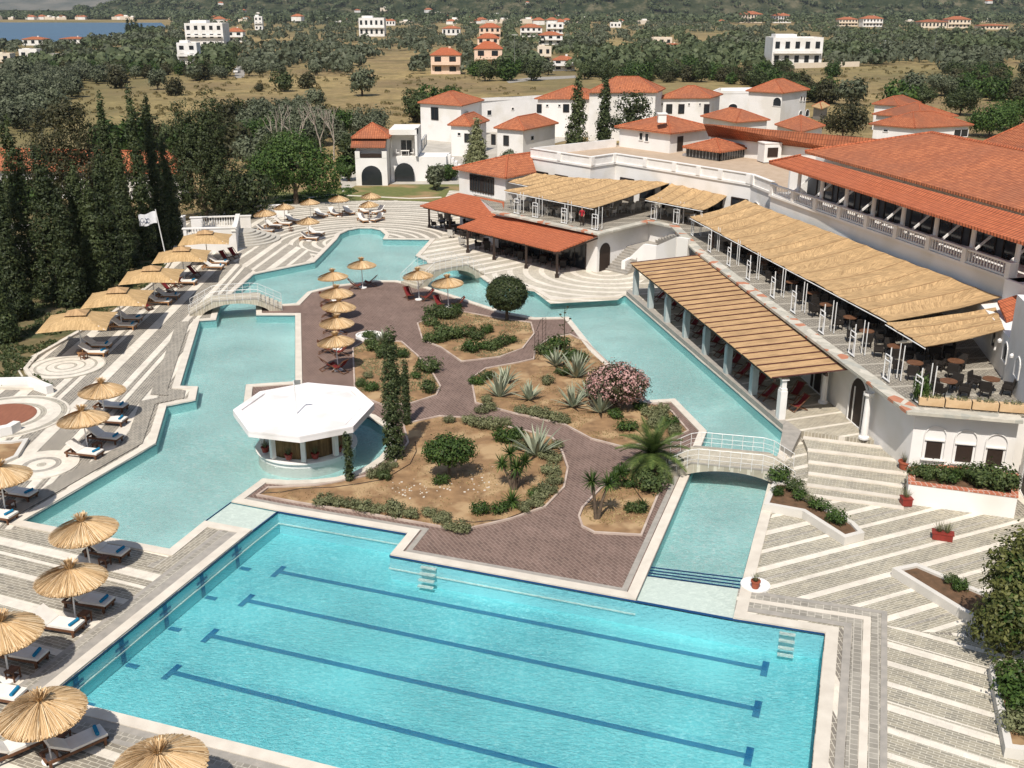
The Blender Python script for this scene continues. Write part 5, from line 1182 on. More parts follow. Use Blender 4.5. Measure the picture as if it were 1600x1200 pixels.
# ---------------------------------------------------------------- cypress row and big trees on the left
def prof_cyp(h, r, n=9, seed=0, wob=.12):
    rr_ = random.Random(seed); L = []
    for k in range(n):
        f = (k+.4)/n; w = r*min(1, (1-f)**.55*1.15)*(1+rr_.uniform(-.15, .15)); L.append((rr_.uniform(-wob, wob)*r, rr_.uniform(-wob, wob)*r, .4+h*f*.97, w, w, h/n*1.15))
    return L
def single(name, label, cat, px, py, h, ells, ncl, nl, clr, leaf, seed, mat, th=1.5, tr=.2, lo=.72, rz=0, group=None, spread=.6, asp=.55, bark=None, z=0):
    e = tree_proto(name, cat, group, ells, ncl, nl, clr, leaf, seed, mat, th, tr, lo, asp, spread, label, bark); P = U(px, py, z); e.location = (P.x, P.y, z); e.rotation_euler.z = rz; return e
CY = [(10, 535, 393, .95, 'lowest dark cypress cut by the left picture edge', LCYP), (52, 455, 178, 1.9, 'tall ragged cypress nearest the left edge of the row', LPINE), (92, 468, 225, 2.0, 'broad cypress second from the left in the row', LCYP), (140, 452, 262, 1.6, 'shorter cypress in the middle of the row', LPINE),
 (178, 440, 236, 1.3, 'narrow cypress before the orange roof', LCYP), (205, 408, 215, 1.1, 'thin cypress left of the tallest pointed one', LPINE), (232, 404, 136, 1.25, 'tallest pointed cypress right of the row centre', LCYP), (254, 394, 152, 1.2, 'tall cypress touching the tallest pointed one', LCYP), (188, 405, 148, .95, 'ragged thin cypress with a gappy top behind the row', LPINE),
 (20, 470, 205, 1.3, 'dark cypress behind the nearest one at the left edge', LCYP),
  (116, 478, 300, 1.3, 'low dark cypress beside the square parasols', LCYP), (160, 462, 290, 1.3, 'low cypress in front of the shorter one', LPINE), (205, 418, 270, 1.2, 'low cypress at the flagpole side of the row', LCYP), (272, 384, 215, 1.3, 'last cypress of the row next to the flag', LCYP),  (30, 500, 330, 1.3, 'low cypress at the left edge in front of the row', LCYP)]
for i, (px, pb, pt, r, lab, m) in enumerate(CY):
    P = U(px, pb); lo_, hi = 1, 40
    for _ in range(40):
        mid = (lo_+hi)/2
        if proj(P.x, P.y, mid)[1] > pt: lo_ = mid
        else: hi = mid
    single('cypress_tree', lab, 'cypress', px, pb, lo_, prof_cyp(lo_, r*.8, 14, i+20), 1000, 15, .13, .105, i+40, m, 1.6, .16, .55, group=None, spread=.3, asp=.6)
single('pine_tree', 'big brownish pine rising behind the cypress row', 'pine', 122, 392, 13, [(0, 0, 11.2, 3.4, 3, 3.2), (-1.6, 0, 8.5, 3.2, 3, 2.6), (1.8, .5, 7.6, 3.2, 3, 2.6), (0, 0, 5.6, 1.7, 1.7, 2.8), (1, -.5, 13.2, 2, 2, 1.7)], 1000, 14, .26, .13, 61, LDRK, 4, .3, .6)
single('pine_tree', 'lower brownish pine to the right of the big one', 'pine', 178, 372, 9, [(0, 0, 7.0, 2.6, 2.6, 2.8), (-.6, 0, 4.6, 1.7, 1.9, 2.6)], 560, 14, .25, .13, 62, LDRK, 2, .25, .6)
single('evergreen_tree', 'huge dense dark evergreen with twin tops at the back of the deck', 'tree', 322, 345, 14, [(0, 0, 5.2, 3.5, 3, 4.6), (-1.6, 0, 9.0, 1.8, 1.8, 4.6), (1.5, 0, 9.6, 1.9, 1.8, 4.9), (.2, 0, 9, 2.7, 2.2, 3.8), (2.4, 0, 4.2, 2.6, 2.2, 3.4), (-2.8, 0, 4.2, 2.0, 2.0, 3.2)], 1900, 15, .2, .125, 63, LPINE, 3, .3, .6)
single('evergreen_tree', 'dense dark bush at the foot of the huge evergreen', 'tree', 372, 340, 6, [(0, 0, 2.6, 2.8, 2.4, 2.6), (2.2, 0, 3.0, 2.0, 2, 2.4)], 320, 14, .3, .2, 64, LCYP, 1, .2)
single('broadleaf_tree', 'wide bright green tree left of the arched villa', 'tree', 463, 318, 8, [(0, 0, 5.0, 5.0, 3.6, 2.6), (-3, 0, 3.6, 3, 3, 2.6), (3.2, 0, 3.6, 2.8, 2.6, 2.4), (0, 0, 7, 2.8, 2.6, 1.8)], 1000, 15, .32, .16, 65, LGRN, 2.4, .3)
for i, (px, py, w, h, m, lab) in enumerate([(410, 232, 4.2, 5.2, LGRN, 'leafy green thicket left of the bare tree'), (440, 262, 3.6, 5.4, LPINE, 'dark green thicket before the bare tree'), (552, 262, 2.4, 5.5, LPINE, 'green tree against the left side of the arched villa'), (575, 215, 4.6, 5.6, LOLV, 'big grey-green tree behind the arched villa roof'), (530, 215, 3.6, 5, LGRN, 'green bushy tree right of the bare tree'), (545, 283, 1.6, 3.4, LGRN, 'yellow-green bush beside the path by the arched villa'),
  (395, 262, 3.0, 4.4, LOLV, 'grey-green thicket at the edge of the huge evergreen'), (470, 205, 3.6, 5.0, LOLV, 'olive coloured bush behind the bare tree'), (1316, 218, 4.4, 6.6, LDRK, 'large bushy brown-green tree in front of the village tower'), (1462, 206, 2.0, 4.2, LGRN, 'sparse leafy tree poking over the weathered roofs'),
  (1545, 215, 5.0, 6.0, LGRN, 'bright green tree at the right behind the big hall roof'), (1500, 180, 4.6, 6.0, LPINE, 'dark tree behind the weathered roofs at the right'), (1585, 205, 5, 6.5, LGRN, 'green tree cut by the right picture edge'), (1240, 160, 4.5, 5.2, LPINE, 'dark green tree behind the village tower'), (655, 192, 3.6, 6.5, LPINE, 'dark green tree at the left of the village houses'), (1440, 168, 4.0, 5.0, LPINE, 'dark tree in the belt right of the dry field'), (1470, 150, 4.6, 5.4, LOLV, 'grey-green tree at the corner of the dry field'),
  (1160, 197, 1.6, 2.6, LGRN, 'round shrub against the low tiled roof of the village'), (680, 297, 1.3, 3.2, LOLV, 'young olive tree on the lawn by the villa stairs'), (8, 330, 2.4, 3.6, LOLV, 'pale olive by the road behind the cypress row'), (60, 330, 3.0, 3.6, LGRN, 'green bush behind the cypress row at the left'), (795, 262, 1.4, 2.6, LOLV, 'small grey bush by the squat white village house'), (700, 282, 1.6, 2.2, LGRN, 'green shrub under the villa stairs')]):
    single('broadleaf_tree', lab, 'tree', px, py, h, rell(80+i, w, h*.8, h*.16, 7), int(150+w*40), 14, w*.1, .22, 90+i, m, h*.35, .16)
# village cypresses, spruce and a bushy pine
for i, (px, pb, pt, r, lab) in enumerate([(901, 243, 122, 1.9, 'ragged cypress left of the slim one in the village'), (943, 232, 113, 1.25, 'slim tall cypress in the middle of the village'), (745, 258, 187, 2.0, 'small spruce before the low white village house')]):
    P = U(px, pb); h = 12 if i < 2 else 8; lo_, hi = 1, 40
    for _ in range(40):
        mid = (lo_+hi)/2
        if proj(P.x, P.y, mid)[1] > pt: lo_ = mid
        else: hi = mid
    ee = prof_cyp(lo_, r, 11, 300+i, .1) if i < 2 else [(0, 0, .5+lo_*k/9, 2.1*(1-k/9.5), 2.1*(1-k/9.5), .35) for k in range(9)]
    single('cypress_tree' if i < 2 else 'spruce_tree', lab, 'cypress' if i < 2 else 'spruce', px, pb, lo_, ee, 460, 12, .2, .19, 310+i, (LPINE, LCYP, LSIL)[i], 1.5, .18, .55, spread=.3)
single('pine_tree', 'spreading dark pine right of the slim village cypress', 'pine', 985, 228, 7, [(0, 0, 7.2, 3.0, 2.4, 1.8), (1.5, 0, 5, 2.8, 2, 1.6), (-1.2, 0, 4.2, 2.6, 2, 1.6)], 240, 14, .32, .22, 320, LCYP, 4, .2)
# bare dead tree
e = empty('bare_tree', U(507, 250), 'bare whitish dead tree with forking branches', 'tree'); m = MB(); rb = random.Random(4)
def fork(p, d, l, r, n):
    q = p+d*l; m.tube([p, p.lerp(q, .5)+Vector((rb.uniform(-.1, .1), 0, 0))*l*.4, q], [r, r*.8, r*.6], 5, False)
    if n:
        for _ in range(3 if n > 2 else 2): dd = (d+Vector((rb.uniform(-.6, .6), rb.uniform(-.4, .4), rb.uniform(-.1, .4)))).normalized(); fork(q, dd, l*rb.uniform(.6, .8), r*.58, n-1)
P = U(507, 250)
for dx in (-6, -3.4, -.5, 1.5): fork(P+Vector((dx, 0, 0)), Vector((dx*.05, 0, 1)).normalized(), 3.0, .17, 4)
part('trunk', m, BARE, e)
# ================================================================ plants of the island garden
def blade_plant(name, label, cat, px, py, n, L, w, mat, rise=(20, 80), droop=.5, seed=0, z0=0., group=None, seg=4, z=.03, parent=None, at=None, stiff=1.0, part_name='leaves'):
    rs_ = random.Random(seed); m = MB()
    for k in range(n):
        a = k*2.399+rs_.uniform(-.2, .2); el = R(rs_.uniform(*rise)); l = L*rs_.uniform(.75, 1.1)
        pts = []; p = Vector((math.cos(a)*.05, math.sin(a)*.05, z0)); dv = Vector((math.cos(a)*math.cos(el), math.sin(a)*math.cos(el), math.sin(el)))
        sd = Vector((-math.sin(a), math.cos(a), 0)); vs = []
        for j in range(seg+1):
            f = j/seg; ww = w*(1.1-f**1.6*1.08)*.5 if j else w*.4
            vs += [p-sd*ww+Vector((0, 0, ww*.3)), p+sd*ww+Vector((0, 0, ww*.3))]
            p = p+dv*(l/seg); dv = (dv+Vector((0, 0, -droop*f*.8))).normalized()
        m.add(vs, [(2*j, 2*j+1, 2*j+3, 2*j+2) for j in range(seg)])
    P = U(px, py, z) if at is None else Vector(at)
    if parent is not None: o = local(part_name, m, mat, parent); o.location = at; return o
    o = m.build(name, mat); o.location = P; return tag(o, label, cat, group)
for i, (x, y, L, n, lab) in enumerate([(780, 620, 1.5, 26, 'leftmost pale agave in the middle bed'), (827, 625, 1.1, 26, 'spiky grey agave in the centre of the middle bed'), (790, 598, 1.1, 22, 'small agave behind the leftmost one'), (900, 590, 1.6, 26, 'striped agave left of the pink oleander'), (868, 572, 1.2, 20, 'striped agave by the tall flower stalk'),
   (895, 636, 1.4, 24, 'large pale agave casting a shadow on the bare soil'), (938, 645, 1.5, 24, 'curly pale agave below the pink oleander'), (838, 712, 1.7, 26, 'tall upright pale agave behind the yuccas of the large bed'), (920, 620, 1.1, 20, 'agave between the striped and curly ones'), (600, 535, .9, 18, 'small grey agave near the round planter')]):
    blade_plant('agave_plant', lab, 'agave', x, y, n+8, L*1.18, .21, LAGV, (25, 85), .38, i+400)
def yucca(label, px, py, heads, seed):
    P = U(px, py, .03); e = empty('yucca_plant', P, label, 'yucca')
    for k, (dx, dy, h, s) in enumerate(heads):
        m = MB(); m.tube([(dx*.12, dy*.1, -.05), (dx*.5, dy*.5, h*.55), (dx, dy, h)], [.10, .075, .06], 7); local('trunk', m, BARK, e)
        blade_plant('', '', '', 0, 0, 70, s, .075, LGRN, (-45, 85), .12, seed+k, parent=e, at=(dx, dy, h), seg=3)
    return e
yucca('pair of tall yuccas at the tip of the small triangular bed', 932, 811, [(-.25, .2, 1.9, .65), (.55, .35, 1.7, .68)], 500)
yucca('low yucca clump growing by the triangular bed', 960, 765, [(0, 0, .6, .5), (.35, .3, .8, .5)], 503)
yucca('cluster of yuccas at the right of the large bed', 803, 765, [(-.6, .3, 1.3, .6), (.15, 0, 1.25, .75), (.55, .3, 1.4, .6), (-.2, .7, 1.7, .6)], 507)
yucca('stemless yucca at the foot of the yucca cluster', 800, 790, [(0, 0, .25, .7)], 511)
yucca('low spiky yucca tuft in the triangular bed', 1003, 797, [(0, 0, .2, .45)], 512)
# date palm
P = U(1018, 737, .03); e = empty('palm_tree', P, 'short date palm with a full crown where the path meets the bridge', 'palm')
m = MB(); m.tube([(0, 0, -.1), (0, 0, .5), (.02, 0, 1.0)], [.30, .26, .22], 12); [m.box((math.cos(k*2.4)*.26, math.sin(k*2.4)*.26, .1+k*.035), (.14, .1, .12), k*2.4) for k in range(24)]; local('trunk', m, BARK, e)
rp = random.Random(3)
for k in range(34):
    m = MB(); a = k*2.399; el = R(80-k*2.9+rp.uniform(-8, 8)); p = Vector((0, 0, 1.0)); dv = Vector((math.cos(a)*math.cos(el), math.sin(a)*math.cos(el), math.sin(el))); sd = Vector((-math.sin(a), math.cos(a), 0)); pts = [p.copy()]
    for j in range(9): p = p+dv*.235; dv = (dv+Vector((0, 0, -.14))).normalized(); pts.append(p.copy())
    m.tube(pts, [.028]+[.02]*8+[.006], 4)
    for j in range(1, 10):
        for f in (0, .33, .66):
            q = pts[j-1].lerp(pts[j], f); d2 = (pts[j]-pts[j-1]).normalized(); ll = .50*math.sin(math.pi*min(.97, (j+f)/10.5)**.8)+.05
            for s in (-1, 1): t_ = q+sd*s*ll*.8+d2*ll*.6+Vector((0, 0, .10-.14*ll)); w2 = d2*.04; m.add([q-w2, q+w2, t_], [(0, 1, 2)])
    local('frond', m, LPLM, e)
# clipped ball tree, oleander, ficus, citrus
def leafy(name, label, cat, px, py, ells, ncl, nl, clr, leaf, mat, th, tr, seed, lo=.72, extra=None, asp=.55, z=.03, spread=.5, group=None, sc=1):
    e = tree_proto(name, cat, group, ells, ncl, nl, clr, leaf, seed, mat, th, tr, lo, asp, spread, label); P = U(px, py, z); e.location = P; e.scale = (sc,)*3
    if extra: quads('blossom', crown_V(ells, *extra[:4], seed+1, .9), extra[4], e)
    return e
leafy('ball_tree', 'ball-shaped clipped dark green tree standing between the paths near the water', 'tree', 792, 500, [(0, 0, 2.15, 1.5, 1.5, 1.25)], 1500, 9, .09, .085, LCYP, 1.3, .12, 601, .93)
leafy('oleander_tree', 'round oleander tree covered with pink blossom beside the lagoon', 'tree', 962, 640, [(0, 0, 1.75, 1.55, 1.4, 1.15), (-.9, 0, 1.6, .9, .9, .8), (1.0, 0, 1.6, .95, .9, .85)], 420, 12, .13, .085, LDRK, 1.0, .1, 603, .7, (520, 9, .11, .075, LPNK))
leafy('citrus_tree', 'rounded green citrus tree alone on the bare soil of the large bed', 'tree', 702, 748, [(0, 0, 1.65, 1.1, 1.0, .75), (-.6, 0, 1.55, .7, .7, .6), (.7, 0, 1.6, .75, .7, .6)], 420, 12, .11, .075, LGRN, 1.1, .07, 605)
for i, (px, pb, pt, r, lab) in enumerate([(616, 716, 520, .56, 'tallest narrow cypress beside the pool bar'), (636, 663, 568, .22, 'slim cypress right behind the tallest island cypress'), (546, 751, 682, .21, 'small pencil cypress at the kerb before the pool bar')]):
    P = U(px, pb); lo_, hi = 1, 40
    for _ in range(40):
        mid = (lo_+hi)/2
        if proj(P.x, P.y, mid)[1] > pt: lo_ = mid
        else: hi = mid
    single('cypress_tree', lab, 'cypress', px, pb, lo_, [(0, 0, .15+lo_*(k+.3)/12, r*(1.05-.5*(k/12)**2), r*(1.05-.5*(k/12)**2), lo_/12) for k in range(12)], (900, 300, 170)[i], 14, .06, .06, 610+i, LCYP, .4, .07, .6, spread=.1)
# foreground broadleaf tree on the right and its neighbours
leafy('broadleaf_tree', 'large glossy green tree at the right edge casting its shadow on the paving', 'tree', 1574, 1035, [(0, 0, 2.2, 1.3, 1.3, 1.7), (-.2, .3, 3.6, 1.0, 1.0, 1.5), (.8, 0, 2.4, 1.2, 1.1, 1.5), (-.7, 0, 1.6, .8, .8, 1.0), (-.1, .2, 4.7, .45, .45, .8)], 820, 14, .13, .085, LBRN, 1.2, .1, 620, .6)
quads('inner_foliage', crown_V([(0, 0, 2.2, 1.1, 1.1, 1.6), (-.1, .3, 3.4, .8, .8, 1.3), (.8, 0, 2.4, 1.0, 1, 1.3)], 420, 12, .14, .085, 621, .5), LGRN, bpy.data.objects[[o.name for o in SC.objects if o.get('label', '').startswith('large glossy')][0]])
# shrubs: low rounded plants on the island and in planters
SH = {'g': [LGRN, .0], 's': [LSIL, 0], 'd': [LSHR, 0]}
protos = {}
for k, (m, _) in SH.items():
    for v in range(2):
        o = quads('shrub', crown_V([(0, 0, .30, .55, .5, .32), (.3, .1, .25, .3, .3, .25), (-.25, -.1, .28, .32, .3, .22)], 90, 11, .07, .055, 700+v+ord(k), .55), m); o.location.z = -500; protos[k, v] = o
nm = {'g': ('green shrub', 'bright green rounded shrub'), 's': ('sage shrub', 'low grey-green sage cushion'), 'd': ('dark shrub', 'dark green flowering shrub')}
usedl = {}
def shrub(px, py, s, k, where, z=.03, sz=1.):
    o = protos[k, len(usedl) % 2]; usedl[len(usedl)] = 1; r = place(o, U(px, py, z), rr.random()*6, None, (s, s, s*rr.uniform(.85, 1.15)*sz))
    tag(r, nm[k][1]+' '+where, 'shrub', nm[k][1]+'s '+where); return r
w1 = 'along the front edge of the large bed'
for x, y, s in ((508, 787, 1.0), (530, 790, .8), (548, 792, .75), (568, 798, 1.0), (590, 800, .7), (617, 803, 1.1), (643, 808, .75), (671, 805, .8), (690, 815, .8), (700, 826, .6), (718, 830, .95), (695, 812, .7)): shrub(x, y, s, 's', w1)
w2 = 'at the rear edge of the large bed'
for x, y, s in ((585, 745, .8), (600, 738, .8), (612, 730, .6), (702, 660, .7), (735, 662, 1.0), (752, 668, 1.1), (770, 668, 1.0), (790, 664, .8)): shrub(x, y, s, 's', w2)
w3 = 'along the curved right edge of the large bed'
for x, y, s in ((855, 716, .9), (867, 722, .8), (862, 740, 1.0), (866, 755, .9), (855, 768, 1.0), (845, 780, .9), (835, 790, .8), (848, 705, .8), (870, 700, .7), (820, 798, .8)): shrub(x, y, s, 's', w3)
for x, y, s, k in ((790, 690, 1.3, 'g'), (808, 684, 1.0, 'g'), (750, 802, .9, 'g'), (782, 800, .9, 'g'), (600, 748, .8, 'd'), (690, 756, .8, 'g'), (815, 700, .9, 's'), (835, 775, .8, 'g')): shrub(x, y, s, k, 'inside the large bed')
for x, y, s in ((752, 645, .8), (765, 640, .9), (815, 645, .9), (835, 648, 1.0), (850, 653, 1.0), (868, 658, 1.0), (880, 660, .8), (760, 628, .7)): shrub(x, y, s, 's', 'along the lower edge of the middle bed')
for x, y, s, k in ((745, 600, 1.0, 'g'), (760, 592, 1.0, 'd'), (850, 552, 1.4, 'd'), (872, 545, 1.5, 'g'), (890, 560, 1.3, 'g'), (862, 560, 1.0, 'g'), (905, 565, 1.2, 'd'), (855, 600, .9, 's'), (962, 652, 1.0, 'g'), (980, 672, 1.1, 'g'), (1015, 650, 1.1, 's'), (1030, 660, 1.1, 's'), (1045, 668, 1.1, 'g'), (1022, 668, 1.0, 's'), (1035, 645, .9, 's'), (925, 610, 1.0, 'g'), (880, 585, 1.0, 'd'), (1055, 678, .9, 's'), (1000, 640, .9, 'g')): shrub(x, y, s, k, 'inside the middle bed by the agaves')
for x, y, s, k in ((680, 495, 1.7, 'd'), (700, 497, 1.6, 'd'), (672, 508, 1.3, 'd'), (712, 490, 1.3, 'g'), (690, 530, 1.6, 'd'), (708, 528, 1.4, 'd'), (728, 525, 1.5, 'd'), (745, 530, 1.2, 'd'), (675, 535, 1.2, 'd'), (735, 548, 1.4, 'g'), (755, 545, .9, 'g'), (770, 545, 1.3, 'd'), (785, 540, 1.2, 'd'), (760, 520, 1.0, 'g'), (800, 535, .8, 'g')): shrub(x, y, s, k, 'in the bed by the clipped ball tree')
for x, y, s, k in ((580, 540, 1.0, 'd'), (592, 548, 1.5, 'd'), (608, 546, 1.1, 'g'), (600, 558, 1.2, 'd'), (670, 580, 1.6, 'd'), (670, 612, 1.2, 'd'), (628, 558, 1.0, 'g'), (565, 602, .8, 'd'), (580, 610, .9, 'g'), (650, 590, .8, 'g'), (625, 600, 1.0, 'g'), (575, 590, .7, 's')): shrub(x, y, s, k, 'in the bed left of the narrow cypresses')
for x, y, s, k in ((1018, 764, 1.7, 'd'), (993, 800, .9, 'd'), (983, 760, .8, 'g'), (1005, 742, .8, 'g'), (970, 742, 1.0, 'g')): shrub(x, y, s, k, 'in the small triangular bed')
# tall agave flower stalk and a small metal arch
m = MB(); P = U(881, 570, .03); m.tube([(0, 0, 0), (0, 0, 4.0)], [.05, .02], 6)
for k in range(7):
    a = k*2.2; z = 2.2+k*.27; l = .55-k*.05; m.tube([(0, 0, z), (math.cos(a)*l*.7, math.sin(a)*l*.7, z+.06), (math.cos(a)*l, math.sin(a)*l, z+.2)], [.02, .018, .015], 4); m.lathe([(0, 0), (.09, .03), (.07, .09), (0, .1)], 6, (math.cos(a)*l, math.sin(a)*l, z+.18))
o = m.build('agave_stalk', LDRK); o.location = P; tag(o, 'tall dry agave flower stalk rising above the middle bed', 'flower stalk')
m = MB(); P = U(838, 562, .03); Q = U(850, 540, .03)
for q in (P, Q): [m.tube([q+Vector((dx, 0, 0)), q+Vector((dx, 0, 2.1))], .015, 4) for dx in (-.12, .12)]; [m.tube([q+Vector((-.12, 0, .3*k)), q+Vector((.12, 0, .3*k+.3))], .01, 3) for k in range(7)]
m.tube([P+Vector((0, 0, 2.1)), P.lerp(Q, .5)+Vector((0, 0, 2.4)), Q+Vector((0, 0, 2.1))], .02, 4)
tag(m.build('trellis_arch', DARK), 'thin metal trellis arch at the fork of the brown paths', 'arch')
# stones and dry leaves on the big bed
m = MB(); rk = random.Random(9)
for _ in range(70):
    x, y = rk.choice(((740, 752), (733, 768), (696, 762), (630, 765), (670, 770), (745, 738), (640, 760))); P = U(x+rk.gauss(0, 14), y+rk.gauss(0, 6), .04); s = rk.uniform(.03, .11); m.box(P, (s, s*.8, s*.5), rk.random()*3)
tag(m.build('gravel', COPE), 'pale stones scattered over the bare soil of the large bed', 'stones', kind='stuff')
# dry ground cover
def cover(name, polypx, n, size, mat, label, z=.03, seed=0):
    rs_ = np.random.RandomState(seed); L = polypx; xs = [p[0] for p in L]; ys = [p[1] for p in L]; P = []
    while len(P) < n:
        x, y = rs_.uniform(min(xs), max(xs)), rs_.uniform(min(ys), max(ys))
        if inpoly(x, y, L):
            q = U(x, y, z)
            if noise.noise(Vector((q.x*.5, q.y*.5, seed))) > -.1: P.append((q.x, q.y, z+size*.5))
    P = np.array(P); o = quads(name, leaves_mesh(P, rs_.normal(size=(n, 3))*1.0, np.full(n, size), rs_, .4), mat); tag(o, label, 'ground cover', kind='stuff')
LDRY = leaf_mat('dry_grass', (.16, .12, .05), (.30, .23, .10), (.42, .34, .17))
cover('dry_grass', beds['c'], 5200, .05, LDRY, 'dry yellow grass tufts over the middle bed', seed=1)
cover('dry_grass', beds['d'], 3600, .06, LSIL, 'greenish grass tufts over the bed by the ball tree', seed=2)
cover('dry_grass', beds['e'], 4200, .06, LSIL, 'thin grass tufts over the bed left of the narrow cypresses', seed=3)
cover('dry_grass', beds['a'], 2600, .045, LDRY, 'sparse dry grass over the large bed', seed=4)
cover('dry_grass', beds['b'], 1400, .05, LDRY, 'sparse dry grass over the small triangular bed', seed=5)
cover('undergrowth', [(-40, 610), (88, 606), (44, 578), (60, 556), (120, 520), (190, 480), (245, 438), (262, 410), (200, 400), (60, 450), (-100, 500)], 9000, .14, LPINE, 'weedy undergrowth below the cypress row', .0, 6)
cover('undergrowth', [(340, 345), (430, 318), (440, 305), (545, 290), (560, 300), (530, 310), (440, 322)], 2500, .16, LGRN, 'low shrubs bordering the lawn', .0, 7)

for k, px in enumerate([[(410, 771), (440, 768), (470, 764), (520, 762), (560, 755), (600, 748), (640, 725), (652, 705), (648, 690)], [(668, 808), (700, 812), (740, 815), (790, 812), (830, 795), (862, 765), (872, 735)], [(965, 735), (985, 752), (1000, 775), (1010, 790)]]):
    m = MB(); m.tube([U(x+rk.uniform(-2, 2), y+rk.uniform(-1, 1), .05) for x, y in px], .022, 5); tag(m.build('irrigation_hose', DARK), ('black irrigation hose curving round the rear of the large bed', 'black irrigation hose along the front right of the large bed', 'short black irrigation hose in the triangular bed')[k], 'hose')
# ================================================================ BRIDGES
def bridge(label, A, B, side, width, h, z0=.03, z1=.03, nst=6, fr=.27, rail=True, mat=None):
    A, B = Vector((A.x, A.y, 0)), Vector((B.x, B.y, 0)); d = (B-A); L = d.length; d.normalize(); n = Vector((-d.y, d.x, 0))*side
    c = (A+B)/2+n*width/2; e = empty('footbridge', (c.x, c.y, 0), label, 'bridge')
    m = MB(); N = 40
    def top(s):
        f = s/L
        if f < fr: return z0+(h-z0)*(math.floor(f/fr*nst)+1)/nst
        if f > 1-fr: return z1+(h-z1)*(math.floor((1-f)/fr*nst)+1)/nst
        return h
    def bot(s):
        f = s/L; g = (f-.14)/.72
        return max(0, (h-.26)*math.sin(math.pi*min(1, max(0, g)))**.62) if 0 < g < 1 else -.1
    xs = sorted(set([L*k/N for k in range(N+1)]+[L*fr*k/nst for k in range(nst+1)]+[L-L*fr*k/nst for k in range(nst+1)]))
    xs = [x for i, x in enumerate(xs) if i == 0 or x-xs[i-1] > 1e-4]
    V = []; F = []
    for a, b in zip(xs, xs[1:]):
        t_ = top((a+b)/2); q = len(V)
        for s in (a, b):
            for w in (0, width): P = A+d*s+n*w; V += [P+Vector((0, 0, bot(s))), P+Vector((0, 0, t_))]
        F += [(q, q+4, q+5, q+1), (q+2, q+3, q+7, q+6), (q+1, q+5, q+7, q+3), (q, q+2, q+6, q+4), (q, q+1, q+3, q+2), (q+4, q+6, q+7, q+5)]
    m.add(V, F); part('deck', m, mat or M_brg, e)
    for w in (.05, width-.05):       # stringer along both edges
        m = MB()
        for a, b in zip(xs, xs[1:]):
            za, zb = (min(h, z0+(h-z0)*a/L/fr, z1+(h-z1)*(L-a)/L/fr), min(h, z0+(h-z0)*b/L/fr, z1+(h-z1)*(L-b)/L/fr)); m.beam(A+d*a+n*w+Vector((0, 0, za+.02)), A+d*b+n*w+Vector((0, 0, zb+.02)), .1, .09)
        part('kerb', m, COPE2, e)
    if rail:
        for w in (.0, width):
            m = MB(); P = []
            for k in range(13):
                s = L*k/12; z = min(h, z0+(h-z0)*s/L/fr, z1+(h-z1)*(L-s)/L/fr); q = A+d*s+n*w; P.append(q+Vector((0, 0, z))); m.tube([q+Vector((0, 0, z-.15)), q+Vector((0, 0, z+.85))], .016, 5)
            for hh_, r in ((.86, .018), (.55, .009), (.3, .009)): m.tube([p+Vector((0, 0, hh_)) for p in P], r, 5)
            part('railing', m, METAL, e)
    return e
M_brg = deck_mat('bridge_paving', vdir((1100, 700), (1200, 715)), [(1, 's')], stone=((.46, .42, .35), (.36, .33, .27)), bw=.5, bh=.12)
bridge('arched footbridge of stone steps on the left between the upper and lower pools', U(296, 494), U(441, 485), 1, 2.0, 1.05)
bridge('arched footbridge at the back by the open restaurant', U(652, 452), U(757, 431), 1, 2.5, 1.3)
bridge('wide flat arched footbridge at the right over the channel to the big pool', U(1040, 742), U(1240, 762), 1, 2.3, .78, z1=.03, fr=.2)
# ================================================================ PLANTERS, POTS, WALLS
def planter(label, px, z, wall, soil, z0=0., th=.24, rim=None):
    L = UL(px, z); s = 1 if area(L) > 0 else -1; c = sum(L, Vector((0, 0, 0)))/len(L)
    e = empty('planter', (c.x, c.y, z0), label, 'planter'); m = MB(); inn = offset_loop(L, th*s)
    for i in range(len(L)):
        j = (i+1) % len(L); a, b, c_, d_ = L[i], L[j], inn[j], inn[i]; m.prism([Vector((p[0], p[1])) for p in (a, b, c_, d_)], z0, z)
    part('wall', m, wall, e); m = MB(); m.prism([Vector((p[0], p[1])) for p in inn], z0, z-.1); part('soil', m, soil, e)
    if rim: m = MB(); ring(m, L, -.03*s, (th+.03)*s, z, z+.07); part('brick_rim', m, rim, e)
    return e
WK = mat_noise('planter_wall', (.62, .585, .53), (.55, .52, .47), .8, .9, .1)
DSO = mat_noise('dark_soil', (.16, .09, .05), (.09, .055, .03), 3, .95, .6, .04, detail=7)
t = NT('rim_brick'); b = t.n('ShaderNodeTexBrick'); t.l(t.coord('Object'), b.inputs[0]); b.inputs['Scale'].default_value = 1; b.inputs['Brick Width'].default_value = .24; b.inputs['Row Height'].default_value = .5; b.inputs['Mortar Size'].default_value = .014
for k, c in (('Color1', (.46, .16, .09)), ('Color2', (.38, .13, .075)), ('Mortar', (.55, .48, .42))): b.inputs[k].default_value = (*c, 1)
RIM = t.fin(b.outputs[0], .85, .2)
planter('low white zigzag planter with shrubs beside the right footbridge', [(1208, 752), (1236, 752), (1260, 776), (1335, 815), (1351, 832), (1320, 840), (1254, 798), (1193, 787)], .42, WK, DSO)
planter('low white wedge planter pointing at the big pool left of the glossy tree', [(1394, 887), (1432, 879), (1545, 927), (1562, 960), (1545, 975), (1500, 952)], .42, WK, DSO)
planter('white edged bed with reddish soil at the lower right corner', [(1546, 1040), (1562, 1030), (1750, 1040), (1750, 1165), (1600, 1172), (1571, 1168)], .42, WK, SOIL)
planter('white planter with a brick rim below the arched windows', [(1420, 756), (1420, 731), (1470, 728), (1590, 742), (1590, 778)], 1.1, WALL, DSO, 0, .26, RIM)
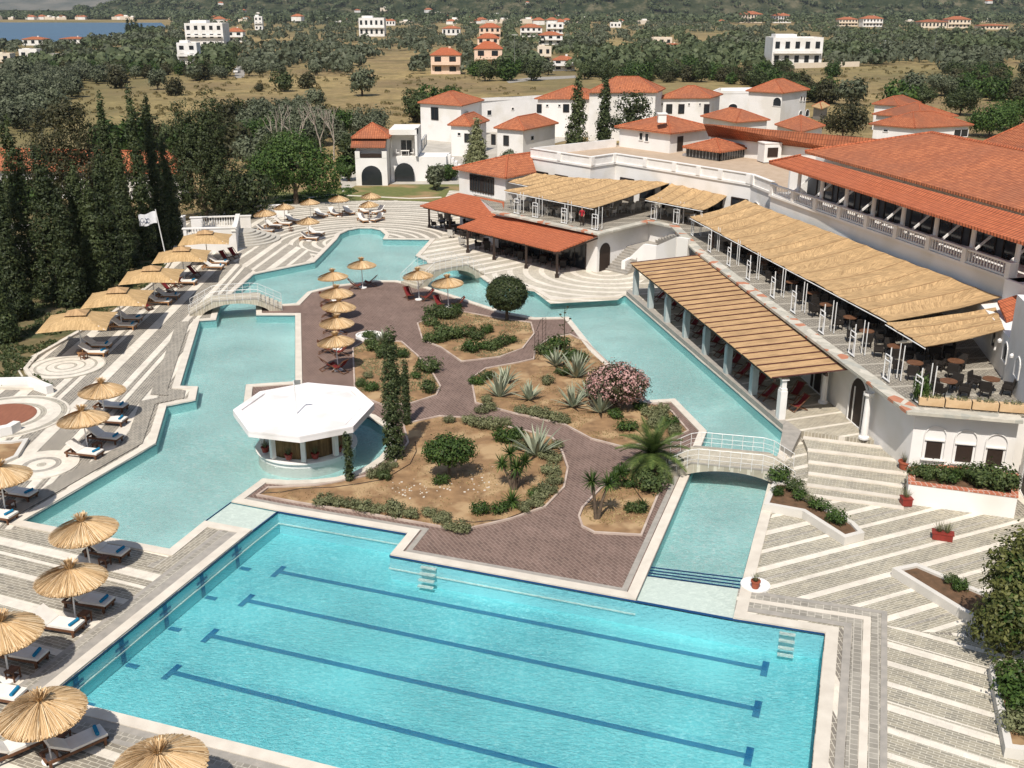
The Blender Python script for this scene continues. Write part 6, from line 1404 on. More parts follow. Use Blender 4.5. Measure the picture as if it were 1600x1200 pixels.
for x, y, s, k, z in ((1218, 750, 1.2, 'g', .35), (1240, 765, 1.0, 'd', .35), (1250, 778, .8, 'g', .35), (1215, 772, .7, 'g', .35), (1280, 795, .9, 'g', .35), (1305, 815, 1.0, 'g', .35), (1265, 785, .6, 's', .35)): shrub(x, y, s, k, 'in the zigzag planter by the bridge', z)
for x, y, s, k, z in ((1435, 742, 1.1, 'd', 1.05), (1450, 745, .9, 'd', 1.05), (1468, 748, 1.2, 'd', 1.05), (1487, 750, 1.1, 'g', 1.05), (1515, 748, 1.2, 'd', 1.05), (1535, 756, 1.6, 'd', 1.05), (1555, 758, 1.7, 'd', 1.05), (1572, 765, 1.3, 'd', 1.05)): shrub(x, y, s, k, 'in the brick-rimmed planter', z)
for x, y, s, k, z in ((1590, 1080, 1.8, 'g', .35), (1575, 1060, 1.1, 's', .35), (1595, 1110, 1.5, 'g', .35), (1590, 1140, 1.2, 's', .35), (1500, 920, .7, 'g', .35), (1485, 910, .6, 'd', .35)): shrub(x, y, s, k, 'in the beds at the lower right', z)
blade_plant('yucca_plant', 'small yucca in the brick-rimmed planter under the first arched window', 'yucca', 1439, 735, 26, .55, .05, LGRN, (0, 85), .2, 801, z=1.3)
blade_plant('yucca_plant', 'second small yucca in the middle of the brick-rimmed planter', 'yucca', 1494, 745, 26, .6, .05, LGRN, (0, 85), .2, 802, z=1.2)
def pot(label, px, py, z, r, h, mat, plant, shape='round', ln=1.0, rz=0, pl=.6):
    P = U(px, py, z); e = empty('flower_pot', P, label, 'flower pot'); m = MB()
    if shape == 'round': m.lathe([(0, 0), (r*.7, 0), (r*.95, h*.85), (r*1.05, h*.86), (r*1.05, h), (r*.85, h), (r*.8, h*.85), (0, h*.85)], 16)
    else: m.box((0, 0, h*.45), (r*1.8*ln, r*1.8, h*.9), rz); m.box((0, 0, h*.93), (r*2*ln, r*2, h*.14), rz)
    local('pot', m, mat, e)
    if plant == 'yucca':
        for dx, dy, hh_ in ((-.18, 0, .8), (.2, .1, 1.05), (.02, -.1, .45)):
            m = MB(); m.tube([(dx*.3, dy*.3, h*.8), (dx, dy, h+hh_)], .035, 6); local('stem', m, BARK, e); blade_plant('', '', '', 0, 0, 34, .38, .045, LGRN, (-30, 85), .2, 810+int(hh_*10), parent=e, at=(dx, dy, h+hh_), seg=3)
    else:
        for k in range(int(ln)): blade_plant('', '', '', 0, 0, 60, pl, .022, LSIL, (45, 88), .25, 820+k, parent=e, at=((k-(ln-1)/2)*r*1.4*math.cos(rz), (k-(ln-1)/2)*r*1.4*math.sin(rz), h*.85), seg=2, part_name='grass_tuft')
    return e
pot('red square tub with a branched yucca beside the pergola wall', 1397, 684, ZP, .36, .42, REDP, 'yucca', 'sq')
pot('round terracotta pot with grey grass at the top of the broad steps', 1413, 732, .25, .34, .42, TERRA, 'g')
pot('red square pot with lavender at the side of the broad steps', 1415, 788, .05, .26, .40, REDP, 'g', 'sq')
pot('long red trough of lavender on the lower paving', 1472, 842, .02, .24, .36, REDP, 'g', 'sq', 2, -.35)
pot('terracotta pot on the round white kerb stone at the channel corner', 1180, 918, .12, .2, .34, TERRA, 'g', pl=.38)
m = MB(); P = U(1180, 916, 0); m.lathe([(0, .1), (.62, .1), (.62, -.1)], 24, (P.x, P.y, 0)); tag(m.build('kerb_stone', TRIM), 'round white kerb stone at the corner of the channel', 'kerb stone')
bcr = Vector((ctr.x, ctr.y, 0))
for k, (a, lab) in enumerate([(-2.5, 'red pot with a fern at the left end of the bar counter'), (-1.78, 'bright red trough with a plant at the front of the bar counter'), (-1.2, 'red pot with a plant in the middle of the bar counter'), (-.62, 'large potted palm at the right end of the bar counter')]):
    q = bcr+Vector((math.cos(a), math.sin(a), 0))*rad_c*.9; px, py = proj(q.x, q.y, .4); pot(lab, px, py, .4, .22, .3, REDP, 'g', 'round', pl=.45)
m = MB(); P = U(577, 527, 0); m.lathe([(1.0, 0), (1.0, .22), (.88, .22), (.88, .1), (0, .12)], 28, (P.x, P.y, 0)); tag(m.build('planter', TRIM), 'low round planter with a white rim on the brown paving', 'planter')
shrub(574, 527, .9, 'g', 'in the low round planter', .1); shrub(582, 528, .8, 'd', 'in the low round planter', .1)
# wooden boxes on the terrace coping and the shrub beside them
bx = empty('wooden_planter', (0, 0, 0), 'pale wooden trough with herbs on the terrace coping above the arched windows', 'planter', 'wooden troughs on the terrace coping')
m = MB(); m.box((0, 0, .2), (1.22, .4, .4)); local('box', m, mat_noise('pale_pine', (.62, .44, .26), (.52, .35, .19), 3, .7, .1), bx); quads('herbs', crown_V([(0, 0, .45, .55, .15, .14)], 30, 10, .05, .035, 830), LSIL, bx)
A, B = Tt[5], Tt[6]; d = (B-A).to_2d()
for k in range(4): P = wall_pt(A, B, .75+k*1.28, ZT, -.55); place(bx, (P.x, P.y, ZT+.02), math.atan2(d.y, d.x))
P = wall_pt(A, B, .3, ZT, -1.1); o = place(protos['g', 0], (P.x, P.y, ZT), 0, None, (.8, 1.3, 2.4)); tag(o, 'upright green hedge plant at the corner of the terrace', 'hedge', None)
# retaining balustrades at the far left of the deck, round steps, kerb along the planting
def baluwall(label, a, b, h, openings, th=.35):
    A, B = U(*a), U(*b); L = (B-A).length; c = (A+B)/2; e = empty('balustrade_wall', c, label, 'wall'); d = (B-A).normalized(); n = Vector((-d.y, d.x, 0))
    def blk(m, s0, s1, z0, z1, t_=th): P, Q = A+d*s0+n*th/2, A+d*s1+n*th/2; m.beam(P+Vector((0, 0, (z0+z1)/2)), Q+Vector((0, 0, (z0+z1)/2)), t_, z1-z0)
    m = MB(); blk(m, 0, L, 0, h-1.0); q = 0
    for s0, s1 in openings: blk(m, q*L, s0*L, h-1.0, h-.1); q = s1
    blk(m, q*L, L, h-1.0, h-.1); blk(m, -.1, L+.1, h-.1, h, th+.12); part('wall', m, WALL, e)
    for s0, s1 in openings:
        m = MB(); k = max(3, int((s1-s0)*L/.26))
        for i in range(k): p = A+d*(s0+(s1-s0)*(i+.5)/k)*L+n*th/2; m.lathe([(.06, h-1.0), (.09, h-.75), (.05, h-.3), (.07, h-.1)], 6, (p.x, p.y, 0))
        part('balusters', m, TRIM, e)
baluwall('front white balustrade wall behind the uppermost square parasol', (290, 396), (371, 394), 2.5, [(.06, .5)]); baluwall('rear white balustrade wall of the garden stairs', (300, 364), (393, 361), 1.7, [(.2, .75)])
baluwall('end pier wall closing the front balustrade of the garden stairs', (371, 394), (377, 366), 2.2, [])
baluwall('left oblique white wall beside the garden stairs', (252, 392), (292, 362), 1.8, [(.3, .7)]); baluwall('short white balustrade wall behind the first round straw parasols', (398, 341), (450, 340), 1.5, [(.1, .6)])
m = MB(); P = U(381, 375)
for k in range(6): m.lathe([(0, 1.02-.17*k), (1.3+.5*k, 1.02-.17*k), (1.3+.5*k, 0)], 36, (P.x, P.y, 0))
tag(m.build('round_steps', mat_noise('step_stone', (.50, .47, .41), (.40, .37, .32), 2, .85, .1)), kind='structure')
m = MB(); ring(m, UL(D_px[2:14]), 0, .28, -.1, .16, False); ring(m, UL(D_px[2:14]), .5, .62, -.1, .012, False); tag(m.build('deck_kerb', COPE), kind='structure')
def disc(px, py, r, mat, z): m = MB(); P = U(px, py); m.lathe([(0, z), (r, z), (r, 0)], 40, (P.x, P.y, 0)); tag(m.build('paving_circle', mat), kind='structure'); return P
for x, y, r, sq in ((103, 573, 2.6, [(.55, 'w'), (.18, 's'), (.45, 'w'), (.12, 's')]), (65, 727, 1.9, [(.25, 's'), (.45, 'w'), (.3, 'g'), (.9, 'w')]), (8, 652, 3.6, [(.8, 'w'), (.35, 's')])):
    P = U(x, y); disc(x, y, r, deck_mat('paving_circle_%d' % x, (1, 0), sq, center=(P.x, P.y, 4.)), .045)
t_ = mat_noise('red_decking', (.30, .12, .07), (.22, .085, .05), 2, .7, .2, stretch=(6, .6, 1)); disc(-2, 652, 2.1, t_, .07)
for k, (a, lab) in enumerate([([(-60, 608), (0, 606), (40, 605), (74, 617)], 'curved white garden wall above the red round deck'), ([(-40, 686), (0, 684), (20, 680), (34, 672)], 'curved white garden wall below the red round deck')]):
    m = MB(); L = UL(a); L2_ = offset_loop(L, .45, False); m.prism([Vector((p[0], p[1])) for p in list(L)+list(L2_)[::-1]], 0, .55); tag(m.build('garden_wall', WALL), lab, 'wall')
planter('triangular bed of dry soil behind the circular mosaic at the left edge', [(-60, 712), (-40, 690), (20, 688), (45, 684), (28, 712), (0, 724), (-60, 730)], .2, WK, SOIL)
# rails on the right paving, recessed ladders
for x0, y0, x1, y1, x2, y2, lab in ((659, 877, 683, 881, 683, 897, 'back'), (1219, 979, 1244, 983, 1243, 998, 'right'), (405, 1172, 437, 1180, 437, 1180, 'front')):
    A, B = U(x0, y0), U(x1, y1); d = (B-A).normalized(); n = Vector((d.y, -d.x, 0)) if lab != 'front' else Vector((-d.y, d.x, 0)); m = MB()
    for k in range(4): m.beam(A+n*(.12+.13*k)-Vector((0, 0, .22+.24*k)), B+n*(.12+.13*k)-Vector((0, 0, .22+.24*k)), .16, .06)
    tag(m.build('pool_ladder', PT_step), 'recessed steps in the %s wall of the big pool' % {'back': 'left part of the rear', 'right': 'right end of the rear', 'front': 'front'}[lab], 'pool steps')
# flag
P = U(262, 414); e = empty('flagpole', P, 'white flagpole with a white flag standing before the cypress row', 'flagpole'); m = MB(); m.tube([P, P+Vector((-.55, 0, 5.3))], [.06, .045], 8); part('pole', m, METAL, e)
m = MB(); T = P+Vector((-.53, 0, 5.1)); V = [T+Vector((-1.7*i/10, .12*math.sin(i*.9), -.38*(i/10)-1.1*j+.06*math.sin(i*.8))) for j in (0, 1) for i in range(11)]; m.add(V, [(i, i+1, i+12, i+11) for i in range(10)]); fl = part('flag', m, plain('flag_cloth', (.80, .80, .82), .9), e)
m = MB()
for cx, a0, a1 in ((-.75, 40, 320), (-1.05, -90, 90), (-1.3, 40, 320), (-1.0, 180, 350)):
    pts = [T+Vector((cx+.16*math.cos(R(a0+(a1-a0)*k/10)), -.16, -.85+.2*math.sin(R(a0+(a1-a0)*k/10)))) for k in range(11)]; m.tube(pts, .025, 4)
part('emblem', m, plain('emblem_blue', (.03, .05, .12)), fl)
# ================================================================ PARASOLS
def thatch_mesh(R_, h, n, seed, droop=.25, tuft=.3, flare=.2, cone=True):
    rs_ = random.Random(seed); m = MB()
    prof = [(R_*f, h*(1-f**1.45)-.02) for f in (0.03, .25, .5, .75, .985)]
    if cone: m.lathe([(r, z-.05) for r, z in prof], 60)
    for k in range(n):
        a = rs_.random()*6.283; w = rs_.uniform(.005, .013); rr_ = R_*rs_.uniform(.9, 1.035); vs = []; dz = rs_.uniform(-.01, .045); da = rs_.uniform(-.06, .06)
        r0 = R_*rs_.choice((.02, .3, .45, .6))
        for j in range(5):
            f = j/4; r = r0+(rr_-r0)*f; g = r/R_; z = h*(1-min(1, g)**1.45)+dz-max(0, g-1)*.6; aa = a+da*f; c, s = math.cos(aa), math.sin(aa); ww = w*(.5+f)
            vs += [(r*c+s*ww, r*s-c*ww, z), (r*c-s*ww, r*s+c*ww, z+.005)]
        m.add(vs, [(2*j, 2*j+1, 2*j+3, 2*j+2) for j in range(4)])
    t = MB()
    for k in range(120 if tuft else 0):
        a = rs_.random()*6.283; l = tuft*rs_.uniform(.7, 1.15); fl_ = flare*rs_.uniform(.3, 1.1); c, s = math.cos(a), math.sin(a)
        t.add([(.05*c-.012*s, .05*s+.012*c, h-.04), (.05*c+.012*s, .05*s-.012*c, h-.04), (fl_*c+.018*s, fl_*s-.018*c, h+l), (fl_*c-.018*s, fl_*s+.018*c, h+l)], [(0, 1, 2, 3)])
    return m, t
def parasol(name, label, group, R_, h, zr, n, seed, tuft, flare, droop, base=.32, pole=.035):
    e = empty(name, (0, 0, -500), label, 'parasol', group); m, t = thatch_mesh(R_, h, n, seed, droop, tuft, flare)
    m.v = [(x, y, z+zr) for x, y, z in m.v]; c = local('thatch', m, THATCH, e)
    if tuft: t.v = [(x, y, z+zr) for x, y, z in t.v]; local('tuft', t, THATCH, c); q = MB(); q.lathe([(.07, h-.06), (.08, h+.02), (.06, h+.07)], 10, (0, 0, zr)); local('binding', q, DARK, c)
    q = MB(); q.tube([(0, 0, 0), (0, 0, zr+h*.8)], pole, 8); local('pole', q, TRIM, e)
    q = MB(); q.lathe([(0, .09), (base*.9, .08), (base, .04), (base, 0)], 18); local('base', q, TRIM, e); return e
PA = parasol('straw_parasol', 'x', 'large straw parasols over the sunbeds on the left', 1.36, .50, 1.90, 1900, 1, .30, .34, .5)
PB = parasol('straw_parasol', 'x', 'straw parasols on the brown island paving', 1.25, .44, 1.93, 1100, 2, .28, .3, .6, .36)
PC = parasol('straw_parasol', 'x', 'straw parasols round the head of the upper pool', 1.2, .48, 1.92, 800, 3, .12, .05, .2)
for pr_, L in ((PA, [(133, 828, 'straw parasol overlapping the left point of the lower pool'), (107, 902, 'straw parasol shading a sunbed next to the big pool'), (66, 1106, 'largest straw parasol at the near corner of the big pool'), (250, 1190, 'straw parasol cut by the bottom picture edge'), (0, 986, 'straw parasol cut by the left edge beside the big pool'), (-2, 744, 'straw parasol cut by the left edge near the mosaic circle'), (157, 607, 'straw parasol with a dark topknot above the pair of dark sunbeds'), (130, 653, 'straw parasol just below the one with the dark topknot')]),
                (PB, [(521, 432, 'straw parasol at the top left tip of the brown island'), (565, 414, 'straw parasol with two deck chairs nearest the upper pool'), (525, 459, 'second straw parasol down the island row'), (527, 479, 'third straw parasol down the island row'), (525, 503, 'fourth straw parasol down the island row'), (526, 533, 'lowest straw parasol of the island row'), (654, 431, 'straw parasol by the steps of the rear footbridge'), (700, 442, 'straw parasol between the rear footbridge and the ball tree')]),
                (PC, [(415, 335, 'leftmost small straw parasol behind the round steps'), (444, 324, 'second small straw parasol from the left at the back'), (484, 316, 'straw parasol at the edge of the lawn'), (529, 311, 'straw parasol right above the head of the upper pool'), (481, 346, 'single straw parasol in front of the back row'), (579, 307, 'rear straw parasol of the pair by the white sunbeds'), (577, 319, 'front straw parasol of the pair by the white sunbeds')])):
    for x, y, lab in L: P = U(x, y, 2.05); o = place(pr_, (P.x, P.y, .02), rnd.random()*6.28, lab, (rnd.uniform(.96, 1.04),)*3); o.rotation_euler.x = rnd.uniform(-.05, .05); o.rotation_euler.y = rnd.uniform(-.05, .05)
# square reed parasols
sqp = empty('square_parasol', (0, 0, -500), 'x', 'parasol', 'big square reed parasols along the cypress row'); m = MB(); a_ = 2.3; V = []; N = 12
for j in range(N+1):
    for i in range(N+1):
        x, y = (i/N*2-1), (j/N*2-1); r = max(abs(x), abs(y)); dg_ = min(abs(x), abs(y))/max(r, .01); edge = .16*(1-dg_)*r*r
        V.append((x*a_*(1-.05*(1-dg_)*r), y*a_*(1-.05*(1-dg_)*r), 3.05-.85*r+edge*.7+rnd.uniform(-.01, .01)))
m.add(V, [(j*(N+1)+i, j*(N+1)+i+1, (j+1)*(N+1)+i+1, (j+1)*(N+1)+i) for j in range(N) for i in range(N)])
RS = straw_mat('reed_parasol', (.62, .43, .23), (.50, .33, .16)); sc_o = local('reed_cover', m, RS, sqp)
m = MB(); m.add([(-.75, -.75, 2.9), (.75, -.75, 2.9), (.75, .75, 2.9), (-.75, .75, 2.9), (0, 0, 3.2)], [(0, 1, 4), (1, 2, 4), (2, 3, 4), (3, 0, 4)]); local('reed_cap', m, STRAW2, sc_o)
for sx in (-1, 1):
    for sy in (-1, 1): m = MB(); m.tube([(0, 0, 2.95), (sx*a_*.98, sy*a_*.98, 2.16)], .025, 5); local('rib', m, METAL, sqp)
m = MB(); m.tube([(0, 0, 0), (0, 0, 3.0)], .045, 8); local('pole', m, METAL, sqp); m = MB(); m.box((0, 0, .06), (.9, .9, .12)); local('base', m, COPE2, sqp)
for x, y, lab in ((129, 551, 'nearest square reed parasol at the lower end of the row'), (191, 512, 'second square reed parasol from the near end'), (243, 474, 'middle square reed parasol of the row'), (289, 440, 'fourth square reed parasol beside the flagpole'), (325, 411, 'farthest square reed parasol before the white balustrade')):
    P = U(x, y); place(sqp, (P.x, P.y, .02), R(10), lab)
# ================================================================ SUNBEDS, DECK CHAIRS, TABLES
def lounger(seed, back=38, wood=None, cush=None):
    wood = wood or BROWN; e = empty('sunbed', (0, 0, -500), 'x', 'sunbed'); L, w = 2.0, .72
    m = MB(); [m.box((0, s*(w/2-.03), .27), (L, .06, .10)) for s in (-1, 1)]; m.box((L/2-.03, 0, .27), (.06, w, .10)); m.box((-L/2+.03, 0, .27), (.06, w, .10))
    for k in range(9): m.box((-.2+k*.13, 0, .30), (.09, w-.1, .03))
    local('frame', m, wood, e)
    for sx in (-1, 1):
        for sy in (-1, 1): m = MB(); m.box((sx*(L/2-.12), sy*(w/2-.05), .13), (.08, .08, .26)); local('leg', m, wood, e)
    b = R(back); px, pz = -.25, .33; m = MB(); c, s = math.cos(b), math.sin(b)
    def slab_(mm, x0, z0, x1, z1, t_, ww):
        d = Vector((x1-x0, 0, z1-z0)).normalized(); nrm = Vector((-d.z, 0, d.x)); ps = [Vector((x0, y, z0))+nrm*q for q in (0, t_) for y in (-ww/2, ww/2)]+[Vector((x1, y, z1))+nrm*q for q in (0, t_) for y in (-ww/2, ww/2)]
        mm.add(ps, [(0, 1, 3, 2), (4, 6, 7, 5), (0, 4, 5, 1), (2, 3, 7, 6), (0, 2, 6, 4), (1, 5, 7, 3)])
    slab_(m, px-.75*c, pz+.75*s, px, pz, .03, w-.1); m.box((px-.45*c, 0, (pz+.45*s)/2+.1), (.04, w-.2, .45*s)); local('backrest', m, wood, e)
    m = MB(); m.box(((px+L/2)/2, 0, .37), (L/2-px-.02, w-.04, .09)); slab_(m, px-.76*c, pz+.76*s+.03, px+.02, pz+.04, .08, w-.04); local('cushion', m, cush or CUSH, e); return e
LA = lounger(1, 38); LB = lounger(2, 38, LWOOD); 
tw = MB(); tw.tube([(0, -.24, 0), (0, .24, 0)], .065, 10); TW = local('rolled_towel', tw, TOWEL, None); TW.location.z = -500; tag(TW, 'x', 'towel')
def deckchair():
    e = empty('deck_chair', (0, 0, -500), 'x', 'deck chair'); w = .58
    for s in (-1, 1):
        m = MB(); m.beam((-.55, s*w/2, .95), (.5, s*w/2, .02), .04, .05); local('rail', m, BROWN, e); m = MB(); m.beam((.55, s*(w/2-.05), .42), (-.5, s*(w/2-.05), .02), .04, .05); local('leg', m, BROWN, e)
    for p in ((-.54, .94), (.54, .42), (-.48, .03), (.48, .03)): m = MB(); m.beam((p[0], -w/2, p[1]), (p[0], w/2, p[1]), .04, .04); local('crossbar', m, BROWN, e)
    m = MB(); P = [(-.54, .95), (-.3, .6), (0, .34), (.28, .30), (.54, .43)]; V = [(x, y, z) for x, z in P for y in (-w/2+.06, w/2-.06)]; V += [(x, y, z-.02) for x, y, z in V]
    m.add(V, [(2*k, 2*k+2, 2*k+3, 2*k+1) for k in range(4)]+[(10+2*k, 11+2*k, 13+2*k, 12+2*k) for k in range(4)]+[(0, 1, 11, 10), (8, 18, 19, 9)]); local('canvas', m, MAROON, e); return e
DC = deckchair()
def smalltable():
    e = empty('side_table', (0, 0, -500), 'x', 'side table'); m = MB(); [m.box((-.16+k*.08, 0, .42), (.07, .42, .03)) for k in range(5)]; m.box((0, -.18, .38), (.4, .03, .05)); m.box((0, .18, .38), (.4, .03, .05)); local('table_top', m, BROWN, e)
    for sx in (-1, 1):
        for sy in (-1, 1): m = MB(); m.box((sx*.16, sy*.17, .2), (.045, .045, .4)); local('leg', m, BROWN, e)
    m = MB(); m.box((0, 0, .15), (.34, .3, .02)); local('shelf', m, BROWN, e); return e
ST = smalltable()
def put_bed(px, py, ang, lab, towel=True, pr_=None, g=None):
    P = U(px, py); o = place(pr_ or LA, (P.x, P.y, .02), R(ang), lab); o['group'] = g or 'sunbeds on the left deck'
    if towel:
        q = Vector((math.cos(R(ang)), math.sin(R(ang)), 0)); T = place(TW, (P.x+q.x*.74, P.y+q.y*.74, .50), R(ang+rnd.uniform(-12, 12)), 'rolled blue towel on the '+lab); T['group'] = 'rolled blue towels on the sunbeds'
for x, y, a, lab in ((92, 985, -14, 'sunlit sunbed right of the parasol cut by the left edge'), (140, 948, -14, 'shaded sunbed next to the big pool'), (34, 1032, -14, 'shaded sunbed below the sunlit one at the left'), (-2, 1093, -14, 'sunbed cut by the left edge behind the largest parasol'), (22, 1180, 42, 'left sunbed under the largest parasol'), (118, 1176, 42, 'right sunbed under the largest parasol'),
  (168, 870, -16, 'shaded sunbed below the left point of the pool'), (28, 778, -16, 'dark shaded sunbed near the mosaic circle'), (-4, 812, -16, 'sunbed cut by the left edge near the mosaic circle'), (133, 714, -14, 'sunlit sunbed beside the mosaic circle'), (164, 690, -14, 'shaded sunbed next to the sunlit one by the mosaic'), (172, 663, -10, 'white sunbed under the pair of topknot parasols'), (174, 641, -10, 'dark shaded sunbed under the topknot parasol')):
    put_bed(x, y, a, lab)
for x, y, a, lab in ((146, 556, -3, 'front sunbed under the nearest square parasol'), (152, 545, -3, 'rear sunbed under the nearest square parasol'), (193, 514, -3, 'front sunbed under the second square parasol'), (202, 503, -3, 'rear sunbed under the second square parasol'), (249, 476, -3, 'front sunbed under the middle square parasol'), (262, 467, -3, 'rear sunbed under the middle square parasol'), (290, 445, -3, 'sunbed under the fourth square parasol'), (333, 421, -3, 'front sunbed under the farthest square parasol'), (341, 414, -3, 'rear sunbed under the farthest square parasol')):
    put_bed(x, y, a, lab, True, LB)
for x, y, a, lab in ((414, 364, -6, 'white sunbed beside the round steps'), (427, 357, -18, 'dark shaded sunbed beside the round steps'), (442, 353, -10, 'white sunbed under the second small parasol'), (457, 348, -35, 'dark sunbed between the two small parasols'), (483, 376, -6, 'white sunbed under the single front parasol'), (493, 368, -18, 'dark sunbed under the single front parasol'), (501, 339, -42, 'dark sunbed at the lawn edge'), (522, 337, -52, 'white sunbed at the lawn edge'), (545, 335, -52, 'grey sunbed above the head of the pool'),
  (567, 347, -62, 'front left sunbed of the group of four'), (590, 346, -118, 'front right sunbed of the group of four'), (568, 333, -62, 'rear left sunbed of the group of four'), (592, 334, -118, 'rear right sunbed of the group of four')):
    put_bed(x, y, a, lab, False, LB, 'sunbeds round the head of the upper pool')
for i, (x, y, a, lab) in enumerate([(304, 432, -25, 'maroon deck chair behind the fourth square parasol sunbed'), (352, 408, -40, 'left maroon deck chair near the white balustrade'), (366, 403, -40, 'right maroon deck chair near the white balustrade'), (262, 456, -25, 'maroon deck chair by the middle square parasol'), (229, 484, -25, 'low maroon deck chair between two square parasols'), (276, 449, 150, 'maroon deck chair turned back by the fourth square parasol'),
  (554, 452, 10, 'left maroon deck chair nearest the upper pool'), (580, 447, 175, 'right maroon deck chair nearest the upper pool'), (639, 467, -60, 'maroon deck chair left of the parasol by the rear footbridge'), (668, 470, 200, 'maroon deck chair right of the parasol by the rear footbridge'), (686, 481, -60, 'maroon deck chair left of the parasol near the ball tree'), (716, 482, 190, 'maroon deck chair right of the parasol near the ball tree'),
  (510, 474, 0, 'deck chair under the second island parasol'), (513, 495, 0, 'deck chair under the third island parasol'), (515, 520, 10, 'deck chair under the fourth island parasol'), (532, 522, 180, 'second deck chair under the fourth island parasol'), (509, 552, 10, 'upper deck chair under the lowest island parasol'), (534, 556, 200, 'deck chair behind the pole of the lowest island parasol'), (512, 578, 30, 'lower left deck chair of the lowest island parasol'), (532, 582, 150, 'lower right deck chair of the lowest island parasol')]):
    P = U(x, y); o = place(DC, (P.x, P.y, .02), R(a), lab); o['group'] = 'maroon deck chairs round the pools'
for i, (x, y) in enumerate([(1031, 470), (1053, 482), (1065, 500), (1085, 512), (1094, 527), (1118, 540), (1128, 557), (1148, 572), (1160, 590), (1185, 606), (1198, 625), (1242, 622), (1247, 641)]):
    P = U(x, y, ZP); o = place(DC, (P.x, P.y, ZP+.01), R(200+(i % 2)*20), None); o['label'] = 'maroon deck chair in the sun at the open end of the pergola' if i == 12 else ('maroon deck chair just inside the open end of the pergola' if i == 11 else 'maroon deck chair in the shade between the pergola pillars'); o['group'] = 'maroon deck chairs under the pergola'
for x, y, lab in ((134, 973, 'small slatted table between two sunbeds by the big pool'), (22, 1062, 'small slatted table at the left below the shaded sunbed'), (100, 1163, 'small table in the shade of the largest parasol'), (153, 704, 'small slatted table beside the mosaic circle sunbeds'), (165, 885, 'small table below the left point of the pool'), (17, 797, 'small slatted table near the left picture edge'), (132, 562, 'small table beside the nearest square parasol'), (578, 340, 'small table in the middle of the group of four sunbeds'), (533, 339, 'small table between the sunbeds at the lawn edge'), (455, 362, 'small table near the round steps')):
    P = U(x, y); place(ST, (P.x, P.y, .02), R(-14), lab)
# ================================================================ TERRACE AND RESTAURANT FURNITURE
def wchair(mat, nm_, group):
    e = empty('chair', (0, 0, -500), nm_, 'chair', group); m = MB(); m.box((0, 0, .40), (.55, .55, .12)); local('seat', m, mat, e)
    m = MB(); m.box((-.25, 0, .68), (.09, .58, .46), 0, ('Y', -.12)); local('backrest', m, mat, e)
    for s in (-1, 1): m = MB(); m.box((0, s*.28, .54), (.5, .06, .22)); local('armrest', m, mat, e)
    for sx in (-1, 1):
        for sy in (-1, 1): m = MB(); m.box((sx*.22, sy*.22, .17), (.05, .05, .34)); local('leg', m, mat, e)
    return e
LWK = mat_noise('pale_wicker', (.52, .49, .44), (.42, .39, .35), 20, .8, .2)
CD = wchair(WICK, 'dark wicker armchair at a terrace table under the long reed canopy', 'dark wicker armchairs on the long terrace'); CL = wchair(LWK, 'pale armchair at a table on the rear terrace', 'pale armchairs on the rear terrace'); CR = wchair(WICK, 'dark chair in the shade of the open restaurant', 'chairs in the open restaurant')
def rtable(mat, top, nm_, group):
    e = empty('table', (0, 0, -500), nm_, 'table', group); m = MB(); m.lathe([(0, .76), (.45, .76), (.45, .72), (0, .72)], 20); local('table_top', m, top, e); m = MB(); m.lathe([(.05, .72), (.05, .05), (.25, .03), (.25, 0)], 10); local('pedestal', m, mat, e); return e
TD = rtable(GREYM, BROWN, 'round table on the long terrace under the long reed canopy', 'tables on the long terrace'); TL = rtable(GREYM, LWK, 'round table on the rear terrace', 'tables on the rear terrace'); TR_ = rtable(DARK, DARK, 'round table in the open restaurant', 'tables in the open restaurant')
def group_at(x, y, z, tb, ch, seed):
    r_ = random.Random(seed); place(tb, (x, y, z), 0); a0 = r_.random()*3
    for k in range(r_.choice((3, 4))): a = a0+k*1.57+r_.uniform(-.2, .2); place(ch, (x+math.cos(a)*.85, y+math.sin(a)*.85, z), a+math.pi)
A, B = Tt[4], Tt[5]; Lt = (B-A).to_2d().length
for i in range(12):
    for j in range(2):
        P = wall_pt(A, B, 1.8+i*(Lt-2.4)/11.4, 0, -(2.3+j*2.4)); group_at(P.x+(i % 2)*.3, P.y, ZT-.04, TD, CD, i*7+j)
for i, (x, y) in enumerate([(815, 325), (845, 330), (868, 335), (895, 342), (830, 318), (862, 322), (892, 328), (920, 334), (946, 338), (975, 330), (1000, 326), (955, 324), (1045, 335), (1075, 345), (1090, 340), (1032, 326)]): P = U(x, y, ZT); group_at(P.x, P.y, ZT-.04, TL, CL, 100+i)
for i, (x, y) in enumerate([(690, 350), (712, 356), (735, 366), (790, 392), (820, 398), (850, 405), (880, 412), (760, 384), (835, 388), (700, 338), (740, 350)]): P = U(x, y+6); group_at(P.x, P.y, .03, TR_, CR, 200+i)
P = U(705, 372); place(CL, (P.x, P.y, .02), 1.2, 'white chair at the front edge of the open restaurant'); P = U(722, 384); place(CL, (P.x, P.y, .02), .4, 'white chair beside the third dark restaurant post')
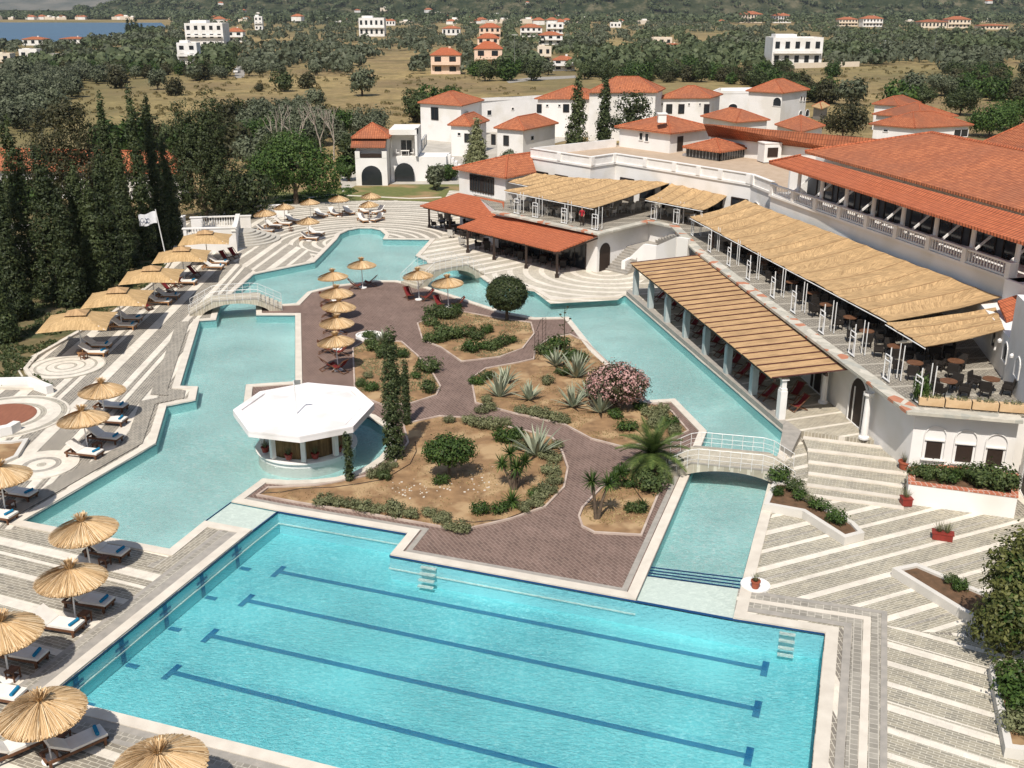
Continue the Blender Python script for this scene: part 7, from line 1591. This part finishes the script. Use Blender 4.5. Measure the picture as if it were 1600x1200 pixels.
# ================================================================ PEOPLE
def person(label, x, y, z, rz, shirt, trousers, pose=0):
    J = [(0, 0, .92), (0, 0, 1.15), (0, 0, 1.38), (0, 0, 1.50), (0, .02, 1.62), (0, .02, 1.72), (-.10, 0, .88), (-.11, .02, .48), (-.12, -.03, .06), (-.12, .10, .02), (.10, 0, .88), (.12, -.02, .48), (.13, -.05, .06), (.13, .08, .02),
         (-.19, 0, 1.38), (-.24, .02, 1.12), (-.22, .16, .95), (-.2, .22, .88), (.19, 0, 1.38), (.25, .04, 1.12), (.2, .22, 1.05), (.16, .30, 1.02)]
    E = [(0, 1), (1, 2), (2, 3), (3, 4), (4, 5), (0, 6), (6, 7), (7, 8), (8, 9), (0, 10), (10, 11), (11, 12), (12, 13), (2, 14), (14, 15), (15, 16), (16, 17), (2, 18), (18, 19), (19, 20), (20, 21)]
    Rr = [.13, .12, .13, .055, .09, .085, .085, .058, .04, .035, .085, .058, .04, .035, .055, .042, .033, .03, .055, .042, .033, .03]
    me = bpy.data.meshes.new('person'); me.from_pydata(J, E, []); o = bpy.data.objects.new('person', me); COL.objects.link(o); sk = o.modifiers.new('s', 'SKIN'); o.modifiers.new('b', 'SUBSURF').levels = 1
    for i, v in enumerate(me.skin_vertices[0].data): v.radius = (Rr[i], Rr[i]*(.75 if i < 3 else 1)); v.use_root = i == 0
    dg_ = bpy.context.evaluated_depsgraph_get(); dg_.update(); ev = bpy.data.meshes.new_from_object(o.evaluated_get(dg_)); bpy.data.objects.remove(o)
    o = bpy.data.objects.new('person', ev); COL.objects.link(o); ev.materials.clear()
    for m_ in (plain('skin', (.42, .25, .17)), shirt, trousers, plain('hair', (.02, .012, .01))): ev.materials.append(m_)
    for p in ev.polygons:
        c = p.center; p.material_index = 3 if (c.z > 1.68 or (c.z > 1.55 and c.y < -.01)) else 0 if c.z > 1.47 or (abs(c.x) > .15 and c.z < 1.16 and c.z > .8 and c.y > .08) else 1 if c.z > .92 or abs(c.x) > .2 else 2 if c.z > .08 else 3; p.use_smooth = True
    o.location = (x, y, z); o.rotation_euler.z = rz; return tag(o, label, 'person')
P = U(909, 352, ZT); person('person in a red shirt and dark trousers standing on the rear terrace', P.x, P.y, ZT-.04, 2.8, plain('red_shirt', (.35, .02, .03), .9), DARK)
P = U(1113, 388, ZT); person('person in dark clothes standing at the far end of the long terrace', P.x, P.y, ZT-.04, 1.2, DARK, DARK)
# red fire extinguisher box and lamp posts
P = U(926, 422); e = empty('fire_hydrant', P, 'small red hydrant against the white wall by the curved stair', 'hydrant'); m = MB(); m.lathe([(.12, 0), (.12, .08), (.08, .1), (.08, .5), (.11, .52), (.10, .62), (0, .68)], 12, P); part('body', m, REDP, e); m = MB(); m.tube([P+Vector((-.18, 0, .38)), P+Vector((.18, 0, .38))], .05, 8); part('outlet', m, REDP, e)
for x, y, h, lab in ((460, 310, 5.0, 'tall lamp post with a square head in front of the bright green tree'), (804, 122, 14, 'pale utility pole beside the white cluster of houses'), (1380, 92, 8, 'utility pole on the dry field edge'), (1458, 92, 14, 'tall dark utility pole in the right hand trees'), (513, 46, 12, 'white pole among the far cypresses')):
    P = U(x, y); e = empty('lamp_post' if h < 9 else 'utility_pole', P, lab, 'pole'); m = MB(); m.tube([P, P+Vector((0, 0, h))], [.09, .06], 6); part('pole', m, GREYM, e); m = MB(); m.box(P+Vector((0, 0, h)), (.7 if h < 9 else 2.0, .3, .12)); part('head' if h < 9 else 'crossarm', m, TRIM, e)
# parked car on the dirt road by the apartment block
P = U(370, 114); e = empty('parked_car', P, 'small white car parked on the dirt road by the apartment block', 'car'); m = MB(); m.prism([Vector(v)+P.to_2d() for v in ((-.85, -2), (.85, -2), (.9, 2), (-.9, 2))], .35, .95); m.prism([Vector(v)+P.to_2d() for v in ((-.7, -1.2), (.7, -1.2), (.7, 1.4), (-.7, 1.4))], .95, 1.45); part('body', m, TRIM, e)
m = MB(); m.box(P+Vector((0, -1.22, 1.2)), (1.3, .06, .4)); part('rear_window', m, GLASS, e)
for sx in (-1, 1):
    for sy in (-1, 1): m = MB(); m.tube([P+Vector((sx*.75, sy*1.25, .32)), P+Vector((sx*.95, sy*1.25, .32))], .32, 12); part('wheel', m, DARK, e)
# ---------------------------------------------------------------- air
hm = bpy.data.materials.new('haze_air'); hm.use_nodes = True; nt = hm.node_tree; nt.nodes.remove(nt.nodes['Principled BSDF'])
pv = nt.nodes.new('ShaderNodeVolumePrincipled'); pv.inputs['Color'].default_value = (.80, .87, 1, 1); pv.inputs['Density'].default_value = .00005; pv.inputs['Anisotropy'].default_value = .2
nt.links.new(pv.outputs[0], nt.nodes['Material Output'].inputs['Volume'])
m = MB(); m.box((0, 5500, 450), (17600, 11200, 904)); hz = m.build('haze', hm, uv=False); tag(hz, 'thin pale blue haze over the far plain and mountains', 'haze', kind='stuff')
SC.cycles.volume_bounces = 0
